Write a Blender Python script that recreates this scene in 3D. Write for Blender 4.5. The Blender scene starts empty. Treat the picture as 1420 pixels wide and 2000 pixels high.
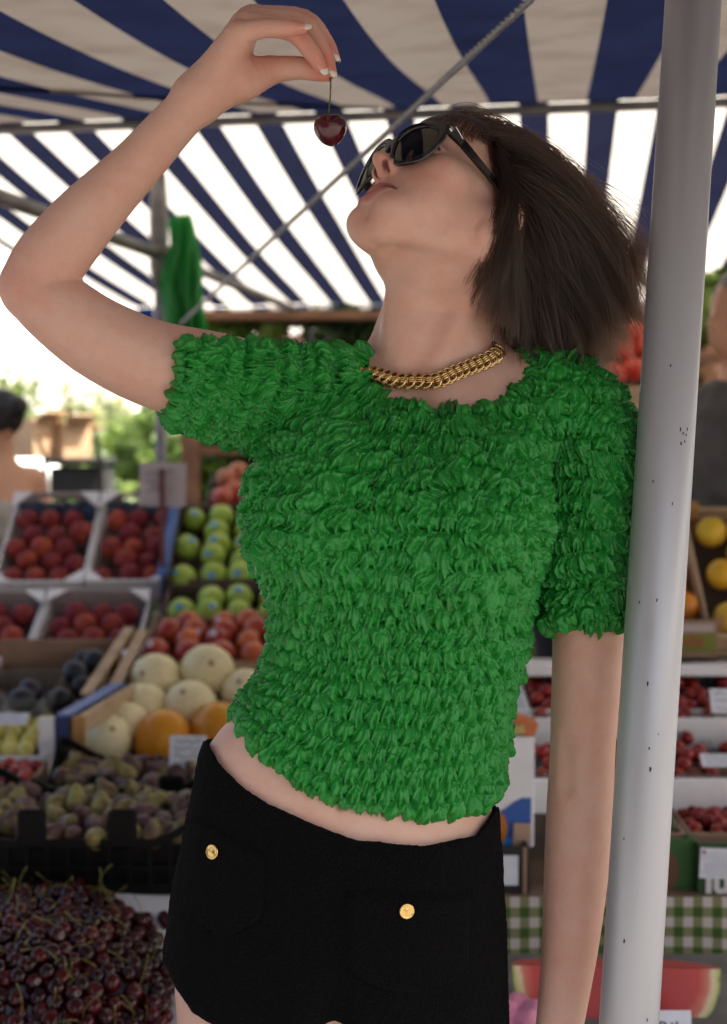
import bpy, bmesh, math, random
import numpy as np
from mathutils import Vector, Matrix, Quaternion

SC = bpy.context.scene
COL = SC.collection
rnd = random.Random(7)
RNG = np.random.default_rng(11)

# ---------------------------------------------------------------- camera
FPX = 2500.0            # focal length in pixels of a 1420 x 2000 frame
CAMZ = 1.38
PITCH = math.atan2(140.0, FPX)
SUBJ = 1.316            # metres from the lens to the woman
cam_d = bpy.data.cameras.new('camera')
cam = bpy.data.objects.new('camera', cam_d)
COL.objects.link(cam)
cam_d.sensor_fit = 'VERTICAL'
cam_d.sensor_height = 36.0
cam_d.sensor_width = 36.0 * 1420 / 2000
cam_d.lens = FPX / 2000 * 36.0
cam_d.clip_start = 0.05
cam_d.clip_end = 400
cam.location = (0, 0, CAMZ)
cam.rotation_euler = (math.pi / 2 - PITCH, 0, 0)
cam_d.dof.use_dof = True
cam_d.dof.focus_distance = 1.275
cam_d.dof.aperture_fstop = 4.2
SC.camera = cam

# ---------------------------------------------------------------- light
SUN_EL = math.radians(58)
SUN_AZ = math.radians(104)      # measured from +Y towards +X: the sun stands high to the right of the stall
w = bpy.data.worlds.new('World')
SC.world = w
w.use_nodes = True
nt = w.node_tree
nt.nodes.clear()
wo = nt.nodes.new('ShaderNodeOutputWorld')
bg = nt.nodes.new('ShaderNodeBackground')
sky = nt.nodes.new('ShaderNodeTexSky')
sky.sky_type = 'NISHITA'
sky.sun_disc = False
sky.sun_elevation = SUN_EL
sky.sun_rotation = SUN_AZ
sky.air_density = 1.3
sky.dust_density = 8.0
sky.ozone_density = 1.0
bg.inputs['Strength'].default_value = 0.15
nt.links.new(sky.outputs[0], bg.inputs[0])
nt.links.new(bg.outputs[0], wo.inputs[0])
sun_d = bpy.data.lights.new('sun', 'SUN')
sun_d.energy = 4.8
sun_d.angle = math.radians(0.6)
sun_d.color = (1.0, 0.95, 0.86)
sun = bpy.data.objects.new('sun', sun_d)
COL.objects.link(sun)
sd = Vector((math.sin(SUN_AZ) * math.cos(SUN_EL), math.cos(SUN_AZ) * math.cos(SUN_EL), math.sin(SUN_EL)))
sun.rotation_euler = sd.to_track_quat('Z', 'Y').to_euler()
sun.location = (0, 6, 8)
SC.view_settings.view_transform = 'Standard'
SC.view_settings.look = 'None'
SC.view_settings.gamma = 1
SC.view_settings.use_curve_mapping = False
SC.view_settings.exposure = 1.42
SC.render.engine = 'CYCLES'
SC.cycles.use_denoising = True
try:
    SC.cycles.denoiser = 'OPENIMAGEDENOISE'
except Exception:
    pass
SC.cycles.max_bounces = 8
SC.cycles.diffuse_bounces = 5
SC.cycles.glossy_bounces = 4
SC.cycles.transmission_bounces = 6
SC.cycles.transparent_max_bounces = 12
SC.cycles.caustics_reflective = False
SC.cycles.caustics_refractive = False
SC.cycles.sample_clamp_indirect = 6.0

# ---------------------------------------------------------------- coordinates
_f = Vector((0, math.cos(PITCH), -math.sin(PITCH)))
_u = Vector((0, math.sin(PITCH), math.cos(PITCH)))
_C = Vector((0, 0, CAMZ))


def P(px, py, d):
    """the world point seen at photo pixel (px, py), d metres along the viewing axis"""
    return _C + _f * d + Vector((1, 0, 0)) * ((px - 710) / FPX * d) + _u * ((1000 - py) / FPX * d)


def PZ(px, y, z):
    """world point on the vertical plane Y=y at pixel column px (approximately) and height z"""
    d = y / math.cos(PITCH)
    d = (y + (z - CAMZ) * -math.tan(PITCH) * 0) / math.cos(PITCH)
    return Vector(((px - 710) / FPX * d, y, z))


def zat(py, y):
    """height of the point at world depth y seen on pixel row py"""
    t = math.atan2(1000 - py, FPX) - PITCH
    return CAMZ + y * math.tan(t)


def yat(py, z):
    t = math.atan2(1000 - py, FPX) - PITCH
    return (z - CAMZ) / math.tan(t)


def xat(px, py, y):
    t0 = (1000 - py) / FPX
    d = y / (math.cos(PITCH) + t0 * math.sin(PITCH))
    return (px - 710) / FPX * d


def at(px, py, y):
    """world point at pixel (px,py) lying on the vertical plane Y=y"""
    return Vector((xat(px, py, y), y, zat(py, y)))


# body frame: x right, y up, z towards the lens, origin on the viewing axis SUBJ metres out
BODY = Matrix(((1, 0, 0, 0), (0, _u.y, -_f.y, _f.y * SUBJ), (0, _u.z, -_f.z, CAMZ + _f.z * SUBJ), (0, 0, 0, 1)))


def B(px, py, z=0.0):
    d = SUBJ - z
    return np.array(((px - 710) / FPX * d, (1000 - py) / FPX * d, z))


# ---------------------------------------------------------------- object helpers
def tag(o, label=None, cat=None, group=None, kind=None):
    if label: o['label'] = label
    if cat: o['category'] = cat
    if group: o['group'] = group
    if kind: o['kind'] = kind
    return o


def empty(name, loc=(0, 0, 0), rz=0.0):
    o = bpy.data.objects.new(name, None)
    o.empty_display_size = 0.05
    COL.objects.link(o)
    o.location = loc
    o.rotation_euler = (0, 0, rz)
    return o


def link(name, me, mat=None, parent=None):
    o = bpy.data.objects.new(name, me)
    COL.objects.link(o)
    if mat is not None and len(me.materials) == 0:
        me.materials.append(mat)
    if parent is not None:
        o.parent = parent
    return o


def npmesh(name, V, quads, smooth=True, tris=None):
    me = bpy.data.meshes.new(name)
    V = np.asarray(V, dtype=np.float32)
    nq = len(quads) if quads is not None else 0
    ntr = len(tris) if tris is not None else 0
    me.vertices.add(len(V))
    me.vertices.foreach_set('co', V.ravel())
    loops = []
    if nq: loops.append(np.asarray(quads, dtype=np.int32).ravel())
    if ntr: loops.append(np.asarray(tris, dtype=np.int32).ravel())
    loops = np.concatenate(loops)
    starts = np.concatenate([np.arange(nq) * 4, nq * 4 + np.arange(ntr) * 3]).astype(np.int32)
    me.loops.add(len(loops))
    me.loops.foreach_set('vertex_index', loops)
    me.polygons.add(nq + ntr)
    me.polygons.foreach_set('loop_start', starts)
    me.update(calc_edges=True)
    if smooth:
        me.polygons.foreach_set('use_smooth', np.ones(nq + ntr, dtype=bool))
    return me


class MB:
    """collects primitives into one mesh"""
    def __init__(s):
        s.v = []; s.f = []; s.sm = []

    def add(s, vs, fs, smooth=False):
        n = len(s.v)
        s.v.extend([tuple(v) for v in vs])
        s.f.extend([tuple(i + n for i in f) for f in fs])
        s.sm.extend([smooth] * len(fs))
        return s

    def box(s, c, size, rot=None, bev=0.0):
        hx, hy, hz = size[0] / 2, size[1] / 2, size[2] / 2
        c = Vector(c)
        R = rot if rot is not None else Matrix.Identity(3)
        if bev <= 0:
            vs = [c + R @ Vector((x * hx, y * hy, z * hz)) for x in (-1, 1) for y in (-1, 1) for z in (-1, 1)]
            s.add(vs, [(0, 1, 3, 2), (4, 6, 7, 5), (0, 4, 5, 1), (2, 3, 7, 6), (0, 2, 6, 4), (1, 5, 7, 3)])
        else:
            b = min(bev, hx * .9, hy * .9, hz * .9)
            vs = []; idx = {}
            for x in (-1, 1):
                for y in (-1, 1):
                    for z in (-1, 1):
                        for k in range(3):
                            v = [x * (hx - b), y * (hy - b), z * (hz - b)]
                            v[k] = (x * hx, y * hy, z * hz)[k]
                            idx[(x, y, z, k)] = len(vs)
                            vs.append(c + R @ Vector(v))
            fs = []
            sg = (-1, 1)
            for k in range(3):
                a, b2 = [(1, 2), (2, 0), (0, 1)][k]
                for q in sg:
                    loop = []
                    for (i, j) in ((-1, -1), (1, -1), (1, 1), (-1, 1)):
                        key = [0, 0, 0]; key[k] = q; key[a] = i; key[b2] = j
                        loop.append(idx[(key[0], key[1], key[2], k)])
                    fs.append(loop if q > 0 else loop[::-1])
            for k in range(3):
                a, b2 = [(1, 2), (2, 0), (0, 1)][k]
                for i in sg:
                    for j in sg:
                        k0 = [0, 0, 0]; k0[a] = i; k0[b2] = j
                        k1 = list(k0); k0[k] = -1; k1[k] = 1
                        f = [idx[(*k0, a)], idx[(*k1, a)], idx[(*k1, b2)], idx[(*k0, b2)]]
                        fs.append(f if i * j < 0 else f[::-1])
            for x in sg:
                for y in sg:
                    for z in sg:
                        f = [idx[(x, y, z, 0)], idx[(x, y, z, 1)], idx[(x, y, z, 2)]]
                        fs.append(f if x * y * z > 0 else f[::-1])
            s.add(vs, fs)
        return s

    def tube(s, pts, r, n=8, cap=True, smooth=True):
        pts = [Vector(p) for p in pts]
        rs = r if isinstance(r, (list, tuple)) else [r] * len(pts)
        vs = []; fs = []
        t0 = (pts[1] - pts[0]).normalized()
        up = Vector((0, 0, 1)) if abs(t0.z) < .9 else Vector((1, 0, 0))
        a = t0.cross(up).normalized()
        for i, p in enumerate(pts):
            t = (pts[min(i + 1, len(pts) - 1)] - pts[max(i - 1, 0)]).normalized()
            a = (a - t * a.dot(t)).normalized()
            b = t.cross(a)
            for k in range(n):
                q = 2 * math.pi * k / n
                vs.append(p + (a * math.cos(q) + b * math.sin(q)) * rs[i])
        for i in range(len(pts) - 1):
            for k in range(n):
                fs.append((i * n + k, i * n + (k + 1) % n, (i + 1) * n + (k + 1) % n, (i + 1) * n + k))
        s.add(vs, fs, smooth)
        if cap:
            m = len(s.v) - len(vs)
            s.f.append(tuple(m + k for k in range(n))[::-1]); s.sm.append(False)
            m2 = m + (len(pts) - 1) * n
            s.f.append(tuple(m2 + k for k in range(n))); s.sm.append(False)
        return s

    def lathe(s, prof, n=16, M=None):
        M = M or Matrix.Identity(4)
        vs = []; fs = []
        for (r, z) in prof:
            for k in range(n):
                q = 2 * math.pi * k / n
                vs.append(M @ Vector((r * math.cos(q), r * math.sin(q), z)))
        for i in range(len(prof) - 1):
            for k in range(n):
                fs.append((i * n + k, i * n + (k + 1) % n, (i + 1) * n + (k + 1) % n, (i + 1) * n + k))
        return s.add(vs, fs, True)

    def quad(s, a, b, c, d):
        return s.add([a, b, c, d], [(0, 1, 2, 3)])

    def mesh(s, name):
        me = bpy.data.meshes.new(name)
        me.from_pydata([tuple(v) for v in s.v], [], s.f)
        me.polygons.foreach_set('use_smooth', s.sm)
        me.update()
        return me

    def build(s, name, mat, parent=None):
        return link(name, s.mesh(name), mat, parent)


def children(o):
    return [c for c in bpy.data.objects if c.parent == o]


def copy_tree(o, parent=None, loc=None):
    c = o.copy()
    COL.objects.link(c)
    if parent is not None: c.parent = parent
    if loc is not None: c.location = loc
    for ch in list(o.children):
        copy_tree(ch, c)
    return c


# ---------------------------------------------------------------- materials
MATS = {}


def mat(name, col, rough=.6, metal=0.0, noise=None, bump=None, spec=.5, **kw):
    """principled material; noise=(scale, amount, detail) varies the colour, bump=(scale, strength)"""
    m = bpy.data.materials.new(name)
    m.use_nodes = True
    n = m.node_tree.nodes; l = m.node_tree.links
    b = n['Principled BSDF']
    b.inputs['Base Color'].default_value = (*col, 1)
    b.inputs['Roughness'].default_value = rough
    b.inputs['Metallic'].default_value = metal
    b.inputs['Specular IOR Level'].default_value = spec
    for k, v in kw.items():
        b.inputs[k.replace('_', ' ')].default_value = v
    tc = n.new('ShaderNodeTexCoord')
    if noise:
        t = n.new('ShaderNodeTexNoise'); t.inputs['Scale'].default_value = noise[0]
        t.inputs['Detail'].default_value = noise[2] if len(noise) > 2 else 4
        l.new(tc.outputs['Object'], t.inputs['Vector'])
        mx = n.new('ShaderNodeMix'); mx.data_type = 'RGBA'
        a = noise[1]
        col2 = noise[3] if len(noise) > 3 else tuple(c * (1 - a) for c in col)
        mx.inputs[6].default_value = (*[min(1, c * (1 + a * .4)) for c in col], 1)
        mx.inputs[7].default_value = (*col2, 1)
        rp = n.new('ShaderNodeMapRange')
        rp.inputs[1].default_value = .35; rp.inputs[2].default_value = .68
        l.new(t.outputs['Fac'], rp.inputs[0])
        l.new(rp.outputs[0], mx.inputs[0])
        l.new(mx.outputs[2], b.inputs['Base Color'])
    if bump:
        t2 = n.new('ShaderNodeTexNoise'); t2.inputs['Scale'].default_value = bump[0]
        t2.inputs['Detail'].default_value = 6
        l.new(tc.outputs['Object'], t2.inputs['Vector'])
        bp = n.new('ShaderNodeBump'); bp.inputs['Strength'].default_value = bump[1]
        bp.inputs['Distance'].default_value = bump[2] if len(bump) > 2 else .002
        l.new(t2.outputs['Fac'], bp.inputs['Height'])
        l.new(bp.outputs[0], b.inputs['Normal'])
    MATS[name] = m
    return m


def srgb(r, g, b):
    def f(c):
        c /= 255
        return c / 12.92 if c <= .04045 else ((c + .055) / 1.055) ** 2.4
    return (f(r), f(g), f(b))
# ---------------------------------------------------------------- implicit surfaces (numpy)
def smin(a, b, k):
    h = np.clip(.5 + .5 * (b - a) / k, 0, 1)
    return b + (a - b) * h - k * h * (1 - h)


def smax(a, b, k):
    return -smin(-a, -b, k)


def s_cone(p, a, b, ra, rb):
    """capsule whose radius runs from ra to rb"""
    ab = b - a
    L2 = ab @ ab
    t = np.clip(((p - a) @ ab) / L2, 0, 1)
    d = p - a - t[:, None] * ab
    return np.sqrt((d * d).sum(1)) - (ra + (rb - ra) * t)


_CH = {}


def _resample(pts, n=4):
    key = (id(pts), n)
    if key in _CH: return _CH[key][0]
    A = np.array([list(c) + [r] for c, r in pts])
    if len(A) > 2:
        E = np.vstack([2 * A[0] - A[1], A, 2 * A[-1] - A[-2]])
        out = []
        for i in range(len(A) - 1):
            p0, p1, p2, p3 = E[i:i + 4]
            for t in np.arange(n) / n:
                out.append(.5 * (2 * p1 + (p2 - p0) * t + (2 * p0 - 5 * p1 + 4 * p2 - p3) * t * t + (3 * p1 - p0 - 3 * p2 + p3) * t ** 3))
        out.append(A[-1])
        A = np.array(out)
    C = A[:, :3].mean(0)
    R = np.sqrt(((A[:, :3] - C) ** 2).sum(1)).max() + A[:, 3].max()
    _CH[key] = ((A, C, R), pts)
    return _CH[key][0]


def s_chain(p, pts, k=0, far=.05):
    """a limb through (point, radius) stations, centre line and radius both splined"""
    A, C, R = _resample(pts)
    dc = np.sqrt(((p - C) ** 2).sum(1)) - R
    out = np.maximum(dc, far * .8)
    m = dc < far
    if m.any():
        q = p[m]
        best = None
        for a, b in zip(A[:-1], A[1:]):
            d = s_cone(q, a[:3], b[:3], a[3], b[3])
            best = d if best is None else np.minimum(best, d)
        out[m] = best
    return out


def s_ell(p, c, r, R=None):
    q = p - c
    if R is not None: q = q @ R          # R columns are the axes
    r = np.asarray(r, dtype=float)
    k0 = np.sqrt(((q / r) ** 2).sum(1)) + 1e-9
    k1 = np.sqrt(((q / r ** 2) ** 2).sum(1)) + 1e-9
    return k0 * (k0 - 1) / k1


def gated(p, d, c, R, fn, op):
    """apply op(d_subset, fn(p_subset)) only near c"""
    m = ((p - c) ** 2).sum(1) < R * R
    if m.any():
        d = d.copy()
        d[m] = op(d[m], fn(p[m]))
    return d


def axis_steps(segs):
    """segs: [(start, stop, step), ...] joined into one rising axis"""
    out = []
    for a, b, h in segs:
        n = max(1, int(round((b - a) / h)))
        out.append(a + (b - a) * np.arange(n) / n)
    out.append(np.array([segs[-1][1]]))
    return np.concatenate(out)


def mesh_sdf(fn, xs, ys, zs, blk=6, margin=1.25):
    nx, ny, nz = len(xs), len(ys), len(zs)
    F = np.full((nx, ny, nz), 1.0, dtype=np.float32)

    def centres(a):
        i0 = np.arange(0, len(a), blk)
        i1 = np.minimum(i0 + blk, len(a))
        lo = a[i0]; hi = a[i1 - 1]
        return i0, i1, (lo + hi) / 2, (hi - lo) / 2 + np.gradient(a)[i0]
    ix = centres(xs); iy = centres(ys); iz = centres(zs)
    cx, cy, cz = np.meshgrid(ix[2], iy[2], iz[2], indexing='ij')
    hx, hy, hz = np.meshgrid(ix[3], iy[3], iz[3], indexing='ij')
    cp = np.stack([cx.ravel(), cy.ravel(), cz.ravel()], 1)
    half = np.sqrt(hx ** 2 + hy ** 2 + hz ** 2).ravel()
    cd = np.concatenate([fn(cp[i:i + 400000]) for i in range(0, len(cp), 400000)])
    act = np.nonzero(np.abs(cd) < half * margin)[0]
    sgn = np.where(cd < 0, -1.0, 1.0).reshape(cx.shape).astype(np.float32)
    S = np.repeat(np.repeat(np.repeat(sgn, blk, 0), blk, 1), blk, 2)[:nx, :ny, :nz]
    F[:] = S
    nbx, nby, nbz = cx.shape
    bi, bj, bk = np.unravel_index(act, cx.shape)
    o = np.arange(blk)
    oi, oj, ok = np.meshgrid(o, o, o, indexing='ij')
    oi = oi.ravel(); oj = oj.ravel(); ok = ok.ravel()
    step = max(1, 300000 // blk ** 3)
    for s in range(0, len(act), step):
        I = (bi[s:s + step, None] * blk + oi[None]).ravel()
        J = (bj[s:s + step, None] * blk + oj[None]).ravel()
        K = (bk[s:s + step, None] * blk + ok[None]).ravel()
        ok_ = (I < nx) & (J < ny) & (K < nz)
        I, J, K = I[ok_], J[ok_], K[ok_]
        F[I, J, K] = fn(np.stack([xs[I], ys[J], zs[K]], 1))
    ins = F < 0
    c = np.zeros((nx - 1, ny - 1, nz - 1), dtype=np.uint8)
    for a in (0, 1):
        for b in (0, 1):
            for e in (0, 1):
                c += ins[a:nx - 1 + a, b:ny - 1 + b, e:nz - 1 + e]
    cells = np.nonzero((c > 0) & (c < 8))
    idx = np.full(c.shape, -1, dtype=np.int32)
    n = len(cells[0])
    idx[cells] = np.arange(n)
    I, J, K = cells
    acc = np.zeros((n, 3)); cnt = np.zeros(n)
    corners = [(a, b, e) for a in (0, 1) for b in (0, 1) for e in (0, 1)]
    for p0 in corners:
        for ax in range(3):
            if p0[ax]: continue
            p1 = list(p0); p1[ax] = 1
            v0 = F[I + p0[0], J + p0[1], K + p0[2]]
            v1 = F[I + p1[0], J + p1[1], K + p1[2]]
            m = (v0 < 0) != (v1 < 0)
            t = np.where(m, v0 / np.where(m, v0 - v1, 1), 0)
            q0 = np.stack([xs[I + p0[0]], ys[J + p0[1]], zs[K + p0[2]]], 1)
            q1 = np.stack([xs[I + p1[0]], ys[J + p1[1]], zs[K + p1[2]]], 1)
            acc += np.where(m[:, None], q0 + (q1 - q0) * t[:, None], 0)
            cnt += m
    V = acc / cnt[:, None]
    quads = []
    for ax in range(3):
        sl0 = [slice(1, nx - 1), slice(1, ny - 1), slice(1, nz - 1)]
        sl0[ax] = slice(0, (nx, ny, nz)[ax] - 1)
        sl1 = list(sl0); sl1[ax] = slice(1, (nx, ny, nz)[ax])
        A = ins[tuple(sl0)]; Bq = ins[tuple(sl1)]
        e = np.nonzero(A != Bq)
        off = [1, 1, 1]; off[ax] = 0
        E = [e[0] + off[0], e[1] + off[1], e[2] + off[2]]
        u, v = [(1, 2), (2, 0), (0, 1)][ax]

        def cell(du, dv):
            q = [E[0].copy(), E[1].copy(), E[2].copy()]
            q[u] -= du; q[v] -= dv
            return idx[q[0], q[1], q[2]]
        Q = np.stack([cell(1, 1), cell(0, 1), cell(0, 0), cell(1, 0)], 1)
        flip = ~A[e]
        Q[flip] = Q[flip][:, ::-1]
        Q = Q[(Q >= 0).all(1)]
        quads.append(Q)
    return V, np.concatenate(quads)


def sdf_grad(fn, p, h=.0008):
    g = np.stack([fn(p + np.eye(3)[k] * h) - fn(p - np.eye(3)[k] * h) for k in range(3)], 1)
    return g / (np.linalg.norm(g, axis=1)[:, None] + 1e-12)


def front_z(fn, x, y, z0=.30, steps=60):
    """march from the lens side down -z until the surface is met; x, y arrays in the body frame"""
    x = np.asarray(x, float); y = np.asarray(y, float)
    z = np.full(x.shape, z0)
    for _ in range(steps):
        d = fn(np.stack([x, y, z], 1))
        z = z - d * .8
    return z


# ---------------------------------------------------------------- noise on points
def hash3(i, j, k, seed=0):
    h = (i.astype(np.int64) * 374761393 + j.astype(np.int64) * 668265263 + k.astype(np.int64) * 2147483647 + seed * 1274126177) & 0xffffffff
    h = ((h ^ (h >> 13)) * 1274126177) & 0xffffffff
    h = ((h ^ (h >> 15)) * 2246822519) & 0xffffffff
    h = h ^ (h >> 16)
    return (h & 0xffffff) / float(0xffffff)


def vnoise(p, seed=0):
    """value noise in -1..1 on (N,3)"""
    i = np.floor(p).astype(np.int64)
    f = p - i
    f = f * f * f * (f * (f * 6 - 15) + 10)
    out = 0
    for a in (0, 1):
        for b in (0, 1):
            for c in (0, 1):
                wgt = (f[:, 0] if a else 1 - f[:, 0]) * (f[:, 1] if b else 1 - f[:, 1]) * (f[:, 2] if c else 1 - f[:, 2])
                out = out + wgt * hash3(i[:, 0] + a, i[:, 1] + b, i[:, 2] + c, seed)
    return out * 2 - 1


_G = None
def gnoise(p, seed=0):
    """gradient noise about -1..1"""
    i = np.floor(p).astype(np.int64)
    f = p - i
    u = f * f * f * (f * (f * 6 - 15) + 10)
    out = 0
    for a in (0, 1):
        for b in (0, 1):
            for c in (0, 1):
                h1 = hash3(i[:, 0] + a, i[:, 1] + b, i[:, 2] + c, seed) * 2 * np.pi
                h2 = hash3(i[:, 0] + a, i[:, 1] + b, i[:, 2] + c, seed + 91) * 2 - 1
                s = np.sqrt(1 - h2 * h2)
                g = (f[:, 0] - a) * s * np.cos(h1) + (f[:, 1] - b) * s * np.sin(h1) + (f[:, 2] - c) * h2
                wgt = (u[:, 0] if a else 1 - u[:, 0]) * (u[:, 1] if b else 1 - u[:, 1]) * (u[:, 2] if c else 1 - u[:, 2])
                out = out + wgt * g
    return out * 1.6


def mesh_normals(V, Q):
    n = np.cross(V[Q[:, 2]] - V[Q[:, 0]], V[Q[:, 3]] - V[Q[:, 1]])
    N = np.zeros_like(V)
    for k in range(4):
        np.add.at(N, Q[:, k], n)
    return N / (np.linalg.norm(N, axis=1)[:, None] + 1e-12)
# ---------------------------------------------------------------- ground
gm = MB(); gm.quad((-160, -160, 0), (160, -160, 0), (160, 160, 0), (-160, 160, 0))
tag(gm.build('ground', mat('paving', (.17, .16, .15), rough=.85, noise=(1.6, .35, 8), bump=(30, .4, .004))), kind='structure')

# ---------------------------------------------------------------- awning
E1 = Vector((1, -.15, 0)).normalized(); E2 = Vector((.15, 1, 0)).normalized()
RIDGE = P(710, 217, 3.58)
RZ = RIDGE.z


def canvas(name, light, blue, white, pitch, share, trans, phase, dirt):
    """striped cloth: stripes run along local y; light passes through"""
    m = bpy.data.materials.new(name); m.use_nodes = True
    n = m.node_tree.nodes; l = m.node_tree.links; n.clear()
    out = n.new('ShaderNodeOutputMaterial')
    tc = n.new('ShaderNodeTexCoord'); sp = n.new('ShaderNodeSeparateXYZ'); l.new(tc.outputs['Object'], sp.inputs[0])
    a = n.new('ShaderNodeMath'); a.operation = 'MULTIPLY_ADD'; a.inputs[1].default_value = 1 / pitch; a.inputs[2].default_value = phase
    l.new(sp.outputs[0], a.inputs[0])
    f = n.new('ShaderNodeMath'); f.operation = 'FRACT'; l.new(a.outputs[0], f.inputs[0])
    c = n.new('ShaderNodeMath'); c.operation = 'LESS_THAN'; c.inputs[1].default_value = share; l.new(f.outputs[0], c.inputs[0])
    mx = n.new('ShaderNodeMix'); mx.data_type = 'RGBA'; mx.inputs[6].default_value = (*white, 1); mx.inputs[7].default_value = (*blue, 1)
    l.new(c.outputs[0], mx.inputs[0])
    t = n.new('ShaderNodeTexNoise'); t.inputs['Scale'].default_value = 7; t.inputs['Detail'].default_value = 8; l.new(tc.outputs['Object'], t.inputs['Vector'])
    mr = n.new('ShaderNodeMapRange'); mr.inputs[1].default_value = .42; mr.inputs[2].default_value = .75; mr.inputs[3].default_value = 0; mr.inputs[4].default_value = dirt
    l.new(t.outputs['Fac'], mr.inputs[0])
    md = n.new('ShaderNodeMix'); md.data_type = 'RGBA'; md.blend_type = 'MULTIPLY'; md.inputs[7].default_value = (.55, .50, .44, 1)
    l.new(mr.outputs[0], md.inputs[0]); l.new(mx.outputs[2], md.inputs[6])
    d = n.new('ShaderNodeBsdfDiffuse'); tr = n.new('ShaderNodeBsdfTranslucent'); ms = n.new('ShaderNodeMixShader'); ms.inputs[0].default_value = trans
    w_ = n.new('ShaderNodeTexNoise'); w_.inputs['Scale'].default_value = 500; l.new(tc.outputs['Object'], w_.inputs['Vector'])
    bp = n.new('ShaderNodeBump'); bp.inputs['Strength'].default_value = .15; bp.inputs['Distance'].default_value = .002
    l.new(w_.outputs['Fac'], bp.inputs['Height']); l.new(bp.outputs[0], d.inputs['Normal'])
    l.new(md.outputs[2], d.inputs[0]); l.new(md.outputs[2], tr.inputs[0]); l.new(d.outputs[0], ms.inputs[1]); l.new(tr.outputs[0], ms.inputs[2])
    l.new(ms.outputs[0], out.inputs[0])
    return m


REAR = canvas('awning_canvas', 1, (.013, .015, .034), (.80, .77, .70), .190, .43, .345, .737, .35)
FRONT = canvas('awning_canvas_dimmed', 1, (.012, .016, .045), (.22, .19, .168), .261, .50, .20, .646, .55)  # front slope's shade put into darker whites and lower translucency
awning = empty('awning', RIDGE, math.atan2(E1.y, E1.x))
tag(awning, 'blue and white striped market awning stretched over the fruit stall', 'awning')
A0, A1 = -1.62, 3.2          # left and right ends along the ridge
L_FR, L_RE = 3.35, 2.42


def sheet(name, b0, b1, zf, m, na=60, nb=40, thick=.0016, a0=A0, a1=A1):
    vs = []; fs = []
    for i in range(na + 1):
        a = a0 + (a1 - a0) * i / na
        for j in range(nb + 1):
            b = b0 + (b1 - b0) * j / nb
            vs.append((a, b, zf(a, b)))
    for i in range(na):
        for j in range(nb):
            k = i * (nb + 1) + j
            fs.append((k, k + nb + 1, k + nb + 2, k + 1))
    o = MB().add(vs, fs, True).build(name, m, awning)
    return o


def z_rear(a, b):
    return .010 - .118 * max(b, 0) - .035 * math.sin(math.pi * b / L_RE) * (.7 + .3 * math.sin(a * 2.1)) + .004 * math.sin(a * 9 + b * 3)


def z_front(a, b):
    t = -b
    return .004 - .098 * t - .11 * math.sin(math.pi * min(1, t / L_FR)) ** 1.2 * (.65 + .35 * math.cos(a * 1.35 + .4)) + .006 * math.sin(a * 6 + b * 2.0) * min(1, t)


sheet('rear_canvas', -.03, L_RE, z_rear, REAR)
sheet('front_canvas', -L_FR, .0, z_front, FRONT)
zr = z_rear(0, L_RE)
vs = []; fs = []; nn = 240
for i in range(nn + 1):
    a = A0 + (A1 - A0) * i / nn
    sc = .012 * abs(math.sin(a * math.pi / .188))
    for j in range(4):
        vs.append((a, L_RE + .002 + .012 * math.sin(a * 7) * j / 3, z_rear(a, L_RE) - .004 - (.085 + sc) * j / 3))
for i in range(nn):
    for j in range(3):
        k = i * 4 + j; fs.append((k, k + 4, k + 5, k + 1))
MB().add(vs, fs, True).build('valance', canvas('awning_valance', 1, (.010, .030, .13), (.78, .76, .72), .190, .43, .40, .737, .2), awning)
MB().tube([(A0, -L_FR, z_front(0, -L_FR)), (A1, -L_FR, z_front(0, -L_FR))], .009, 10).build('front_hem', FRONT, awning)
# seam sewn across the front cloth
MB().tube([(-1.05 + t * 1.1, -1.55 + t * 1.5, z_front(-1.05 + t * 1.1, -1.55 + t * 1.5) - .003) for t in np.linspace(0, 1, 24)], .006, 6).build('seam', FRONT, awning)

# ---------------------------------------------------------------- stall frame
STEEL = mat('galvanised', (.20, .185, .18), rough=.5, metal=.35, noise=(14, .35, 6), bump=(60, .15, .002))
ALU = mat('aluminium_paint', (.50, .50, .53), rough=.34, metal=.35, noise=(30, .10, 5))


def W(a, b, z): return RIDGE + E1 * a + E2 * b + Vector((0, 0, z - RZ))


fr = empty('stall_frame', P(312, 900, 4.06))
fr.location.z = 0
tag(fr, 'grey tubular steel frame carrying the striped awning', 'stall frame')
inv = Matrix.Translation(-fr.location)


def fpart(name, pts, r, m=STEEL, n=14):
    return MB().tube([inv @ Vector(p) for p in pts], r, n).build(name, m, fr)


fpart('ridge_pole', [W(-1.4, 0, RZ - .014), W(3.3, 0, RZ - .014)], .0135)
pl = P(312, 600, 4.06)
fpart('post', [(pl.x, pl.y, 0), (pl.x, pl.y, RZ - .05)], .0165, mat('painted_post', (.25, .24, .29), rough=.5, metal=.2, noise=(20, .3)))
fpart('post_sleeve', [(pl.x, pl.y, zat(560, 4.06)), (pl.x, pl.y, zat(520, 4.06)), (pl.x, pl.y, zat(400, 4.06)), (pl.x, pl.y, zat(335, 4.06))], [.019, .030, .029, .022])
fpart('post_collar', [(pl.x, pl.y, zat(500, 4.06)), (pl.x, pl.y, zat(478, 4.06))], .040)
zb = zat(494, 4.06)
fpart('side_rail', [Vector((pl.x, pl.y, zb)) - E2 * 2.4 - E1 * .22, Vector((pl.x, pl.y, zb))], .020)
fpart('side_rail', [Vector((pl.x, pl.y, zb)), Vector((pl.x, pl.y, zb)) + E2 * 1.75 + E1 * .08], .017)
ej = RIDGE + E2 * (L_RE - .03); fpart('rear_rail', [W(-1.2, L_RE - .03, 1.985), W(3.2, L_RE - .03, 1.985)], .013)
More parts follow.
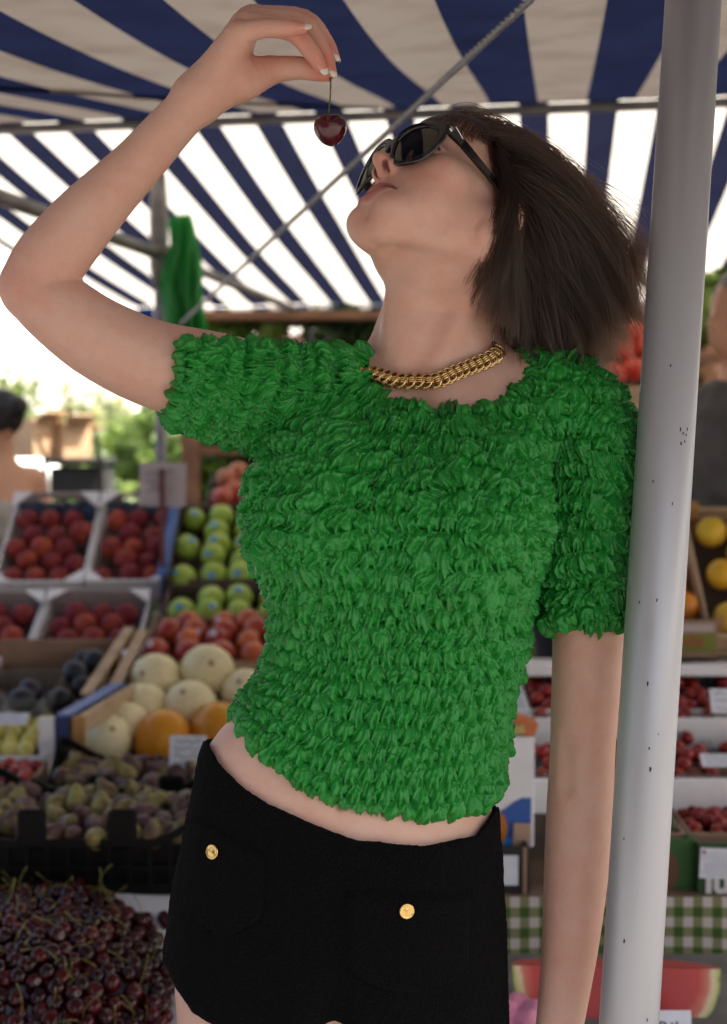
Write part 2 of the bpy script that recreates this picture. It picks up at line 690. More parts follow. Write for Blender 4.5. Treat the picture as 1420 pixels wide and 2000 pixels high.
for a_ in (2.6,):
    q = W(a_, .05, 0); fpart('post', [q, q + Vector((0, 0, RZ - .03))], .0165)
    q = W(a_, L_RE - .05, 0); fpart('post', [q, q + Vector((0, 0, 2.0))], .0165)
q = W(-.75, L_RE - .05, 0); fpart('post', [q, q + Vector((0, 0, 2.0))], .0165)
# twisted steel guy rope across the stall
r0 = P(345, 640, 4.02); r1 = P(1046, -10, 1.70); r1 = r0 + (r1 - r0) * 1.09
rope = empty('guy_rope', r0)
tag(rope, 'twisted grey steel rope running slantwise under the awning behind her head', 'rope')
RD = (r1 - r0); RL = RD.length; RD.normalize()
ra = RD.cross(Vector((0, 0, 1))).normalized(); rb = RD.cross(ra)
ROPE = mat('wire_rope', (.33, .33, .34), rough=.45, metal=.6, noise=(200, .3))
for s_ in range(3):
    pts = []
    for i in range(360):
        t = i / 359 * RL; q = t * 2 * math.pi / .045 + s_ * 2.094
        pts.append(RD * t + (ra * math.cos(q) + rb * math.sin(q)) * .0028)
    MB().tube(pts, .0034, 6).build('strand', ROPE, rope)

# the round pole she leans on
pb = P(1228, 2000, 1.225); ptp = P(1354, 0, 1.295)
pdv = (ptp - pb).normalized()
PR_ = .0281
g0 = pb - pdv * (pb.z / pdv.z)
g1 = pb + pdv * ((2.02 - pb.z) / pdv.z)
pm = mat('pole_aluminium', (.56, .56, .60), rough=.40, metal=.3, bump=(3, .05, .002), Anisotropic=.5)
n = pm.node_tree.nodes; l = pm.node_tree.links; bs = n['Principled BSDF']
tc = n.new('ShaderNodeTexCoord'); mp = n.new('ShaderNodeMapping'); mp.inputs['Scale'].default_value = (60, 60, .6)
ns = n.new('ShaderNodeTexNoise'); ns.inputs['Scale'].default_value = 4; ns.inputs['Detail'].default_value = 3
l.new(tc.outputs['Object'], mp.inputs[0]); l.new(mp.outputs[0], ns.inputs['Vector'])
mr = n.new('ShaderNodeMapRange'); mr.inputs[3].default_value = .34; mr.inputs[4].default_value = .48; l.new(ns.outputs['Fac'], mr.inputs[0]); l.new(mr.outputs[0], bs.inputs['Roughness'])
sc = n.new('ShaderNodeTexNoise'); sc.inputs['Scale'].default_value = 95; sc.inputs['Detail'].default_value = 2; l.new(tc.outputs['Object'], sc.inputs['Vector'])
cr = n.new('ShaderNodeMapRange'); cr.inputs[1].default_value = .795; cr.inputs[2].default_value = .81; l.new(sc.outputs['Fac'], cr.inputs[0])
mxp = n.new('ShaderNodeMix'); mxp.data_type = 'RGBA'; mxp.inputs[6].default_value = (.50, .50, .53, 1); mxp.inputs[7].default_value = (.05, .05, .05, 1)
l.new(cr.outputs[0], mxp.inputs[0]); l.new(mxp.outputs[2], bs.inputs['Base Color'])
pole = MB().tube([g0 - g0, (g1 - g0) * .5, g1 - g0], PR_, 48).build('support_pole', pm)
pole.location = g0
tag(pole, 'thick pale aluminium pole at the front of the stall, beside her hanging arm', 'pole')
# small dents and scratches in its skin
sk = mat('scratch', (.03, .03, .03), rough=.8)
for (x, y, s) in ((1265, 1335, 5), (1270, 1502, 5), (1219, 1638, 2.5), (1219, 1838, 4), (1264, 1992, 3), (1329, 838, 4), (1334, 846, 3), (1340, 850, 3), (1330, 866, 4), (1337, 862, 3), (1342, 838, 3), (1310, 714, 3), (1313, 984, 3), (1283, 1172, 3), (1286, 1434, 2), (1268, 1462, 3), (1276, 940, 3), (1249, 1176, 2.5)):
    t = (1000 - y) / 2000 + .5
    cpos = pb.lerp(ptp, t)
    # on the near side of the tube
    rayd = (P(x, y, 1.3) - _C).normalized()
    wv = _C - g0
    a_ = rayd - pdv * rayd.dot(pdv); b_ = wv - pdv * wv.dot(pdv)
    A_ = a_.dot(a_); B_ = 2 * a_.dot(b_); C_ = b_.dot(b_) - PR_ ** 2
    disc = B_ * B_ - 4 * A_ * C_
    if disc <= 0: continue
    hit = _C + rayd * ((-B_ - math.sqrt(disc)) / (2 * A_))
    nrm = (hit - g0) - pdv * (hit - g0).dot(pdv); nrm.normalize()
    mb = MB(); u_ = pdv.cross(nrm)
    ring = [nrm * .0003 + u_ * math.cos(k) * s * .00025 * rnd.uniform(.6, 1.2) + pdv * math.sin(k) * s * .00055 * rnd.uniform(.7, 1.3) for k in np.linspace(0, 5.6, 8)]
    mb.add([hit - g0 + r_ for r_ in ring], [tuple(range(8))])
    mb.build('dent', sk, pole)

# unseen house behind the camera, added to block sky light from one side
hb_ = empty('sky_block_house', (-6.0, -6.0, 0)); tag(hb_, 'brown brick house front added behind the camera to block part of the sky light', 'house')
MB().box((0, 0, 3.4), (10.4, 1.0, 6.8), None, .02).build('wall', mat('brick_plain', (.16, .095, .07), rough=.9, noise=(2, .3)), hb_)
MB().add([(-5.4, -.7, 6.8), (5.4, -.7, 6.8), (5.4, .7, 6.8), (-5.4, .7, 6.8), (-5.4, 0, 8), (5.4, 0, 8)], [(0, 1, 5, 4), (2, 3, 4, 5), (3, 0, 4), (1, 2, 5), (3, 2, 1, 0)]).build('roof', mat('slate', (.07, .07, .08), rough=.8), hb_)
for i_ in range(5):
    for j_ in range(2):
        o = MB().box((-4 + i_ * 2, .51, 1.7 + j_ * 2.8), (1.0, .06, 1.5), None, .01).build('window', mat('sash_white', (.6, .6, .58)) if i_ + j_ == 0 else MATS['sash_white'], hb_)
        MB().box((-4 + i_ * 2, .545, 1.7 + j_ * 2.8), (.84, .02, 1.34)).build('pane', mat('dark_pane', (.03, .035, .04), rough=.08) if i_ + j_ == 0 else MATS['dark_pane'], o)

# ---------------------------------------------------------------- green bags tied to the left post
bagm = bpy.data.materials.new('green_plastic'); bagm.use_nodes = True
n = bagm.node_tree.nodes; l = bagm.node_tree.links
b_ = n['Principled BSDF']; b_.inputs['Base Color'].default_value = (.025, .30, .055, 1); b_.inputs['Roughness'].default_value = .32
o_ = n['Material Output']; tr_ = n.new('ShaderNodeBsdfTranslucent'); tr_.inputs[0].default_value = (.05, .42, .08, 1)
mx_ = n.new('ShaderNodeMixShader'); mx_.inputs[0].default_value = .45
l.new(b_.outputs[0], mx_.inputs[1]); l.new(tr_.outputs[0], mx_.inputs[2]); l.new(mx_.outputs[0], o_.inputs[0])
bg0 = P(352, 425, 3.98)
bags = empty('plastic_bags', bg0)
tag(bags, 'bundle of green plastic bags hanging from the grey post', 'plastic bags')
for k in range(4):
    vs = []; fs = []; na, nb = 18, 36
    w0, w1 = .018 + .004 * k, rnd.uniform(.050, .072)
    ln = rnd.uniform(.30, .40); ox = rnd.uniform(-.012, .03); ph = rnd.uniform(0, 6)
    for j in range(nb + 1):
        t = j / nb
        wd = w0 + (w1 - w0) * min(1, t * 2.2) ** .8
        for i in range(na + 1):
            s = (i / na - .5) * 2
            fold = math.sin(s * 7 + ph + t * 2.5) * .014 + math.sin(s * 13 + ph * 2 - t * 6) * .006
            vs.append((ox * t + s * wd + .010 * math.sin(t * 7 + ph), -.012 * k + .02 + fold * (.4 + t) , -t * ln - .03 * abs(s) * t + .012 * math.sin(s * 9 + ph)))
    for j in range(nb):
        for i in range(na):
            q = j * (na + 1) + i; fs.append((q, q + 1, q + na + 2, q + na + 1))
    MB().add(vs, fs, True).build('bag', bagm, bags)
# ---------------------------------------------------------------- the woman: body as one implicit surface
def V3(*a): return np.array(a, float)


# torso outline: rows of (pixel y, left x, right x, half depth, centre z)
TORSO = [(700, 712, 996, .034, -.018), (738, 650, 1066, .047, -.014), (780, 566, 1112, .064, -.008), (850, 532, 1076, .080, -.002),
         (930, 530, 1044, .091, .003), (1010, 533, 1030, .096, .006), (1100, 540, 1026, .094, .005), (1200, 549, 1018, .088, .003),
         (1280, 542, 1006, .084, .002), (1340, 510, 988, .083, .002), (1400, 454, 976, .085, .002), (1450, 408, 974, .088, .001),
         (1500, 395, 966, .091, 0), (1600, 380, 958, .096, -.002), (1700, 362, 962, .102, -.006), (1800, 350, 966, .106, -.008),
         (1900, 346, 968, .105, -.008), (2010, 356, 966, .098, -.006), (2100, 380, 950, .085, -.004)]
_ty = np.array([(1000 - r[0]) / FPX * SUBJ for r in TORSO])[::-1]
_txl = np.array([(r[1] - 710) / FPX * SUBJ for r in TORSO])[::-1]
_txr = np.array([(r[2] - 710) / FPX * SUBJ for r in TORSO])[::-1]
_tb = np.array([r[3] for r in TORSO])[::-1]
_tz = np.array([r[4] for r in TORSO])[::-1]


def _sm(x, xp, fp):
    # smoothed linear interpolation (three taps)
    return (np.interp(x - .012, xp, fp) + np.interp(x, xp, fp) * 2 + np.interp(x + .012, xp, fp)) / 4


def s_loft(p):
    y = p[:, 1]
    xl = _sm(y, _ty, _txl); xr = _sm(y, _ty, _txr)
    b = _sm(y, _ty, _tb); cz = _sm(y, _ty, _tz)
    a = (xr - xl) / 2; cx = (xr + xl) / 2
    X = np.abs(p[:, 0] - cx); Z = np.abs(p[:, 2] - cz)
    e = 2.25
    g = ((X / a) ** e + (Z / b) ** e + 1e-9) ** (1 / e)
    dg = np.sqrt((X ** (e - 1) / a ** e) ** 2 + (Z ** (e - 1) / b ** e) ** 2 + 1e-9) * g ** (1 - e)
    d = (g - 1) / np.maximum(dg, 1.0 / np.maximum(a, b) * .8)
    d = np.clip(d, -.2, .4)
    return smax(d, np.maximum(y - _ty[-1], _ty[0] - y), .015)


def chain(pts):
    return [(B(x, y, z), r) for (x, y, z, r) in pts]


R_UP = chain([(600, 777, -.004, .047), (520, 770, .004, .050), (420, 742, .018, .048), (295, 709, .034, .0435), (190, 659, .045, .0400), (112, 602, .052, .0365), (72, 566, .054, .0335)])
R_FORE = chain([(66, 560, .054, .0335), (98, 508, .056, .0348), (156, 438, .058, .0322), (210, 380, .059, .0284), (267, 322, .060, .0250), (330, 252, .061, .0226), (385, 194, .061, .0210)])
L_UP = chain([(1080, 788, -.012, .043), (1144, 816, -.014, .045), (1156, 900, -.014, .046), (1155, 1080, -.014, .0415), (1149, 1250, -.014, .0370), (1141, 1400, -.014, .0345), (1137, 1480, -.012, .0335)])
L_FORE = chain([(1137, 1480, -.012, .0335), (1132, 1600, -.008, .0345), (1124, 1720, -.002, .0325), (1113, 1850, .006, .0285), (1096, 1980, .014, .0245), (1084, 2070, .018, .0225)])
L_ARM = L_UP + L_FORE[1:]
TRAP_L = chain([(860, 640, -.030, .050), (960, 748, -.026, .036), (1080, 786, -.018, .037)])
TRAP_R = chain([(850, 640, -.030, .050), (735, 772, -.022, .035), (620, 782, -.010, .039)])
BUST = [(B(640, 1010, .052), (.062, .066, .046)), (B(900, 1020, .055), (.062, .066, .046))]


def f_trunk(p):
    d = s_loft(p)
    for c, r in BUST:
        d = smin(d, s_ell(p, c, r), .035)
    d = smin(d, s_chain(p, TRAP_L), .03)
    d = smin(d, s_chain(p, TRAP_R), .03)
    return d


def f_rarm(p):
    return smin(s_chain(p, R_UP), s_chain(p, R_FORE), .0045)


def f_larm(p):
    return s_chain(p, L_ARM)


LEG_R = chain([(515, 1930, -.004, .084), (520, 2120, 0, .078), (535, 2420, .004, .060), (540, 2640, .008, .050), (540, 2720, .006, .050), (545, 2860, -.012, .051), (548, 3100, -.014, .040), (550, 3330, -.012, .029), (552, 3440, -.012, .031)])
LEG_L = chain([(805, 1930, -.004, .084), (800, 2120, -.006, .078), (785, 2420, -.01, .060), (778, 2640, -.012, .050), (778, 2720, -.014, .050), (775, 2860, -.03, .051), (772, 3100, -.034, .040), (770, 3330, -.032, .029), (770, 3440, -.032, .031)])
FOOT_R = [(B(552, 3440, -.02), .032), (B(548, 3460, .05), .030), (B(540, 3478, .13), .022)]
FOOT_L = [(B(770, 3440, -.04), .032), (B(778, 3460, .03), .030), (B(790, 3478, .11), .022)]


def f_legs(p):
    a = smin(s_chain(p, LEG_R, .03), s_chain(p, FOOT_R, .015), .02)
    b = smin(s_chain(p, LEG_L, .03), s_chain(p, FOOT_L, .015), .02)
    return smin(a, b, .012)


# -- head, in its own frame: origin at the bridge of the nose, l to her left, u up, f forward
HR = np.array([[.67405, .46548, -.57358], [.12480, .69356, .70950], [.72807, -.54982, .40940]])
_th = math.radians(2.5)
HR = HR @ np.array([[math.cos(_th), 0, -math.sin(_th)], [0, 1, 0], [math.sin(_th), 0, math.cos(_th)]])
HU = HR[:, 1]; HL = HR[:, 0]; HF = HR[:, 2]
_HR0 = HR @ np.array([[math.cos(_th), 0, math.sin(_th)], [0, 1, 0], [-math.sin(_th), 0, math.cos(_th)]])
HN = B(793.6, 288.2, .030) + (_HR0 - HR) @ V3(.012, -.075, -.020)


def hp(l, u, f): return HN + HR @ V3(l, u, f)


HEADC = hp(0, -.01, -.08)


def h_face0(p, q):
    """skull, jaw, brow, cheeks and muzzle; q is p mirrored to l >= 0"""
    d = s_ell(p, V3(0, .019, -.091), (.0685, .076, .090))
    d = smin(d, s_ell(p, V3(0, -.028, -.056), (.057, .060, .058)), .02)
    d = smin(d, s_ell(q, V3(.042, -.032, -.035), (.020, .016, .021)), .020)
    d = smin(d, s_ell(q, V3(.030, -.060, -.042), (.024, .028, .026)), .020)
    d = smin(d, s_ell(q, V3(.038, -.060, -.066), (.014, .026, .021)), .018)
    d = smin(d, s_cone(q, V3(.052, -.040, -.090), V3(.0415, -.073, -.082), .013, .010), .02)
    d = smin(d, s_cone(q, V3(.0415, -.073, -.082), V3(.011, -.1045, -.0330), .0092, .0105), .014)
    d = smin(d, s_ell(p, V3(0, -.1040, -.0305), (.0165, .0125, .0135)), .013)
    d = smin(d, s_ell(p, V3(0, -.072, -.050), (.034, .020, .032)), .014)
    d = smin(d, s_ell(p, V3(0, -.072, -.0225), (.030, .024, .0190)), .010)
    d = smin(d, s_ell(q, V3(.047, -.052, -.080), (.014, .026, .024)), .016)
    d = smin(d, s_ell(q, V3(.022, -.092, -.026), (.018, .016, .020)), .016)
    d = smin(d, s_ell(p, V3(0, .036, -.038), (.054, .034, .036)), .02)
    d = smin(d, s_ell(q, V3(.024, .012, -.012), (.022, .008, .010)), .012)
    return d


def face_f(l, u):
    """how far forward the bare face reaches at (l, u)"""
    f = .06
    for _ in range(80):
        pp = np.array([[l, u, f]])
        f -= h_face0(pp, np.abs(pp) * [1, 0, 0] + pp * [0, 1, 1])[0] * .7
    return f


def on_face(l, u, dz=0.0): return V3(l, u, face_f(l, u) + dz)


LIP_UP = [(on_face(0, -.0690, .0000), .0038), (on_face(.0045, -.0682, -.0002), .0042), (on_face(.013, -.0702, -.0005), .0036), (on_face(.0205, -.0732, -.0002), .0028), (on_face(.0262, -.0755, -.0002), .0014)]
LIP_LO = [(on_face(0, -.0805, -.0008), .0054), (on_face(.007, -.0802, -.0008), .0052), (on_face(.015, -.0788, -.0006), .0045), (on_face(.0215, -.0770, -.0004), .0026), (on_face(.0262, -.0755, -.0004), .0014)]
LIP_GR = [(on_face(0, -.0747, .0034), .0013), (on_face(.008, -.0741, .0031), .0013), (on_face(.017, -.0746, .0018), .0013), (on_face(.0240, -.0753, .0004), .0013), (on_face(.0280, -.0760, -.0002), .0012)]
SOCK = on_face(.033, -.010, .004)


def lips(q):
    return s_chain(q, LIP_UP), s_chain(q, LIP_LO)


def f_head(pw):
    p = (pw - HN) @ HR                   # to head coordinates
    q = p.copy(); q[:, 0] = np.abs(q[:, 0])
    d = h_face0(p, q)
    # eye sockets, eyeballs under closed lids
    d = smax(d, -s_ell(q, SOCK, (.017, .0105, .0115)), .012)
    d = smin(d, s_ell(q, V3(.032, -.0105, -.0165), (.0135, .0105, .0120)), .004)
    d = smin(d, s_cone(q, V3(.020, -.0145, -.0070), V3(.0445, -.0125, -.0120), .0012, .0012), .003)
    # nose
    d = smin(d, s_cone(p, V3(0, .002, -.0085), V3(0, -.038, .0090), .0062, .0066), .010)
    d = smin(d, s_ell(p, V3(0, -.0395, .0130), (.0080, .0074, .0082)), .006)
    d = smin(d, s_ell(q, V3(.0115, -.0425, .0005), (.0060, .0070, .0085)), .005)
    d = smin(d, s_cone(p, V3(0, -.0440, .0125), V3(0, -.0510, .0025), .0036, .0042), .004)
    d = smax(d, -s_ell(q, V3(.0076, -.0478, .0065), (.0023, .0055, .0062)), .0018)
    # philtrum, lips
    d = smax(d, -s_cone(p, V3(0, -.0590, .0070), V3(0, -.0640, .0075), .0020, .0022), .005)
    up, lo = lips(q)
    d = smin(d, up, .0030)
    d = smin(d, lo, .0030)
    d = smax(d, -s_chain(q, LIP_GR), .0024)
    d = smax(d, -s_ell(p, V3(0, -.0915, .0005), (.012, .0040, .0045)), .005)
    # ears
    Re = np.array([[math.cos(.35), 0, -math.sin(.35)], [0, 1, 0], [math.sin(.35), 0, math.cos(.35)]])
    ear = s_ell(q, V3(.0715, -.026, -.102), (.0065, .031, .019), Re)
    ear = smax(ear, -s_ell(q, V3(.0775, -.022, -.101), (.006, .020, .011), Re), .004)
    ear = smin(ear, s_ell(q, V3(.0680, -.056, -.094), (.0045, .0095, .0080)), .008)
    d = smin(d, ear, .006)
    return d


NECK = [(hp(0, -.052, -.112), .050), (B(868, 560, -.020), .0530), (B(852, 660, -.022), .056), (B(845, 735, -.030), .066)]
N_PIPE = [(hp(0, -.072, -.082), .013), (B(800, 590, .020), .0165), (B(795, 700, .024), .016)]
N_TEND = [(hp(.058, -.066, -.108), .012), (B(908, 600, .032), .0105), (B(838, 742, .040), .0080)]
N_TEND2 = [(B(772, 560, .016), .008), (B(768, 640, .024), .0075), (B(790, 742, .038), .0065)]
CLAV_L = [(B(828, 776, .034), .0075), (B(930, 752, .026), .0075), (B(1040, 718, -.004), .010)]
CLAV_R = [(B(775, 776, .034), .0075), (B(690, 745, .020), .008)]


def f_neck(p):
    d = s_chain(p, NECK)
    d = smin(d, s_chain(p, N_PIPE), .03)
    d = smin(d, s_chain(p, N_TEND), .014)
    d = smin(d, s_chain(p, N_TEND2), .014)
    d = smin(d, s_chain(p, CLAV_L), .024)
    d = smin(d, s_chain(p, CLAV_R), .024)
    return d


# -- the raised hand
R_PALM = [
    [(B(385, 194, .061), .0205), (B(425, 150, .066), .0170), (B(462, 74, .080), .0115)],
    [(B(385, 194, .060), .0205), (B(432, 130, .062), .0165), (B(474, 50, .070), .0120)],
    [(B(385, 190, .060), .0205), (B(440, 120, .056), .0165), (B(484, 40, .056), .0120)],
    [(B(390, 190, .060), .0190), (B(450, 120, .050), .0150), (B(492, 36, .040), .0115)],
]
R_THUMB = [(B(408, 180, .062), .0200), (B(470, 158, .056), .0195), (B(526, 138, .046), .0135), (B(585, 133, .050), .0112), (B(618, 140, .056), .0092), (B(640, 146, .060), .0066)]
R_THUMB_A = R_THUMB[:3]
R_THUMB_B = R_THUMB[1:]
R_HYPO = [(B(405, 172, .070), .0170), (B(440, 112, .078), .0150), (B(468, 68, .084), .0115)]
R_PINKY = [(B(468, 66, .086), .0108), (B(517, 55, .095), .0090), (B(555, 55, .096), .0078), (B(590, 55, .095), .0056)]
R_RING = [(B(478, 46, .073), .0118), (B(566, 60, .077), .0096), (B(610, 105, .079), .0083), (B(628, 134, .078), .0060)]
R_MID = [(B(487, 38, .056), .0120), (B(590, 46, .060), .0098), (B(632, 104, .064), .0082), (B(646, 139, .066), .0060)]
R_IDX = [(B(494, 33, .038), .0118), (B(594, 37, .041), .0094), (B(636, 82, .047), .0080), (B(652, 110, .051), .0058)]
HANDC = B(520, 110, .062)


def f_hand(p):
    d = None
    for c in R_PALM:
        e = s_chain(p, c, .008)
        d = e if d is None else smin(d, e, .012)
    d = smin(d, s_chain(p, R_HYPO, .006), .010)
    d = smin(d, s_chain(p, R_THUMB_A), .010)
    d = smin(d, s_chain(p, R_THUMB_B), .004)
    fing = None
    for c in (R_PINKY, R_RING, R_MID, R_IDX):
        e = s_chain(p, c, .0035)
        fing = e if fing is None else np.minimum(fing, e) if False else smin(fing, e, .0014)
    return smin(d, fing, .0045)


# -- the hanging hand (below the frame)
LH0 = B(1091, 2070, .018)
LHC = B(1080, 2180, .03)


def lh(dx, dy, dz): return LH0 + V3(dx, dy, dz)


L_HAND = [
    [(lh(0, 0, 0), .0215), (lh(-.004, -.040, .008), .018), (lh(-.006, -.085, .018), .0115), (lh(-.008, -.128, .020), .0086), (lh(-.010, -.150, .010), .0074), (lh(-.010, -.168, -.004), .006)],
    [(lh(0, 0, 0), .0215), (lh(-.004, -.040, .000), .018), (lh(-.006, -.088, -.002), .0115), (lh(-.008, -.133, -.002), .0086), (lh(-.010, -.157, -.012), .0074), (lh(-.010, -.176, -.024), .006)],
    [(lh(0, 0, 0), .0215), (lh(-.002, -.040, -.010), .017), (lh(-.004, -.084, -.021), .011), (lh(-.006, -.124, -.024), .0084), (lh(-.008, -.146, -.034), .0072), (lh(-.008, -.162, -.044), .006)],
    [(lh(0, 0, 0), .0205), (lh(0, -.038, -.018), .015), (lh(-.002, -.076, -.038), .0098), (lh(-.004, -.106, -.044), .0076), (lh(-.006, -.122, -.052), .0066), (lh(-.006, -.136, -.060), .0054)],
    [(lh(-.004, -.010, .008), .018), (lh(-.016, -.040, .024), .0145), (lh(-.024, -.072, .036), .0108), (lh(-.026, -.098, .038), .0092), (lh(-.026, -.114, .034), .0066)],
]


def f_lhand(p):
    d = None
    for c in L_HAND:
        e = s_chain(p, c, .004)
        d = e if d is None else smin(d, e, .004)
    return d


def f_body(p):
    d = smin(f_trunk(p), f_legs(p), .02)
    d = smin(d, f_rarm(p), .022)
    d = smin(d, f_larm(p), .022)
    d = gated(p, d, B(860, 640, 0), .26, f_neck, lambda a, b: smin(a, b, .024))
    # hollow between the collar bones, navel, elbow crease
    d = gated(p, d, B(802, 775, .04), .05, lambda q: s_ell(q, B(803, 775, .064), (.014, .016, .010)), lambda a, b: smax(a, -b, .020))
    nv = np.array([B(664, 1566, 0)])
    d = gated(p, d, NAVEL, .03, lambda q: s_ell(q, NAVEL, (.0045, .007, .009)), lambda a, b: smax(a, -b, .007))
    d = gated(p, d, B(1095, 1480, .02), .05, lambda q: s_cone(q, B(1096, 1448, .0215), B(1104, 1535, .0225), .0075, .0060), lambda a, b: smax(a, -b, .012))
    d = gated(p, d, HEADC, .20, f_head, lambda a, b: smin(a, b, .016))
    d = gated(p, d, HANDC, .17, f_hand, lambda a, b: smin(a, b, .007))
    d = gated(p, d, LHC, .17, f_lhand, lambda a, b: smin(a, b, .007))
    return d


_nz = front_z(f_trunk, [(664 - 710) / FPX * SUBJ], [(1000 - 1566) / FPX * SUBJ])[0]
NAVEL = V3((664 - 710) / FPX * (SUBJ - _nz), (1000 - 1566) / FPX * (SUBJ - _nz), _nz + .002)

HB = 0.0021
xs = axis_steps([(-.395, -.11, HB), (-.11, .10, .0017), (.10, .29, HB)])
ys = axis_steps([(-1.325, -.57, .006), (-.57, .13, .0024), (.13, .545, .0017)])
zs = axis_steps([(-.175, -.06, .0025), (-.06, .16, .0017)])
BV, BQ = mesh_sdf(f_body, xs, ys, zs)
# -- skin
def skin_material():
    m = mat('skin', srgb(226, 178, 156), rough=.5)
    n = m.node_tree.nodes; l = m.node_tree.links
    b = n['Principled BSDF']
    b.inputs['Subsurface Weight'].default_value = .22
    b.inputs['Subsurface Radius'].default_value = (1.0, .35, .18)
    b.inputs['Subsurface Scale'].default_value = .008
    b.inputs['Specular IOR Level'].default_value = .35
    a = n.new('ShaderNodeVertexColor'); a.layer_name = 'tone'
    tc = n.new('ShaderNodeTexCoord')
    t = n.new('ShaderNodeTexNoise'); t.inputs['Scale'].default_value = 14; t.inputs['Detail'].default_value = 5
    l.new(tc.outputs['Object'], t.inputs['Vector'])
    mx = n.new('ShaderNodeMix'); mx.data_type = 'RGBA'; mx.blend_type = 'MULTIPLY'
    mr = n.new('ShaderNodeMapRange'); mr.inputs[1].default_value = .3; mr.inputs[2].default_value = .7
    mr.inputs[3].default_value = 0; mr.inputs[4].default_value = .9
    l.new(t.outputs['Fac'], mr.inputs[0]); l.new(mr.outputs[0], mx.inputs[0])
    l.new(a.outputs['Color'], mx.inputs[6]); mx.inputs[7].default_value = (.96, .84, .80, 1)
    l.new(mx.outputs[2], b.inputs['Base Color'])
    tm = n.new('ShaderNodeTexNoise'); tm.inputs['Scale'].default_value = 60; tm.inputs['Detail'].default_value = 6; tm.inputs['Roughness'].default_value = .65
    l.new(tc.outputs['Object'], tm.inputs['Vector'])
    mm = n.new('ShaderNodeMapRange'); mm.inputs[1].default_value = .42; mm.inputs[2].default_value = .72; mm.inputs[4].default_value = .65
    l.new(tm.outputs['Fac'], mm.inputs[0])
    m2 = n.new('ShaderNodeMix'); m2.data_type = 'RGBA'; m2.blend_type = 'MULTIPLY'; m2.inputs[7].default_value = (.95, .80, .76, 1)
    l.new(mm.outputs[0], m2.inputs[0]); l.new(mx.outputs[2], m2.inputs[6]); l.new(m2.outputs[2], b.inputs['Base Color'])
    t2 = n.new('ShaderNodeTexVoronoi'); t2.inputs['Scale'].default_value = 900
    t3 = n.new('ShaderNodeTexNoise'); t3.inputs['Scale'].default_value = 120; t3.inputs['Detail'].default_value = 4
    l.new(tc.outputs['Object'], t2.inputs['Vector']); l.new(tc.outputs['Object'], t3.inputs['Vector'])
    ad = n.new('ShaderNodeMath'); ad.operation = 'ADD'
    l.new(t2.outputs['Distance'], ad.inputs[0]); l.new(t3.outputs['Fac'], ad.inputs[1])
    bp = n.new('ShaderNodeBump'); bp.inputs['Strength'].default_value = .22; bp.inputs['Distance'].default_value = .0014
    l.new(ad.outputs[0], bp.inputs['Height']); l.new(bp.outputs[0], b.inputs['Normal'])
    return m


SKIN = skin_material()
person = empty('person', BODY.to_translation())
person.matrix_world = BODY
tag(person, 'woman in a puckered green top and black shorts lifting a cherry above her mouth', 'person')
me = npmesh('body', BV, BQ)


def tone(V):
    base = np.array(srgb(226, 187, 170))
    C = np.tile(base, (len(V), 1))

    def mixin(wt, col):
        wt = np.clip(wt, 0, 1)[:, None]
        C[:] = C * (1 - wt) + np.array(col) * wt

    def ball(c, r, soft=1.0): return np.exp(-((V - c) ** 2).sum(1) / (r * r)) * soft
    q = (V - HN) @ HR
    aq = q.copy(); aq[:, 0] = np.abs(aq[:, 0])
    # cheeks, nose tip, chin, elbow, knuckles and finger tips are redder
    pink = srgb(214, 140, 122)
    mixin(np.exp(-((aq - V3(.040, -.045, -.02)) ** 2).sum(1) / .026 ** 2) * .45, pink)
    mixin(np.exp(-((q - V3(0, -.044, .012)) ** 2).sum(1) / .013 ** 2) * .5, pink)
    mixin(np.exp(-((q - V3(0, -.108, -.002)) ** 2).sum(1) / .016 ** 2) * .35, pink)
    mixin(ball(B(60, 575, .06), .035, .55), pink)
    for c in (R_PINKY, R_RING, R_MID, R_IDX, R_THUMB):
        mixin(ball(c[-1][0], .017, .65), srgb(222, 140, 122))
        mixin(ball(c[1][0], .012, .3), pink)
    mixin(ball(B(520, 140, .045), .022, .5), srgb(205, 128, 108))
    # lips
    lip = srgb(172, 96, 96)
    up, lo = lips(aq)
    up -= .0006; lo -= .0006
    mixin(np.clip(.5 - np.minimum(up, lo) / .0018, 0, 1) * .9, lip)
    mixin(np.clip(1.15 - s_chain(aq, LIP_GR) / .0010, 0, 1) * .75, srgb(104, 50, 50))  # shade of the groove between the lips, painted into the skin tone
    # inside of the nostrils, lash line
    mixin(np.clip(1.2 - s_ell(aq, V3(.0076, -.0470, .0060), (.0028, .0065, .0062)) / .0010, 0, 1) * .8, srgb(96, 44, 36))
    mixin(np.clip(1 - s_cone(aq, V3(.020, -.0150, -.0065), V3(.0465, -.0125, -.0130), .0012, .0016) / .0010, 0, 1), srgb(40, 26, 22))
    # moles
    for (x, y) in ((880, 515), (1098, 1688), (1160, 1700), (1110, 1478), (800, 1604), (443, 1474), (905, 600), (855, 420), (820, 385)):
        for zz in np.linspace(-.02, .12, 15):
            mixin((((V - B(x, y, zz)) ** 2).sum(1) < .0011 ** 2) * .7, srgb(120, 70, 56))
    return C


TC = tone(BV)
ca = me.color_attributes.new('tone', 'FLOAT_COLOR', 'POINT')
ca.data.foreach_set('color', np.concatenate([TC, np.ones((len(TC), 1))], 1).astype(np.float32).ravel())
body = link('body', me, SKIN, person)
# ---------------------------------------------------------------- green puckered top
def bx(px): return (px - 710) / FPX * SUBJ
def by(py): return (1000 - py) / FPX * SUBJ


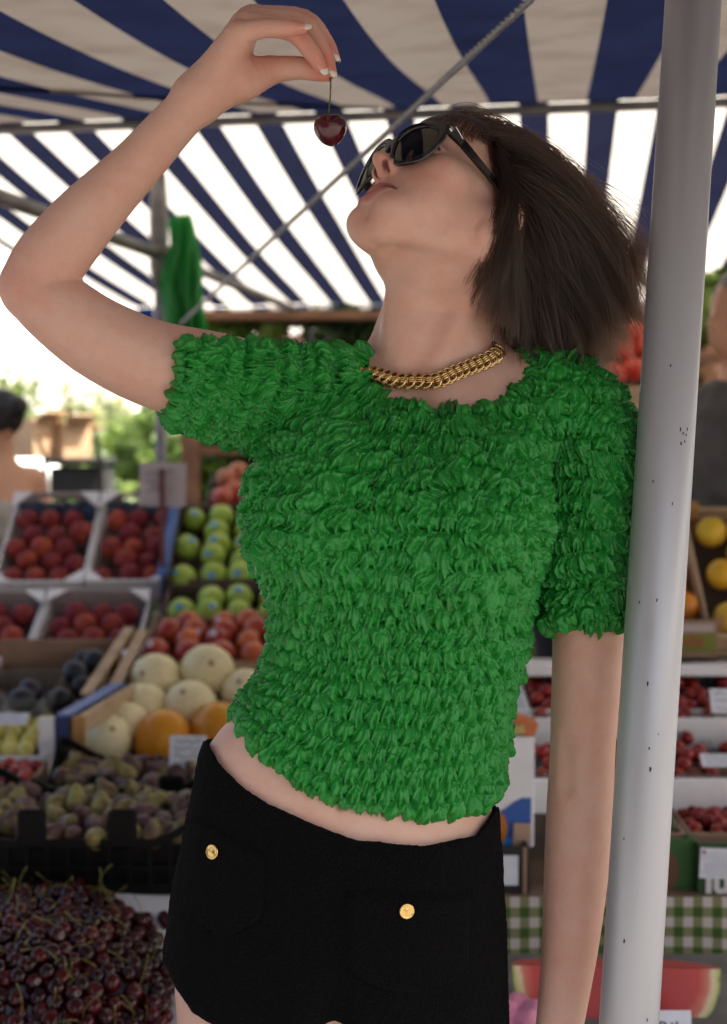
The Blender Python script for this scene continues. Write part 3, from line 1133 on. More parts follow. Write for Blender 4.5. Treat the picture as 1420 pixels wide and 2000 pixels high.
_hx = np.array([bx(v) for v in (380, 440, 470, 520, 600, 700, 830, 930, 990, 1060)])
_hy = np.array([by(v) for v in (1300, 1358, 1410, 1478, 1538, 1574, 1588, 1572, 1535, 1470)])
SLV_R = chain([(700, 784, -.008, .054), (600, 774, -.004, .0560), (520, 762, .004, .0590), (430, 737, .018, .0585), (330, 718, .032, .0520)])
SLV_R[-1] = (SLV_R[-1][0] + (SLV_R[-1][0] - SLV_R[-2][0]) * .25, .051)
SLV_L = chain([(1070, 790, -.012, .049), (1130, 824, -.014, .0495), (1146, 900, -.014, .0515), (1147, 1080, -.014, .0465), (1146, 1225, -.014, .0440), (1146, 1300, -.014, .0440)])
CUFF_A = B(428, 734, .018); CUFF_B = B(338, 721, .031)
cuff_dir = (CUFF_B - CUFF_A) / np.linalg.norm(CUFF_B - CUFF_A)
cuff_dir = cuff_dir + V3(-.04, -.10, 0); cuff_dir /= np.linalg.norm(cuff_dir)
NECK_C = B(872, 688, .045); NECK_R = V3(.0890, .0600, .105)


def g_parts(p):
    t = f_trunk(p) - .008
    for c, r in BUST:
        t = smin(t, s_ell(p, c, r) - .008, .05)
    return t, s_chain(p, SLV_R), s_chain(p, SLV_L)


def f_top(p):
    t, a, b = g_parts(p)
    # cut the sleeves square at the cuffs
    a = smax(a, (p - CUFF_B) @ cuff_dir, .006)
    b = smax(b, by(1222) + .02 * (p[:, 0] - bx(1150)) - p[:, 1], .006)
    # the hem sits round the trunk only
    zc = np.clip(p[:, 2], 0, .2); kz = (SUBJ - zc) / SUBJ
    h = np.interp(p[:, 0] / kz, _hx, _hy) * kz + np.where(p[:, 2] < 0, .010, 0) - .004
    t = smax(t, h - p[:, 1], .007)
    d = smin(smin(t, a, .028), b, .020)
    # scoop neck
    d = smax(d, -s_ell(p, NECK_C, NECK_R), .006)
    d = smax(d, p[:, 1] - by(690), .004)
    return d


TV, TQ = mesh_sdf(f_top, axis_steps([(-.235, .30, .0010)]), axis_steps([(-.33, .185, .0010)]), axis_steps([(-.15, -.02, .0026), (-.02, .165, .0012)]))
TN = mesh_normals(TV, TQ)


def cloth_param(p):
    """running lengths round (u) and along (v) the trunk or the sleeve a point belongs to"""
    t, a, b = g_parts(p)
    which = np.argmin(np.stack([t, a, b]), 0)
    cx = bx(np.interp(p[:, 1], [by(1600), by(1350), by(1000), by(700)], [700, 760, 785, 850]))
    ang = np.arctan2(p[:, 0] - cx, p[:, 2] + .02)
    u = ang * .125
    hem = np.interp(p[:, 0], _hx, _hy)
    k = np.clip((by(950) - p[:, 1]) / (by(950) - by(1560)), 0, 1) ** 1.3
    v = (hem - by(1588)) * k - p[:, 1] + 1.0
    # right sleeve
    ax = (SLV_R[-1][0] - SLV_R[1][0]); ax /= np.linalg.norm(ax)
    q = p - SLV_R[1][0]
    e1 = np.cross(ax, V3(0, 0, 1)); e1 /= np.linalg.norm(e1); e2 = np.cross(ax, e1)
    ur = np.arctan2(q @ e1, q @ e2) * .056 + 3.0; vr = q @ ax + 5
    ax = (SLV_L[-1][0] - SLV_L[1][0]); ax /= np.linalg.norm(ax)
    q = p - SLV_L[1][0]
    e1 = np.cross(ax, V3(0, 0, 1)); e1 /= np.linalg.norm(e1); e2 = np.cross(ax, e1)
    ul = np.arctan2(q @ e1, q @ e2) * .050 + 9.0; vl = q @ ax + 11
    return which, np.choose(which, [u, ur, ul]), np.choose(which, [v, vr, vl])


def puckers(p, N):
    """outward offset, downward sag and sideways crush of the gathered cloth"""
    which, u, v = cloth_param(p)
    wild = np.where(which == 0, np.clip((p[:, 1] - by(1380)) / (by(960) - by(1380)), .10, 1), .9)
    wp = np.stack([u * 20, v * 20, which * 7.3], 1)
    w1 = gnoise(wp, 3); w2 = gnoise(wp + 17.1, 4)
    wq = np.stack([u * 48, v * 48, which * 3.3], 1)
    w3 = gnoise(wq, 13); w4 = gnoise(wq + 9.0, 14)
    U = u / np.where(which == 0, .0172 - .0018 * wild, .0155) + w1 * (.25 + .45 * wild) + w3 * (.10 + .34 * wild)
    W = v / .0188 + w2 * (.12 + .16 * wild) + w4 * (.05 + .20 * wild)
    w5 = gnoise(np.stack([u * 95, v * 95, which * 1.3], 1) + 3.0, 15)
    H = np.full(len(p), -1.0); T = np.zeros(len(p)); X = np.zeros(len(p)); G = np.zeros(len(p)); J = np.zeros(len(p))
    row0 = np.floor(W).astype(np.int64)
    for dr in (-1, 0):
        r = row0 + dr
        xc = U - (r % 2) * .5
        c = np.floor(xc).astype(np.int64)
        j1 = hash3(c, r, which, 5); j2 = hash3(c, r, which, 6); j3 = hash3(c, r, which, 8); j4 = hash3(c, r, which, 9)
        x = xc - c - .5
        t = W - r + (j2 - .5) * (.16 + .22 * wild)
        xf = x - (j4 - .5) * .5                                   # where the gather sits
        fan = xf / (.34 + .66 * np.clip(t, 0, 1.3))
        a = fan * (1.75 + 1.1 * j1 + .5 * wild) + j3 * 7 + w3 * .30 + w5 * .32 * wild
        pl = (.5 + .5 * np.cos(2 * np.pi * a)) ** 1.7
        p2 = (.5 + .5 * np.cos(2 * np.pi * (a * 1.63 + j2 * 5 + w4 * .35))) ** 2.0
        tend = .98 + .24 * (1 - (2 * x) ** 2) + (pl - .36) * .19 + (p2 - .36) * .10 + (j1 - .5) * .16
        s = np.clip(t / tend, 0, 1.0)
        rise = np.sin(np.pi * np.clip(s, 0, 1) ** 1.30 * .86)
        e = np.clip((tend - t) / .24, 0, 1)
        fall = np.sqrt(np.clip(1 - (1 - e) ** 2, 0, 1))           # rounded lip
        bulge = .22 + .78 * np.cos(np.pi * x * .98)
        h = fall * (rise * bulge * (.62 + .62 * j3) + ((pl - .36) * .58 + (p2 - .36) * .28) * (.25 + .75 * s))
        h = np.where((t < 0) | (t > tend), -.60, h)
        m = h > H
        H = np.where(m, h, H); T = np.where(m, s, T); X = np.where(m, x, X); G = np.where(m, pl, G); J = np.where(m, j4, J)
    H = np.maximum(H, -.52)
    rdg = np.clip(1 - np.abs(gnoise(np.stack([u * 105 + w4 * .8, v * 80 + w3 * .8, which * 2.3], 1), 33)) * 2.6, 0, 1) ** 1.4
    out = H * .0080 + w3 * .0016 * wild + w1 * .0016 + (rdg - .3) * (.0018 + .0018 * wild)
    sag = np.clip(H, 0, 2) * .0036 * T
    side = X * .0030 * np.clip(H, 0, 2) + (J - .5) * .004 * H * wild
    return out, sag, side


PO, PS, PD = puckers(TV, TN)
down = np.array([0, -1.0, 0]) - TN * (TN @ np.array([0, -1.0, 0]))[:, None]
sidev = np.cross(np.array([0, 1.0, 0]), TN)
TV2 = TV + TN * (PO - np.where(cloth_param(TV)[0] > 0, -.0015, .0020))[:, None] + down * PS[:, None] + sidev * PD[:, None]


def satin():
    m = mat('green_satin', (.020, .275, .036), rough=.36)
    n = m.node_tree.nodes; l = m.node_tree.links
    b = n['Principled BSDF']
    b.inputs['Specular IOR Level'].default_value = .42
    b.inputs['Sheen Weight'].default_value = .08
    b.inputs['Sheen Roughness'].default_value = .4
    b.inputs['Sheen Tint'].default_value = (.4, 1, .45, 1)
    tc = n.new('ShaderNodeTexCoord')
    prev = None
    for scale, dist, power, hgt, seed in ((70, .6, 1.5, .0007, 0),):
        mp = n.new('ShaderNodeMapping'); mp.inputs['Location'].default_value = (seed, seed * 2, 0); mp.inputs['Scale'].default_value = (1.0, .8, 1.0)
        l.new(tc.outputs['Object'], mp.inputs[0])
        a = n.new('ShaderNodeTexNoise'); a.inputs['Scale'].default_value = scale; a.inputs['Detail'].default_value = 1.5; a.inputs['Distortion'].default_value = dist
        l.new(mp.outputs[0], a.inputs['Vector'])
        ab = n.new('ShaderNodeMath'); ab.operation = 'SUBTRACT'; ab.inputs[1].default_value = .5; l.new(a.outputs['Fac'], ab.inputs[0])
        ac = n.new('ShaderNodeMath'); ac.operation = 'ABSOLUTE'; l.new(ab.outputs[0], ac.inputs[0])
        mr = n.new('ShaderNodeMapRange'); mr.inputs[1].default_value = 0; mr.inputs[2].default_value = .16; mr.inputs[3].default_value = 1; mr.inputs[4].default_value = 0
        l.new(ac.outputs[0], mr.inputs[0])
        pw = n.new('ShaderNodeMath'); pw.operation = 'POWER'; pw.inputs[1].default_value = power; l.new(mr.outputs[0], pw.inputs[0])
        bp = n.new('ShaderNodeBump'); bp.inputs['Strength'].default_value = 1.0; bp.inputs['Distance'].default_value = hgt
        l.new(pw.outputs[0], bp.inputs['Height'])
        if prev is not None: l.new(prev.outputs[0], bp.inputs['Normal'])
        prev = bp
    l.new(prev.outputs[0], b.inputs['Normal'])
    return m


GREEN = satin()
top = link('puckered_top', npmesh('puckered_top', TV2, TQ), GREEN, person)
# ---------------------------------------------------------------- black shorts
SH = [(1380, 452, 988, .088), (1445, 396, 976, .094), (1500, 384, 972, .098), (1560, 372, 973, .102), (1690, 344, 983, .112),
      (1850, 319, 990, .121), (1950, 322, 994, .124), (2080, 332, 996, .124)]
_sy = np.array([by(r[0]) for r in SH])[::-1]; _sl = np.array([bx(r[1]) for r in SH])[::-1]
_sr = np.array([bx(r[2]) for r in SH])[::-1]; _sb = np.array([r[3] for r in SH])[::-1]
_wx = np.array([bx(v) for v in (360, 398, 430, 470, 530, 600, 700, 830, 930, 968, 1000)])
_wy = np.array([by(v) for v in (1395, 1446, 1500, 1543, 1582, 1614, 1650, 1662, 1640, 1588, 1540)])
_bx = np.array([bx(v) for v in (300, 322, 345, 374, 420, 520, 620, 652, 690, 800, 1000)])
_by = np.array([by(v) for v in (1850, 1880, 1930, 1975, 2003, 2030, 2008, 1994, 2010, 2035, 2045)])


def f_shorts(p):
    y = p[:, 1]
    xl = _sm(y, _sy, _sl); xr = _sm(y, _sy, _sr); b = _sm(y, _sy, _sb)
    a = (xr - xl) / 2; cx = (xr + xl) / 2; cz = np.interp(y, [by(1850), by(1450)], [-.008, .001])
    X = np.abs(p[:, 0] - cx); Z = np.abs(p[:, 2] - cz); e = 2.25
    g = ((X / a) ** e + (Z / b) ** e + 1e-9) ** (1 / e)
    dg = np.sqrt((X ** (e - 1) / a ** e) ** 2 + (Z ** (e - 1) / b ** e) ** 2 + 1e-9) * g ** (1 - e)
    d = np.clip((g - 1) / np.maximum(dg, .8 / np.maximum(a, b)), -.2, .4)
    # crease between the thighs
    d = smax(d, -s_ell(p, V3(bx(652), by(1990), b.mean() + .006), (.012, .075, .016)), .02)
    zc = np.clip(p[:, 2], 0, .2); kz = (SUBJ - zc) / SUBJ
    wy = np.interp(p[:, 0] / kz, _wx, _wy) * kz + .004 * (zc > 0) + np.where(p[:, 2] < 0, np.clip(-p[:, 2] * .25, 0, .02), 0)
    d = smax(d, y - wy, .004)
    return smax(d, np.interp(p[:, 0] / kz, _bx, _by) * kz - y, .004)


def boucle():
    m = mat('black_boucle', (.0060, .0056, .0062), rough=.95, spec=.06)
    n = m.node_tree.nodes; l = m.node_tree.links
    b = n['Principled BSDF']
    b.inputs['Sheen Weight'].default_value = .012
    b.inputs['Sheen Roughness'].default_value = .5
    tc = n.new('ShaderNodeTexCoord')
    v = n.new('ShaderNodeTexVoronoi'); v.inputs['Scale'].default_value = 620
    t = n.new('ShaderNodeTexNoise'); t.inputs['Scale'].default_value = 300; t.inputs['Detail'].default_value = 4
    l.new(tc.outputs['Object'], v.inputs['Vector']); l.new(tc.outputs['Object'], t.inputs['Vector'])
    ad = n.new('ShaderNodeMath'); ad.operation = 'ADD'
    l.new(v.outputs['Distance'], ad.inputs[0]); l.new(t.outputs['Fac'], ad.inputs[1])
    bp = n.new('ShaderNodeBump'); bp.inputs['Strength'].default_value = 1.0; bp.inputs['Distance'].default_value = .0026
    l.new(ad.outputs[0], bp.inputs['Height']); l.new(bp.outputs[0], b.inputs['Normal'])
    return m


BLACK = boucle()
SV, SQ = mesh_sdf(f_shorts, axis_steps([(-.245, .185, .0024)]), axis_steps([(-.57, -.20, .0024)]), axis_steps([(-.145, .135, .0026)]))
SN = mesh_normals(SV, SQ)
SV = SV + SN * (gnoise(SV * 420, 61) * .0007 + gnoise(SV * 190, 62) * .0006 + gnoise(SV * 22, 63) * .0016)[:, None]
shorts = link('shorts', npmesh('shorts', SV, SQ), BLACK, person)


def ray_front(fn, px, py, z0=.22, steps=70):
    """where the sight lines through pixels px, py first meet the surface fn"""
    px = np.asarray(px, float); py = np.asarray(py, float)
    z = np.full(px.shape, z0)
    for _ in range(steps):
        d = SUBJ - z
        z = z - fn(np.stack([(px - 710) / FPX * d, (1000 - py) / FPX * d, z], 1)) * .7
    d = SUBJ - z
    return np.stack([(px - 710) / FPX * d, (1000 - py) / FPX * d, z], 1)


def patch(name, corners, fn, thick, mat_, parent, n=26, rnd_=.0, sag=0.0):
    """a piece of cloth sewn on: a rounded quad laid on the surface fn"""
    c = [np.array(q, float) for q in corners]
    g = np.linspace(0, 1, n)
    S, T = np.meshgrid(g, g, indexing='ij')
    s = S.ravel(); t = T.ravel()
    # pull the two lower corners in to round them
    dx = s - .5; dy = np.clip(t - (1 - rnd_), 0, 1) / max(rnd_, 1e-6) if rnd_ else t * 0
    s2 = .5 + dx * np.where(dy > 0, np.sqrt(np.clip(1 - .78 * dy ** 2, .05, 1)), 1)
    q = (c[0] * (1 - s2)[:, None] + c[1] * s2[:, None]) * (1 - t)[:, None] + (c[3] * (1 - s2)[:, None] + c[2] * s2[:, None]) * t[:, None]
    q[:, 1] += sag * (1 - (2 * s - 1) ** 2) * t
    P3 = ray_front(fn, q[:, 0], q[:, 1])
    N3 = sdf_grad(fn, P3)
    edge = np.minimum(np.minimum(s, 1 - s), np.minimum(t, 1 - t)) * n
    lift = thick * np.clip(edge / 1.4, 0, 1) ** .5 - .0008 * (edge < .5)
    V = P3 + N3 * lift[:, None]
    idx = np.arange(n * n).reshape(n, n)
    Q = np.stack([idx[:-1, :-1].ravel(), idx[:-1, 1:].ravel(), idx[1:, 1:].ravel(), idx[1:, :-1].ravel()], 1)
    return link(name, npmesh(name, V, Q), mat_, parent)


patch('pocket', [(372, 1588), (517, 1670), (515, 1822), (350, 1786)], f_shorts, .0055, BLACK, shorts, rnd_=.35, sag=26)
patch('pocket', [(676, 1740), (918, 1748), (916, 1925), (672, 1925)], f_shorts, .0055, BLACK, shorts, rnd_=.3, sag=14)
GOLD = mat('gold', (.80, .53, .20), rough=.20, metal=1.0, bump=(260, .10, .001))
GOLDN = mat('antique_gold', (.80, .57, .27), rough=.22, metal=1.0, noise=(220, .35, 3))


def frame_at(p, nrm, upv=V3(0, 1, 0)):
    nrm = nrm / np.linalg.norm(nrm)
    x = np.cross(upv, nrm); x /= np.linalg.norm(x)
    y = np.cross(nrm, x)
    return Matrix(((x[0], y[0], nrm[0], p[0]), (x[1], y[1], nrm[1], p[1]), (x[2], y[2], nrm[2], p[2]), (0, 0, 0, 1)))


def button(px, py):
    p = ray_front(f_shorts, [px], [py])
    nr = sdf_grad(f_shorts, p)[0]
    m = MB()
    prof = [(.0070, -.001), (.0073, .0012), (.0071, .0022), (.0063, .0026), (.0058, .0021), (.0034, .0028), (.0002, .0031)]
    m.lathe(prof, 40)
    b = m.build('button', GOLD, shorts)
    b.scale = (1, 1, 1); b.matrix_local = frame_at(p[0] + nr * .0062, nr)
    k = MB()          # the raised device on its face: a prancing animal in relief
    k.tube([(-.0035, -.0002, .0030), (-.0008, .0008, .0036), (.0020, .0006, .0034), (.0036, .0026, .0028)], [.0008, .0012, .0011, .0006], 8)
    k.tube([(-.0030, -.0004, .0030), (-.0040, -.0030, .0026)], .0005, 6)
    k.tube([(-.0014, 0, .0032), (-.0016, -.0034, .0027)], .0005, 6)
    k.tube([(.0012, 0, .0032), (.0020, -.0032, .0027)], .0005, 6)
    k.tube([(.0022, .0004, .0032), (.0044, -.0010, .0026)], .0005, 6)
    k.tube([(-.0036, .0002, .0030), (-.0050, .0022, .0026), (-.0042, .0038, .0026)], .0005, 6)
    e = k.build('emblem', GOLD, shorts); e.matrix_local = b.matrix_local @ Matrix.Translation((0, 0, .0006)) @ Matrix.Scale(1.05, 4)
    return b


button(424, 1663); button(791, 1776)

# ---------------------------------------------------------------- finger nails
NAILP = mat('nail_pink', srgb(232, 176, 164), rough=.22, spec=.6)
NAILW = mat('nail_white', srgb(236, 226, 214), rough=.25, spec=.6)


def nail(tip, prev, nrm, Lp, w, over):
    """a curved plate over the end of a finger, with a white free edge; over = how far the edge outruns the tip"""
    tip = np.array(tip, float); prev = np.array(prev, float)
    ax = tip - prev; ax /= np.linalg.norm(ax)
    nrm = nrm - ax * (nrm @ ax); nrm /= np.linalg.norm(nrm)
    sd = np.cross(ax, nrm)
    for nm, a0, a1, mt in (('fingernail', -Lp, .0025, NAILP), ('nail_tip', .0023, over, NAILW)):
        vs = []; fs = []; na, nb = 9, 9
        for layer in (0, 1):
            for i in range(na):
                t = a0 + (a1 - a0) * i / (na - 1)
                ww = w * (1 if t < .002 else math.sqrt(max(.03, 1 - ((t - .002) / (over - .0018)) ** 2 * .96)))
                if nm == 'fingernail': ww *= math.sqrt(max(.1, min(1, (t - a0) / (.22 * Lp) + .25)))
                for j in range(nb):
                    q = (j / (nb - 1) - .5) * 2
                    ph = q * 1.0
                    off = sd * (math.sin(ph) * ww / math.sin(1.0)) + nrm * ((math.cos(ph) - 1) * w * .95 + w * 1.00 - .0005 - layer * .0006 - max(0, t) * .10 - (t + Lp) * .04)
                    vs.append(tip + ax * t + off)
        nn = na * nb
        for L in (0, 1):
            for i in range(na - 1):
                for j in range(nb - 1):
                    f = [L * nn + i * nb + j, L * nn + i * nb + j + 1, L * nn + (i + 1) * nb + j + 1, L * nn + (i + 1) * nb + j]
                    fs.append(f if L == 0 else f[::-1])
        rim = [i * nb for i in range(na)] + [(na - 1) * nb + j for j in range(1, nb)] + [i * nb + nb - 1 for i in range(na - 2, -1, -1)] + [j for j in range(nb - 2, 0, -1)]
        for a, b in zip(rim, rim[1:] + rim[:1]):
            fs.append([a, b, b + nn, a + nn])
        MB().add(vs, fs, True).build(nm, mt, person)


def fdir(c): return c[-1][0], c[-2][0]


nail(*fdir(R_PINKY), V3(.10, .75, .75), .0090, .0056, .0090)
nail(*fdir(R_RING), V3(.55, .35, .75), .0090, .0060, .0080)
nail(*fdir(R_MID), V3(.75, .30, .60), .0090, .0060, .0080)
nail(*fdir(R_IDX), V3(.80, .45, .45), .0090, .0060, .0085)
nail(*fdir(R_THUMB), V3(.15, -.85, .1), .0085, .0064, .0050)

# ---------------------------------------------------------------- the cherry
CH = B(645, 253, .064)
cherry = empty('cherry')
cherry.matrix_world = BODY @ Matrix.Translation(CH)
tag(cherry, 'single dark red cherry dangling by its stem from raised fingertips', 'cherry')


def cherry_mesh(name, r=.0155, n=28, k=20):
    vs = []; fs = []
    for i in range(k + 1):
        a = math.pi * i / k
        for j in range(n):
            b = 2 * math.pi * j / n
            rr = r * (1 + .05 * math.sin(a) ** 2 * math.cos(2 * b))
            z = rr * math.cos(a) * 1.02 - .0052 * math.exp(-(a / .36) ** 2) * r / .0155 - .0004 * math.exp(-((a - math.pi) / .2) ** 2)
            x = rr * math.sin(a) * (1 + .17 * math.cos(a)) * .98
            vs.append((x * math.cos(b), x * math.sin(b), z))
    for i in range(k):
        for j in range(n):
            fs.append((i * n + j, (i + 1) * n + j, (i + 1) * n + (j + 1) % n, i * n + (j + 1) % n))
    me = bpy.data.meshes.new(name)
    me.from_pydata(vs, [], fs)
    me.polygons.foreach_set('use_smooth', [True] * len(fs))
    return me


CHERRY = mat('cherry_skin', (.085, .004, .010), rough=.16, spec=.55, noise=(60, .5, 4, (.045, .002, .006)), Coat_Weight=.3)
STEM = mat('cherry_stem', (.10, .13, .025), rough=.6, noise=(120, .4))
fr = link('fruit', cherry_mesh('cherry_fruit'), CHERRY, cherry)
fr.rotation_euler = (-math.pi / 2 + .10, .0, .05)
q0 = V3(0, .010, 0)
st = MB().tube([q0, B(642, 225, .064) - CH, B(645, 190, .065) - CH, B(646, 163, .066) - CH, B(643, 140, .066) - CH], [.0012, .0008, .00075, .0008, .0010], 8)
st.build('stem', STEM, cherry)

# ---------------------------------------------------------------- necklace
necklace = empty('necklace')
necklace.matrix_world = BODY
tag(necklace, 'chunky gold chain necklace round the neck of the woman in green', 'necklace')


def f_nk(p):
    d = smin(f_trunk(p), f_neck(p), .024)
    t_ = np.clip((p[:, 2] - .002) / .018, 0, 1)
    return d * t_ + f_neck(p) * (1 - t_)


def nk_loop(n=400):
    th = np.linspace(0, 2 * np.pi, n, endpoint=False)
    c = np.array([bx(855), 0, -.018])
    r = np.full(n, .13)
    for _ in range(60):
        x = c[0] + r * np.sin(th); z = c[2] + r * np.cos(th)
        pxx = x / SUBJ * FPX + 710
        ypx = 688 + np.where(z > 0, z / .055 * 62, z / .055 * 34) - (pxx - 850) * np.where(pxx > 850, .135, .05)
        y = (1000 - ypx) / FPX * (SUBJ - z)
        p = np.stack([x, y, z], 1)
        r = r - f_nk(p) * .7
    return p


NL = nk_loop()
for _ in range(14): NL = (np.roll(NL, 1, 0) + NL * 2 + np.roll(NL, -1, 0)) / 4
NLn = sdf_grad(f_nk, NL)
NL = NL + NLn * .0042
seg = np.linalg.norm(np.roll(NL, -1, 0) - NL, axis=1)
cum = np.concatenate([[0], np.cumsum(seg)])
NLINK = int(round(cum[-1] / .0084))


def torus(m, c, ax, ay, ra, rb, rw, n=22, k=8):
    """oval ring: half lengths ra along ax and rb along ay"""
    pts = [c + ax * (ra * math.cos(2 * math.pi * i / n)) + ay * (rb * math.sin(2 * math.pi * i / n)) for i in range(n)]
    nz = ax.cross(ay)
    vs = []; fs = []
    for i in range(n):
        t = (pts[(i + 1) % n] - pts[i - 1]).normalized()
        o = t.cross(nz)
        for j in range(k):
            q = 2 * math.pi * j / k
            vs.append(pts[i] + o * (rw * math.cos(q)) + nz * (rw * math.sin(q)))
    for i in range(n):
        for j in range(k):
            fs.append((i * k + j, ((i + 1) % n) * k + j, ((i + 1) % n) * k + (j + 1) % k, i * k + (j + 1) % k))
    m.add(vs, fs, True)


lm = MB()
Xv, Yv, Zv = Vector((1, 0, 0)), Vector((0, 1, 0)), Vector((0, 0, 1))
for o in (-.00105, .00105):
    axx = (Xv * math.cos(.45) + Zv * math.sin(.45)).normalized()
    torus(lm, Vector((o * .6, 0, o * 1.5 + .0006)), axx, Yv, .0060, .0076, .00125)
link_me = lm.mesh('link'); link_me.materials.append(GOLDN)
cm = MB()
for o in (-.0022, 0, .0022):
    torus(cm, Vector((0, o, .0020)), Xv, Zv, .0036, .0024, .00100, 16, 8)
conn_me = cm.mesh('coil'); conn_me.materials.append(GOLDN)
for i in range(NLINK):
    for nm, me_, sh in (('link', link_me, 0.0), ('coil', conn_me, .5)):
        s_ = cum[-1] * (i + sh) / NLINK
        k = min(int(np.searchsorted(cum, s_)) - 1, len(NL) - 1); k = max(k, 0)
        t = NL[(k + 3) % len(NL)] - NL[k - 3]
        t /= np.linalg.norm(t)
        nr = NLn[k] - t * (NLn[k] @ t); nr /= np.linalg.norm(nr)
        yv = np.cross(nr, t)
        f = (s_ - cum[k]) / seg[k]
        p = NL[k] * (1 - f) + NL[(k + 1) % len(NL)] * f
        o = link(nm, me_, None, necklace)
        o.matrix_local = Matrix(((t[0], yv[0], nr[0], p[0]), (t[1], yv[1], nr[1], p[1]), (t[2], yv[2], nr[2], p[2]), (0, 0, 0, 1)))

# ---------------------------------------------------------------- sunglasses (in the head frame)
HM = Matrix(((HR[0, 0], HR[0, 1], HR[0, 2], HN[0]), (HR[1, 0], HR[1, 1], HR[1, 2], HN[1]), (HR[2, 0], HR[2, 1], HR[2, 2], HN[2]), (0, 0, 0, 1)))
glasses = empty('sunglasses')
glasses.matrix_world = BODY @ HM @ Matrix.Translation((0, -.0125, 0))
tag(glasses, 'black sunglasses with dark green lenses on the upturned face', 'sunglasses')
ACET = mat('black_acetate', (.006, .005, .005), rough=.12, spec=.6)
GF = .0110


def g2(l, u):
    """2d distance to the lens opening (l >= 0)"""
    x = (l - .0325) / 1.0; y = u + .0085
    # wide rounded trapezoid: flat top, round bottom
    w = .0248 + .10 * y
    a = np.sqrt((x / w) ** 2 * 1.0 + (y / np.where(y > 0, .0180, .0250)) ** 2 + 1e-12)
    e = (np.abs(x / w) ** 2.5 + np.abs(y / np.where(y > 0, .0180, .0250)) ** 2.5 + 1e-12) ** (1 / 2.5)
    return (e - 1) * .0185


def f_glass(p):
    l = np.abs(p[:, 0]); u = p[:, 1]
    f = p[:, 2] - (GF - 3.9 * l ** 2 + .27 * (u + .0085))
    hole = g2(l, u)
    brow = np.where(u + .0085 > 0, .0052, .0026)
    t = np.clip((u + .0085) / .010, -1, 1) * .5 + .5
    rim = hole - (.0028 + .0030 * t)
    bridge = np.maximum(np.abs(u - (.0005 - 18 * l ** 2)) - .0040, l - .0125)
    wing = np.maximum(np.abs(u - .0050) - .0058, np.abs(l - .0580) - .0062)
    d2 = smin(smin(rim, bridge, .003), wing, .004)
    d2 = smax(d2, -(hole + .0006), .001)
    return smax(d2, np.abs(f) - .0021, .0014)


GV, GQ = mesh_sdf(f_glass, axis_steps([(-.070, .070, .00085)]), axis_steps([(-.041, .024, .00085)]), axis_steps([(-.022, .026, .0007)]), margin=1.6)
link('front_frame', npmesh('front_frame', GV, GQ), ACET, glasses)
m = bpy.data.materials.new('lens_glass'); m.use_nodes = True
n = m.node_tree.nodes; l = m.node_tree.links; n.clear()
out = n.new('ShaderNodeOutputMaterial'); mx = n.new('ShaderNodeMixShader'); tr = n.new('ShaderNodeBsdfTransparent'); gl = n.new('ShaderNodeBsdfGlossy')
fz = n.new('ShaderNodeFresnel'); fz.inputs[0].default_value = 1.75
tr.inputs[0].default_value = (.055, .060, .035, 1); gl.inputs['Roughness'].default_value = .03; gl.inputs['Color'].default_value = (.75, .78, .66, 1)
l.new(fz.outputs[0], mx.inputs[0]); l.new(tr.outputs[0], mx.inputs[1]); l.new(gl.outputs[0], mx.inputs[2]); l.new(mx.outputs[0], out.inputs[0])
LENS = m
for sgn in (-1, 1):
    vs = [(sgn * .0325, -.0085, GF - 3.9 * .0325 ** 2 + .0008)]; fs = []; K = 8; Nn = 48
    for i in range(1, K + 1):
        for j in range(Nn):
            a = 2 * math.pi * j / Nn
            lo, hi = 0., .03
            for _ in range(22):
                r = (lo + hi) / 2
                if g2(np.array([.0325 + r * math.cos(a)]), np.array([-.0085 + r * math.sin(a)]))[0] < .0004: lo = r
                else: hi = r
            r = lo * i / K
            x = .0325 + r * math.cos(a)
            vs.append((sgn * x, -.0085 + r * math.sin(a), GF - 3.9 * x * x + .0008 * (1 - (i / K) ** 2) + .27 * r * math.sin(a)))
    for j in range(Nn): fs.append((0, 1 + j, 1 + (j + 1) % Nn))
    for i in range(K - 1):
        for j in range(Nn):
            fs.append((1 + i * Nn + j, 1 + (i + 1) * Nn + j, 1 + (i + 1) * Nn + (j + 1) % Nn, 1 + i * Nn + (j + 1) % Nn))
    if sgn < 0: fs = [f[::-1] for f in fs]
    MB().add(vs, fs, True).build('lens', LENS, glasses)
    # temple arm: hinge, bar over the ear, hooked end
    t = MB()
    pts = [Vector((sgn * .0640, .0055, -.0015)), Vector((sgn * .0680, .0055, -.020)), Vector((sgn * .0725, .0050, -.060)), Vector((sgn * .0745, .0040, -.092)), Vector((sgn * .0735, -.006, -.112)), Vector((sgn * .0705, -.026, -.126))]
    hs = [.0052, .0046, .0036, .0032, .0034, .0038]
    vs = []; fs = []
    for p, h in zip(pts, hs):
        for (a, b) in ((-1, -1), (1, -1), (1, 1), (-1, 1)):
            vs.append(p + Vector((a * .0018, b * h, 0)))
    for i in range(len(pts) - 1):
        for k in range(4): fs.append((i * 4 + k, i * 4 + (k + 1) % 4, (i + 1) * 4 + (k + 1) % 4, (i + 1) * 4 + k))
    fs += [(3, 2, 1, 0), tuple(len(vs) - 4 + k for k in range(4))]
    t.add(vs, fs).build('temple', ACET, glasses)
    h = MB()
    h.box((sgn * .0668, .0062, -.0030), (.0012, .0050, .0042), None, .0005)
    h.box((sgn * .0695, .0088, -.0130), (.0010, .0010, .0190), Matrix.Rotation(sgn * .12, 3, 'Y'), .0003)
    h.build('hinge', mat('steel_pin', (.75, .75, .74), rough=.25, metal=1), glasses)
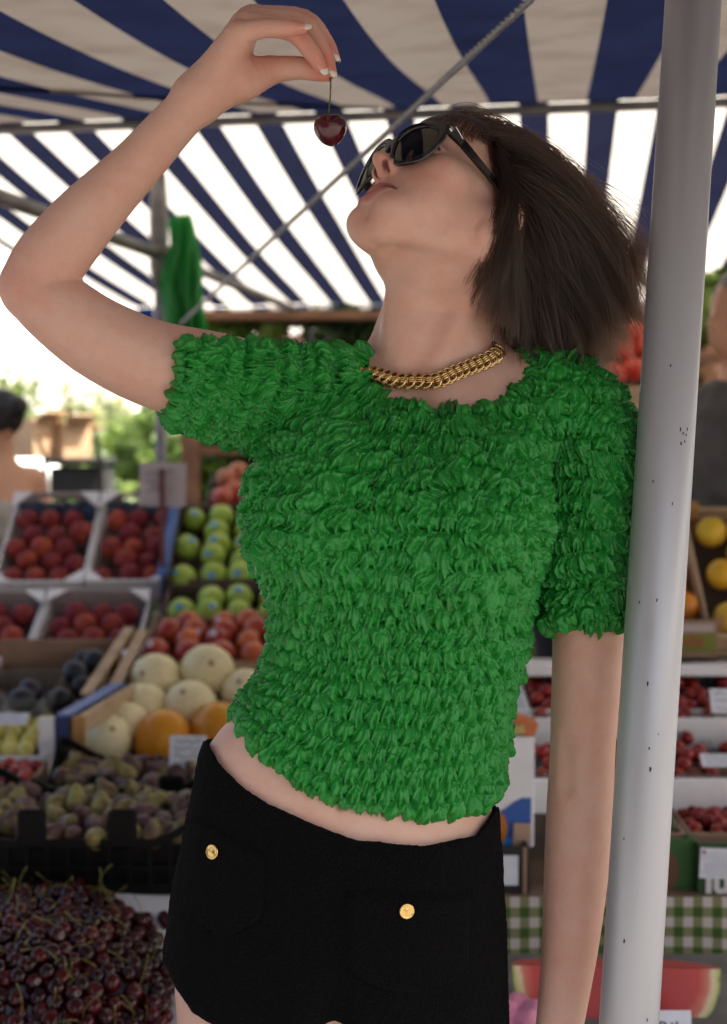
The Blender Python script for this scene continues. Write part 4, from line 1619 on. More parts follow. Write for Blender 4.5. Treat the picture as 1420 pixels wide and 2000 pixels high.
# ---------------------------------------------------------------- hair
HAIRC = mat('hair_dark', (.010, .0055, .0035), rough=.7, spec=.2)
hm = bpy.data.materials.new('hair_strand'); hm.use_nodes = True
n = hm.node_tree.nodes; l = hm.node_tree.links; n.clear()
out = n.new('ShaderNodeOutputMaterial'); hb = n.new('ShaderNodeBsdfHairPrincipled')
hb.parametrization = 'COLOR'
hi = n.new('ShaderNodeHairInfo')
mxh = n.new('ShaderNodeMix'); mxh.data_type = 'RGBA'
mxh.inputs[6].default_value = (.0050, .0024, .0014, 1); mxh.inputs[7].default_value = (.015, .0062, .0030, 1)
l.new(hi.outputs['Random'], mxh.inputs[0]); l.new(mxh.outputs[2], hb.inputs['Color'])
hb.inputs['Roughness'].default_value = .26; hb.inputs['Radial Roughness'].default_value = .45
l.new(hb.outputs[0], out.inputs[0])


def T_at(s, tab):
    ks = [r[0] for r in tab]
    return np.stack([np.interp(s, ks, [r[i] for r in tab]) for i in range(1, len(tab[0]))], -1)


# where the tips end up, going from the ear round to the crown: (s, px, py, dirx, diry)
TIPS = [(0, 936, 590, -.45, 1.0), (.12, 956, 668, -.30, 1.0), (.3, 1012, 722, -.10, 1), (.45, 1080, 752, .05, 1), (.6, 1150, 748, .15, 1), (.75, 1212, 680, .25, 1), (.88, 1250, 610, .35, 1), (1.0, 1268, 525, .55, .85)]


def scalp(n_):
    """random roots on the hairy part of the skull, in the head frame"""
    out = []
    while len(out) < n_:
        v = RNG.normal(size=3); v /= np.linalg.norm(v)
        p = V3(0, .019, -.091) + v * V3(.0690, .0765, .0905)
        l_, u_, f_ = p
        hair = (u_ > .052 - .0 and f_ > -.055) or (f_ <= -.062 and u_ > .004) or (f_ < -.092 and u_ > -.030) or (f_ < -.110 and u_ > -.062) or (f_ < -.030 and u_ > .030)
        if f_ > -.060 and u_ < .030: hair = False
        if hair: out.append(p)
    return np.array(out)


def to_body(p): return HN + p @ HR.T


def px_of(p):
    d = SUBJ - p[:, 2]
    return np.stack([710 + p[:, 0] / d * FPX, 1000 - p[:, 1] / d * FPX], 1)


def strands(roots, npt=15, jit=1.0):
    """one guide per root: off the scalp, back over the skull, then hanging and blown to the right"""
    R0 = to_body(roots)
    nrm = (roots - V3(0, .019, -.091)) / np.array([.069, .0765, .0905]) ** 2
    nrm /= np.linalg.norm(nrm, axis=1)[:, None]
    Nb = nrm @ HR.T
    q = px_of(R0)
    c = np.array([930., 400.])
    ang = np.arctan2(-(q[:, 1] - c[1]), (q[:, 0] - c[0]))           # 0 right, +pi/2 up
    # crown and back reach furthest right, the side by the ear hangs lowest left
    sc_ = .0027 * q[:, 0] - .0026 * q[:, 1] + RNG.normal(size=len(q)) * .10
    s = np.argsort(np.argsort(sc_)) / max(1, len(q) - 1)
    s = np.clip(s, 0, 1)
    tip = T_at(s, TIPS)
    tz = np.clip(R0[:, 2] * .9 - .02, -.15, .09) + RNG.normal(size=len(q)) * .010
    shrink = 1 - np.abs(RNG.normal(size=len(q))) * .15
    cpx = np.array([965., 470.])
    tpx = cpx + (tip[:, :2] - cpx) * shrink[:, None] + RNG.normal(size=(len(q), 2)) * np.array([13, 13]) * jit
    d = SUBJ - tz
    P3 = np.stack([(tpx[:, 0] - 710) / FPX * d, (1000 - tpx[:, 1]) / FPX * d, tz], 1)
    dr = np.stack([tip[:, 2], -tip[:, 3], np.zeros(len(q))], 1)
    dr /= np.linalg.norm(dr, axis=1)[:, None]
    back = -HF + HU * .15
    tang = back[None] - Nb * (Nb @ back)[:, None]
    tang /= np.linalg.norm(tang, axis=1)[:, None] + 1e-9
    L = np.linalg.norm(P3 - R0, axis=1)[:, None]
    P1 = R0 + Nb * .018 + tang * (.20 * L) + Nb * (.10 * L)
    P2 = P3 - dr * (.34 * L)
    t = np.linspace(0, 1, npt)[None, :, None]
    C = R0[:, None] * (1 - t) ** 3 + 3 * P1[:, None] * t * (1 - t) ** 2 + 3 * P2[:, None] * t * t * (1 - t) + P3[:, None] * t ** 3
    return C


def push_out(C, r=.004):
    """keep strands outside head, neck and shoulders"""
    sh = C.shape
    p = C.reshape(-1, 3).copy()
    def fn(x):
        dd = np.full(len(x), 1.0)
        dd = gated(x, dd, HEADC, .20, lambda y: h_face0((y - HN) @ HR, np.abs((y - HN) @ HR) * [1, 0, 0] + ((y - HN) @ HR) * [0, 1, 1]), np.minimum)
        dd = np.minimum(dd, s_chain(x, NECK))
        return np.minimum(dd, f_trunk(x) - .012)
    for _ in range(3):
        d_ = fn(p)
        m_ = d_ < r
        if not m_.any(): break
        g = sdf_grad(fn, p[m_])
        p[m_] += g * (r - d_[m_])[:, None]
    return p.reshape(sh)


NCL, NPER, NPT = 620, 24, 16
roots = scalp(NCL)
G = strands(roots, NPT)
# waves shared inside a lock
tt = np.linspace(0, 1, NPT)
ph = RNG.uniform(0, 6.28, (NCL, 1)); am = RNG.uniform(.005, .019, (NCL, 1))
wav = np.sin(tt[None] * RNG.uniform(4, 8, (NCL, 1)) + ph) * am * tt[None] ** 1.2
wav2 = np.cos(tt[None] * RNG.uniform(3, 7, (NCL, 1)) + ph * 1.7) * am * tt[None] ** 1.2
G[..., 1] += wav; G[..., 2] += wav2; G[..., 0] += wav * .5
A = []
for k in range(NPER):
    off0 = RNG.normal(size=(NCL, 3)) * .0042
    off1 = RNG.normal(size=(NCL, 3)) * np.array([.0058, .0058, .0058])
    w_ = (1 - tt)[None, :, None]
    spread = np.sin(np.clip(tt, 0, 1) * 2.85)[None, :, None]
    ext = 1 + RNG.normal(size=(NCL, 1, 1)) * .045
    S = G[:, :1] + (G - G[:, :1]) * ext + off0[:, None] * (.12 + .88 * w_) + off1[:, None] * spread
    A.append(S)
A = np.concatenate(A)
fr_ = scalp(800)
Fq = strands(fr_, NPT, 3.0)
Fq += (RNG.normal(size=(len(Fq), 1, 3)) * .014) * (tt ** 1.5)[None, :, None]
# the fringe brushed back over the brow and a few wisps in front of the ear
fl = []
for i in range(700):
    l0 = RNG.uniform(-.050, .060)
    a = V3(l0, .050 + RNG.uniform(-.006, .012), -.022 - 7 * l0 * l0)
    s_ = 1 if l0 > 0 else -1
    b = V3(l0 + s_ * .010 + RNG.normal() * .006, .028 + RNG.uniform(-.010, .006), -.006 - 7 * l0 * l0 + RNG.normal() * .003)
    c_ = V3(l0 * 1.15 + s_ * .012, .012 + RNG.uniform(-.006, .010), -.008 - 9 * l0 * l0)
    t = np.linspace(0, 1, NPT)[:, None]
    fl.append(to_body(a * (1 - t) ** 2 + 2 * b * t * (1 - t) + c_ * t * t))
for i in range(0):
    a = V3(.066 + RNG.normal() * .002, RNG.uniform(.0, .035), -.058 - RNG.uniform(0, .02))
    e = B(945 + RNG.normal() * 9, 545 + RNG.normal() * 26, .088 + RNG.normal() * .006)
    A0 = to_body(a[None])[0]
    t = np.linspace(0, 1, NPT)[:, None]
    k1 = A0 + V3(.024, -.026, .012); k2 = e + V3(.020 + RNG.normal() * .004, .042, -.004)
    fl.append(A0 * (1 - t) ** 3 + 3 * k1 * t * (1 - t) ** 2 + 3 * k2 * t * t * (1 - t) + e * t ** 3)
# locks that fall over the temple arm and the ear
for i in range(80):
    q_ = RNG.uniform()
    a = to_body(V3(.052 + .014 * q_ + RNG.normal() * .002, .052 - .040 * q_ + RNG.normal() * .004, -.030 - .050 * q_)[None])[0]
    ex = 922 + 100 * RNG.uniform(); ey = 545 + 135 * RNG.uniform() * (.35 + .65 * (ex - 915) / 100)
    e = B(ex, ey, .080 - .05 * (ex - 925) / 100 + RNG.normal() * .006)
    k1 = hp(.079 + RNG.normal() * .003, .030 - .026 * q_, -.056 - .022 * q_); k2 = hp(.090, -.034, -.088) + V3(.006, -.010, .004) + RNG.normal(size=3) * .006
    t = np.linspace(0, 1, NPT)[:, None]
    g_ = a * (1 - t) ** 3 + 3 * k1 * t * (1 - t) ** 2 + 3 * k2 * t * t * (1 - t) + e * t ** 3
    g_ = g_ + np.sin(t * RNG.uniform(5, 9) + RNG.uniform(0, 6)) * t * RNG.uniform(.002, .010) * np.array([[1, .3, .5]])
    for k in range(16):
        fl.append(g_ + RNG.normal(size=3) * .0022 + RNG.normal(size=3) * .0060 * t * (1.08 - t))
for i in range(14):                                   # a few loose hairs by the jaw
    a = hp(.068, -.020, -.085); e = B(905 + 30 * RNG.uniform(), 560 + 40 * RNG.uniform(), .075)
    t = np.linspace(0, 1, NPT)[:, None]; k1 = a + V3(.015, -.03, .03); k2 = e + V3(.022, .03, .006)
    fl.append(a * (1 - t) ** 3 + 3 * k1 * t * (1 - t) ** 2 + 3 * k2 * t * t * (1 - t) + e * t ** 3)
ALL = np.concatenate([A, Fq, np.array(fl)])
_iN = len(A)
_r = np.concatenate([np.zeros(len(A), int), np.ones(len(Fq), int), np.full(len(fl), 2)])


def inside_depth(C):
    x = C.reshape(-1, 3)
    dd = np.full(len(x), 1.0)
    dd = gated(x, dd, HEADC, .20, lambda y: h_face0((y - HN) @ HR, np.abs((y - HN) @ HR) * [1, 0, 0] + ((y - HN) @ HR) * [0, 1, 1]), np.minimum)
    dd = np.minimum(dd, s_chain(x, NECK))
    return np.minimum(dd, f_trunk(x) - .012).reshape(C.shape[:2]).min(1)


_ok = inside_depth(ALL) > -.022
ALL = ALL[_ok]; _r = _r[_ok]
ALL = push_out(ALL)
hc = bpy.data.hair_curves.new('hair')
hc.add_curves([NPT] * len(ALL))
hc.points.foreach_set('position', ALL.astype(np.float32).ravel())
rad = np.tile((.00030 * (1 - tt * .75)), (len(ALL), 1))
rad[_r == 1] *= .55
hc.points.foreach_set('radius', rad.astype(np.float32).ravel())
hc.materials.append(hm)
hair = bpy.data.objects.new('hair', hc)
COL.objects.link(hair)
hair.parent = person


def f_mass(p):
    q = (p - HN) @ HR
    d = s_ell(q, V3(0, .020, -.092), (.0705, .0785, .0920))
    d = smax(d, (.046 + (q[:, 2] + .02) * .72 - q[:, 1]) * .7, .008)
    d = smin(d, s_chain(p, MASS1), .03)
    d = smin(d, s_chain(p, MASS2), .03)
    return d


MASS1 = [(B(1000, 400, -.075), .046), (B(1060, 480, -.070), .050), (B(1110, 560, -.060), .042), (B(1130, 610, -.055), .026)]
MASS2 = [(B(985, 450, -.03), .035), (B(1020, 560, -.025), .042), (B(1050, 630, -.03), .030)]
MV, MQ = mesh_sdf(f_mass, axis_steps([(.03, .32, .005)]), axis_steps([(.14, .44, .005)]), axis_steps([(-.20, .08, .005)]))
link('hair_underlayer', npmesh('hair_underlayer', MV, MQ), HAIRC, person)
# ---------------------------------------------------------------- crates, trays and what lies in them
WHITEC = mat('white_card', (.80, .79, .82), rough=.7, noise=(9, .12))
BROWNC = mat('brown_card', (.30, .185, .125), rough=.85, noise=(12, .2), bump=(80, .1, .001))
DARKC = mat('card_inside', (.11, .075, .065), rough=.9)
BLKP = mat('black_plastic', (.006, .0055, .0055), rough=.6, spec=.15)
WOOD = mat('crate_wood', (.50, .36, .23), rough=.75, noise=(16, .25, 6), bump=(70, .25, .001))
WOODO = mat('crate_wood_end', (.42, .22, .07), rough=.75, noise=(20, .3))
BLUEC = mat('blue_card', (.035, .11, .36), rough=.5, noise=(14, .2))
NAVYC = mat('navy_card', (.020, .035, .14), rough=.6)
PAPER = mat('tag_paper', (.70, .72, .80), rough=.8, noise=(40, .08))
INK = mat('ink', (.03, .04, .09), rough=.7)
REDINK = mat('red_ink', (.38, .03, .035), rough=.6)
DARKCLOTH = mat('dark_cloth', (.022, .018, .017), rough=.95, noise=(18, .3))
TIMBER = mat('trestle_timber', (.20, .13, .085), rough=.85, noise=(10, .3, 6))


def tray_matrix(px0, px1, pyF, pyB, yF, yB, roll=0.0):
    """frame of a sloping tray: x along its front edge, y up the slope, z out of it; returns matrix, width, length"""
    f0 = at(px0, pyF, yF); f1 = at(px1, pyF, yF)
    mid = (px0 + px1) / 2
    F = (f0 + f1) / 2
    Bk = Vector((F.x, yB, zat(pyB, yB)))
    yv = (Bk - F); L = yv.length; yv.normalize()
    xv = (Vector((1, 0, roll))).normalized()
    xv = (xv - yv * xv.dot(yv)).normalized()
    zv = xv.cross(yv)
    M = Matrix(((xv.x, yv.x, zv.x, F.x), (xv.y, yv.y, zv.y, F.y), (xv.z, yv.z, zv.z, F.z), (0, 0, 0, 1)))
    return M, (f1 - f0).length, L


def carton(M, w, L, h, label, back=.0, hole=True, m_out=None, m_rim=None, group='white fruit trays on the stepped display'):
    """open cardboard tray: rim at z = 0, floor at -h; folded corner flaps on the rim"""
    m_out = m_out or BROWNC; m_rim = m_rim or WHITEC
    r = empty('fruit_tray'); r.matrix_world = M
    tag(r, label, 'fruit tray', group)
    t = .006
    MB().box((0, L / 2, -h + t / 2), (w, L, t)).build('floor', DARKC, r)
    MB().box((0, t / 2, -h / 2), (w, t, h), None, .0012).build('front_panel', m_rim, r)
    for s in (-1, 1):
        MB().box((s * (w / 2 - t / 2), L / 2, -h / 2 - .004), (t, L - 2 * t - .001, h - .008), None, .001).build('side_panel', m_rim, r)
    # back panel with a hand hole
    bh = h + back
    mb = MB()
    if hole:
        hw, hh, hz = .050, .011, -h + bh - .030
        prof = [(-hw + .01 * math.cos(a) * 1.0 - 0, hz + hh * math.sin(a)) for a in np.linspace(math.pi / 2, 1.5 * math.pi, 8)] + [(hw + .01 * math.cos(a), hz + hh * math.sin(a)) for a in np.linspace(-math.pi / 2, math.pi / 2, 8)]
        outer = [(-w / 2, -h + bh), (-w / 2, -h), (w / 2, -h), (w / 2, -h + bh)]
        ring = []
        for (x, z) in prof:
            # matching point on the outline, same direction from the hole centre
            dx, dz = x, (z - hz)
            sx = (w / 2) / max(abs(dx), 1e-6)
            sz = ((-h + bh - hz) if dz > 0 else (h + hz)) / max(abs(dz), 1e-6)
            k = min(sx, sz)
            ring.append((dx * k, hz + dz * k))
        nP = len(prof); vs = []; fs = []
        for yy in (L - t, L):
            vs += [(x, yy, z) for x, z in prof] + [(x, yy, z) for x, z in ring]
        for i in range(nP):
            j = (i + 1) % nP
            fs.append((i, j, nP + j, nP + i)); fs.append((2 * nP + j, 2 * nP + i, 3 * nP + i, 3 * nP + j))
            fs.append((j, i, 2 * nP + i, 2 * nP + j)); fs.append((nP + i, nP + j, 3 * nP + j, 3 * nP + i))
        # fill the corners of the outline
        for cx_, cz_ in ((-w / 2, -h + bh), (w / 2, -h + bh), (-w / 2, -h), (w / 2, -h)):
            near = sorted(range(nP), key=lambda q: (ring[q][0] - cx_) ** 2 + (ring[q][1] - cz_) ** 2)[:2]
            b0 = len(vs); vs += [(cx_, L - t, cz_), (cx_, L, cz_)]
            fs.append((nP + near[0], nP + near[1], b0)); fs.append((3 * nP + near[1], 3 * nP + near[0], b0 + 1))
        mb.add(vs, fs)
    else:
        mb.box((0, L - t / 2, -h / 2 + back / 2), (w, t, bh))
    mb.build('back_panel', mat_cache_card, r)
    # corner flaps folded over the rim
    for sx in (-1, 1):
        for (y0, y1) in ((.0, .055), (L - .055, L)):
            zt = back if y0 > .1 else 0
            a = (sx * w / 2, y0 if y0 > .1 else y0, zt + .0015); 
            inner = sx * (w / 2 - .060)
            if y0 > .1: pts = [(sx * w / 2, L, zt + .002), (inner, L, zt + .002), (sx * w / 2, y0, zt * .4 + .003)]
            else: pts = [(sx * w / 2, 0, .002), (inner, 0, .002), (sx * w / 2, y1, .003)]
            top_ = [Vector(p) for p in pts]; bot = [p - Vector((0, 0, .004)) for p in top_]
            f = [(0, 1, 2), (5, 4, 3), (0, 3, 4, 1), (1, 4, 5, 2), (2, 5, 3, 0)]
            MB().add(top_ + bot, f).build('corner_flap', m_rim, r)
    return r


mat_cache_card = mat('grey_card_back', (.36, .30, .31), rough=.8, noise=(20, .15))


def lug_crate(M, w, L, h, label, m=None, m_in=None, group=None, name='fruit_crate', lift=.0):
    """solid sided box with an open top"""
    m = m or BROWNC
    r = empty(name); r.matrix_world = M
    tag(r, label, 'crate', group)
    t = .008
    MB().box((0, L / 2, -h + t / 2), (w, L, t)).build('floor', m_in or DARKC, r)
    MB().box((0, t / 2, -h / 2), (w, t, h), None, .002).build('front_panel', m, r)
    MB().box((0, L - t / 2, -h / 2 + lift / 2), (w, t, h + lift), None, .002).build('back_panel', m, r)
    for s in (-1, 1):
        MB().box((s * (w / 2 - t / 2), L / 2, -h / 2 + .001), (t, L - 2 * t - .001, h - .002), None, .002).build('side_panel', m, r)
    return r


def wood_crate(M, w, L, h, label, group=None, m=None, lift=.02):
    m = m or WOOD
    r = empty('wooden_crate'); r.matrix_world = M
    tag(r, label, 'wooden crate', group)
    t = .008
    MB().box((0, L / 2, -h + t / 2), (w - .002, L - .002, t)).build('floor', DARKC, r)
    ns = 3
    sh = (h - .006) / ns - .010
    for k in range(ns):
        z = -h + .006 + (k + .5) * (h - .006) / ns
        MB().box((0, -.001, z), (w, t, sh), None, .0015).build('slat', m, r)
        MB().box((0, L + .001, z), (w, t, sh), None, .0015).build('slat', m, r)
        for s in (-1, 1):
            MB().box((s * (w / 2 + .004), L / 2, z), (t, L - .012, sh), None, .0015).build('slat', m, r)
    for sx in (-1, 1):
        for y in (.016, L - .016):
            MB().box((sx * (w / 2 - .014), y, -h / 2 + lift / 2), (.022, .022, h + lift), None, .002).build('corner_post', WOODO, r)
    return r


def plastic_crate(M, w, L, h, label, hump=.045, group='black plastic fig crates'):
    """black crate: floor, four latticed walls rising to humps at the corners"""
    r = empty('plastic_crate'); r.matrix_world = M
    tag(r, label, 'plastic crate', group)
    t = .006
    MB().box((0, L / 2, -h + t / 2), (w, L, t)).build('floor', BLKP, r)

    def wall(p0, p1, nrm):
        p0 = Vector(p0); p1 = Vector(p1); d = p1 - p0; ln = d.length; d.normalize(); up = Vector((0, 0, 1)); o = Vector(nrm) * t
        # top line rises towards both ends
        N = 26; topz = []
        for i in range(N + 1):
            s = i / N * ln; e = min(s, ln - s)
            k = max(0, 1 - e / .11)
            topz.append(hump * (k * k * (3 - 2 * k)))
        vs = []; fs = []

        def band(zlo, zhi):
            b0 = len(vs)
            for i in range(N + 1):
                q = p0 + d * (ln * i / N)
                a, b = zlo(i), zhi(i)
                vs.extend([q + up * a, q + up * b, q + up * b + o, q + up * a + o])
            for i in range(N):
                for k in range(4):
                    fs.append((b0 + i * 4 + k, b0 + (i + 1) * 4 + k, b0 + (i + 1) * 4 + (k + 1) % 4, b0 + i * 4 + (k + 1) % 4))
            fs.append((b0, b0 + 1, b0 + 2, b0 + 3)); fs.append((b0 + N * 4 + 3, b0 + N * 4 + 2, b0 + N * 4 + 1, b0 + N * 4))
        band(lambda i: topz[i] - .016, lambda i: topz[i])
        band(lambda i: -h, lambda i: -h + .020)
        band(lambda i: -h * .52 - .004, lambda i: -h * .52 + .005)
        nb = max(6, int(ln / .034))
        for k in range(nb + 1):
            s = ln * k / nb; i = min(N, int(round(k / nb * N)))
            q = p0 + d * min(max(s, .005), ln - .005) + o * .5
            z0, z1 = -h + .010, topz[i] - .008
            b0 = len(vs); a = d * .004; c = Vector(nrm) * (t * .42)
            for z in (z0, z1):
                vs.extend([q - a - c + up * z, q + a - c + up * z, q + a + c + up * z, q - a + c + up * z])
            for m_ in range(4): fs.append((b0 + m_, b0 + (m_ + 1) % 4, b0 + 4 + (m_ + 1) % 4, b0 + 4 + m_))
        return MB().add(vs, fs).build('lattice_wall', BLKP, r)
    for o_ in (wall((-w / 2, 0, 0), (w / 2, 0, 0), (0, 1, 0)), wall((-w / 2, L, 0), (w / 2, L, 0), (0, -1, 0)),
               wall((-w / 2, .007, 0), (-w / 2, L - .007, 0), (1, 0, 0)), wall((w / 2, .007, 0), (w / 2, L - .007, 0), (-1, 0, 0))):
        o_['kind'] = 'stuff'
    MB().box((0, .012, -h / 2 - .004), (w - .02, .006, h * .84)).build('liner', BLKP, r)
    # solid corner humps and carrying lugs
    for sx in (-1, 1):
        for y in (.02, L - .02):
            MB().box((sx * (w / 2 - .010), y, -h / 2 + .018), (.018, .042, h + .030), None, .006).build('corner', BLKP, r)
        MB().box((sx * w * .17, .003, .018), (.050, .014, .072), None, .006).build('stacking_lug', BLKP, r)
    return r


# -------- fruit meshes
def ball_mesh(name, r, fn=None, n=22, k=14):
    vs = []; fs = []
    for i in range(k + 1):
        a = math.pi * i / k
        for j in range(n):
            b = 2 * math.pi * j / n
            rr = 1.0 if fn is None else fn(a, b)
            vs.append((r * rr * math.sin(a) * math.cos(b), r * rr * math.sin(a) * math.sin(b), r * rr * math.cos(a)))
    for i in range(k):
        for j in range(n):
            fs.append((i * n + j, (i + 1) * n + j, (i + 1) * n + (j + 1) % n, i * n + (j + 1) % n))
    me = bpy.data.meshes.new(name); me.from_pydata(vs, [], fs)
    me.polygons.foreach_set('use_smooth', [True] * len(fs))
    return me


def fruit_mat(name, c0, c1, rough=.45, scale=6, amount=(.35, .65), bloom=None, spec=.4, c2=None):
    """two-tone fruit skin; every fruit gets its own cast from its random number"""
    m = bpy.data.materials.new(name); m.use_nodes = True
    n = m.node_tree.nodes; l = m.node_tree.links; b = n['Principled BSDF']
    b.inputs['Roughness'].default_value = rough; b.inputs['Specular IOR Level'].default_value = spec
    oi = n.new('ShaderNodeObjectInfo'); tc = n.new('ShaderNodeTexCoord')
    t = n.new('ShaderNodeTexNoise'); t.noise_dimensions = '4D'; t.inputs['Scale'].default_value = scale; t.inputs['Detail'].default_value = 4
    mu = n.new('ShaderNodeMath'); mu.operation = 'MULTIPLY'; mu.inputs[1].default_value = 37; l.new(oi.outputs['Random'], mu.inputs[0]); l.new(mu.outputs[0], t.inputs['W'])
    l.new(tc.outputs['Generated'], t.inputs['Vector'])
    mr = n.new('ShaderNodeMapRange'); mr.inputs[1].default_value = amount[0]; mr.inputs[2].default_value = amount[1]
    ad = n.new('ShaderNodeMath'); ad.operation = 'MULTIPLY_ADD'; ad.inputs[1].default_value = .34; l.new(oi.outputs['Random'], ad.inputs[0]); 
    sb = n.new('ShaderNodeMath'); sb.operation = 'SUBTRACT'; sb.inputs[1].default_value = .17; l.new(t.outputs['Fac'], sb.inputs[0]); l.new(sb.outputs[0], ad.inputs[2])
    l.new(ad.outputs[0], mr.inputs[0])
    mx = n.new('ShaderNodeMix'); mx.data_type = 'RGBA'; mx.inputs[6].default_value = (*c0, 1); mx.inputs[7].default_value = (*c1, 1)
    l.new(mr.outputs[0], mx.inputs[0]); last = mx.outputs[2]
    if c2:
        t3 = n.new('ShaderNodeTexNoise'); t3.inputs['Scale'].default_value = scale * 5; t3.inputs['Detail'].default_value = 3; l.new(tc.outputs['Generated'], t3.inputs['Vector'])
        m3 = n.new('ShaderNodeMapRange'); m3.inputs[1].default_value = .45; m3.inputs[2].default_value = .75; l.new(t3.outputs['Fac'], m3.inputs[0])
        x3 = n.new('ShaderNodeMix'); x3.data_type = 'RGBA'; x3.inputs[7].default_value = (*c2, 1); l.new(m3.outputs[0], x3.inputs[0]); l.new(last, x3.inputs[6]); last = x3.outputs[2]
    l.new(last, b.inputs['Base Color'])
    return m


PEACH = fruit_mat('peach_skin', (.17, .016, .026), (.50, .10, .038), .65, 2.0, (.44, .90), spec=.25)
APPLE = fruit_mat('apple_green', (.26, .40, .045), (.36, .50, .085), .3, 2, (.3, .7))
NECT = fruit_mat('nectarine_skin', (.30, .018, .022), (.64, .17, .05), .32, 1.8, (.40, .80))
MELON = fruit_mat('melon_cream', (.78, .69, .42), (.70, .60, .34), .5, 3, (.3, .7), c2=(.82, .74, .50))
MELONO = fruit_mat('melon_orange', (.68, .28, .012), (.62, .24, .012), .4, 2)
PLUM = fruit_mat('plum_skin', (.007, .006, .014), (.018, .022, .045), .5, 2.2, (.4, .75))
LEMON = fruit_mat('yellow_plum', (.55, .48, .08), (.62, .56, .18), .4, 2)
FIG = fruit_mat('fig_skin', (.075, .030, .034), (.30, .27, .065), .55, 2.0, (.44, .70), c2=(.13, .065, .065))
STICKB = mat('sticker_blue', (.10, .33, .66), rough=.35)
STICKW = mat('sticker_white', (.60, .55, .65), rough=.35)
BERRY = fruit_mat('strawberry_skin', (.20, .007, .008), (.32, .022, .014), .35, 3)
ORANGE = fruit_mat('orange_peel', (.70, .20, .02), (.75, .27, .03), .45, 2)
YELLOWF = fruit_mat('yellow_fruit', (.72, .40, .02), (.70, .48, .04), .45, 2)
REDVEG = fruit_mat('red_pepper', (.42, .020, .012), (.50, .05, .02), .3, 2)

peach_me = ball_mesh('peach', .0345, lambda a, b: 1 - .05 * math.exp(-(a / .3) ** 2) - .035 * math.exp(-(math.sin(b / 2) / .12) ** 2) * math.sin(a))
apple_me = ball_mesh('apple', .0395, lambda a, b: (1 + .03 * math.cos(a)) * (1 - .17 * math.exp(-(a / .30) ** 2) - .08 * math.exp(-((a - math.pi) / .3) ** 2)))
nect_me = ball_mesh('nectarine', .036, lambda a, b: 1 - .08 * math.exp(-(a / .3) ** 2))
melon_me = ball_mesh('melon', .066, lambda a, b: 1 + .05 * math.cos(a) ** 2 + .006 * math.cos(10 * b) * math.sin(a), 40, 20)
omelon_me = ball_mesh('orange_melon', .068, lambda a, b: 1 + .10 * math.cos(a) ** 2 + .016 * math.cos(12 * b) * math.sin(a), 48, 20)
plum_me = ball_mesh('plum', .031, lambda a, b: 1 + .10 * math.cos(a) ** 2 - .03 * math.exp(-(a / .25) ** 2))
lemon_me = ball_mesh('yellow_plum', .020)
orange_me = ball_mesh('orange', .034)
berry_me = ball_mesh('strawberry', .0135, lambda a, b: 1 + .22 * math.cos(a / 2) ** 2 * 0 + .20 * max(0, -math.cos(a)) ** 3)
fig_mes = [ball_mesh('fig', .0215, lambda a, b, k=k: 1 + (.62 + .16 * k) * math.exp(-(a / (.44)) ** 2) + .012 * math.cos(9 * b) * math.sin(a)) for k in range(3)]
for me_, m_ in ((peach_me, PEACH), (apple_me, APPLE), (nect_me, NECT), (melon_me, MELON), (omelon_me, MELONO), (plum_me, PLUM), (lemon_me, LEMON), (orange_me, ORANGE), (berry_me, BERRY)):
    me_.materials.append(m_)
for me_ in fig_mes: me_.materials.append(FIG)


def sticker_mesh(r, ang=.24):
    vs = [(0, 0, r)]; fs = []
    for i in range(1, 4):
        a = ang * i / 3
        for j in range(14): vs.append((r * math.sin(a) * math.cos(j * math.pi / 7) * 1.2, r * math.sin(a) * math.sin(j * math.pi / 7), r * math.cos(a)))
    for j in range(14): fs.append((0, 1 + j, 1 + (j + 1) % 14))
    for i in range(2):
        for j in range(14): fs.append((1 + i * 14 + j, 1 + (i + 1) * 14 + j, 1 + (i + 1) * 14 + (j + 1) % 14, 1 + i * 14 + (j + 1) % 14))
    me = bpy.data.meshes.new('sticker'); me.from_pydata(vs, [], fs); return me


st_apple = sticker_mesh(.0402); st_apple.materials.append(STICKB)
st_nect = sticker_mesh(.0368); st_nect.materials.append(STICKW)


def put(name, me_, loc, label, cat, group, rot=None, scale=1.0, sticker=None):
    o = bpy.data.objects.new(name, me_); COL.objects.link(o)
    o.location = loc
    o.rotation_mode = 'QUATERNION'
    q = rot if rot is not None else Quaternion((rnd.gauss(0, 1), rnd.gauss(0, 1), rnd.gauss(0, 1), rnd.gauss(0, 1))).normalized()
    o.rotation_quaternion = q
    o.scale = (scale,) * 3
    tag(o, label, cat, group)
    if sticker is not None:
        s = bpy.data.objects.new('sticker', sticker); COL.objects.link(s); s.parent = o
        d = (_C - Vector(loc)).normalized() + Vector((rnd.uniform(-.8, .8), 0, rnd.uniform(-.3, .9)))
        s.rotation_mode = 'QUATERNION'
        s.rotation_quaternion = q.inverted() @ d.normalized().to_track_quat('Z', 'Y')
    return o


ORD = ['first', 'second', 'third', 'fourth', 'fifth', 'sixth', 'seventh', 'eighth', 'ninth', 'tenth', 'eleventh', 'twelfth']


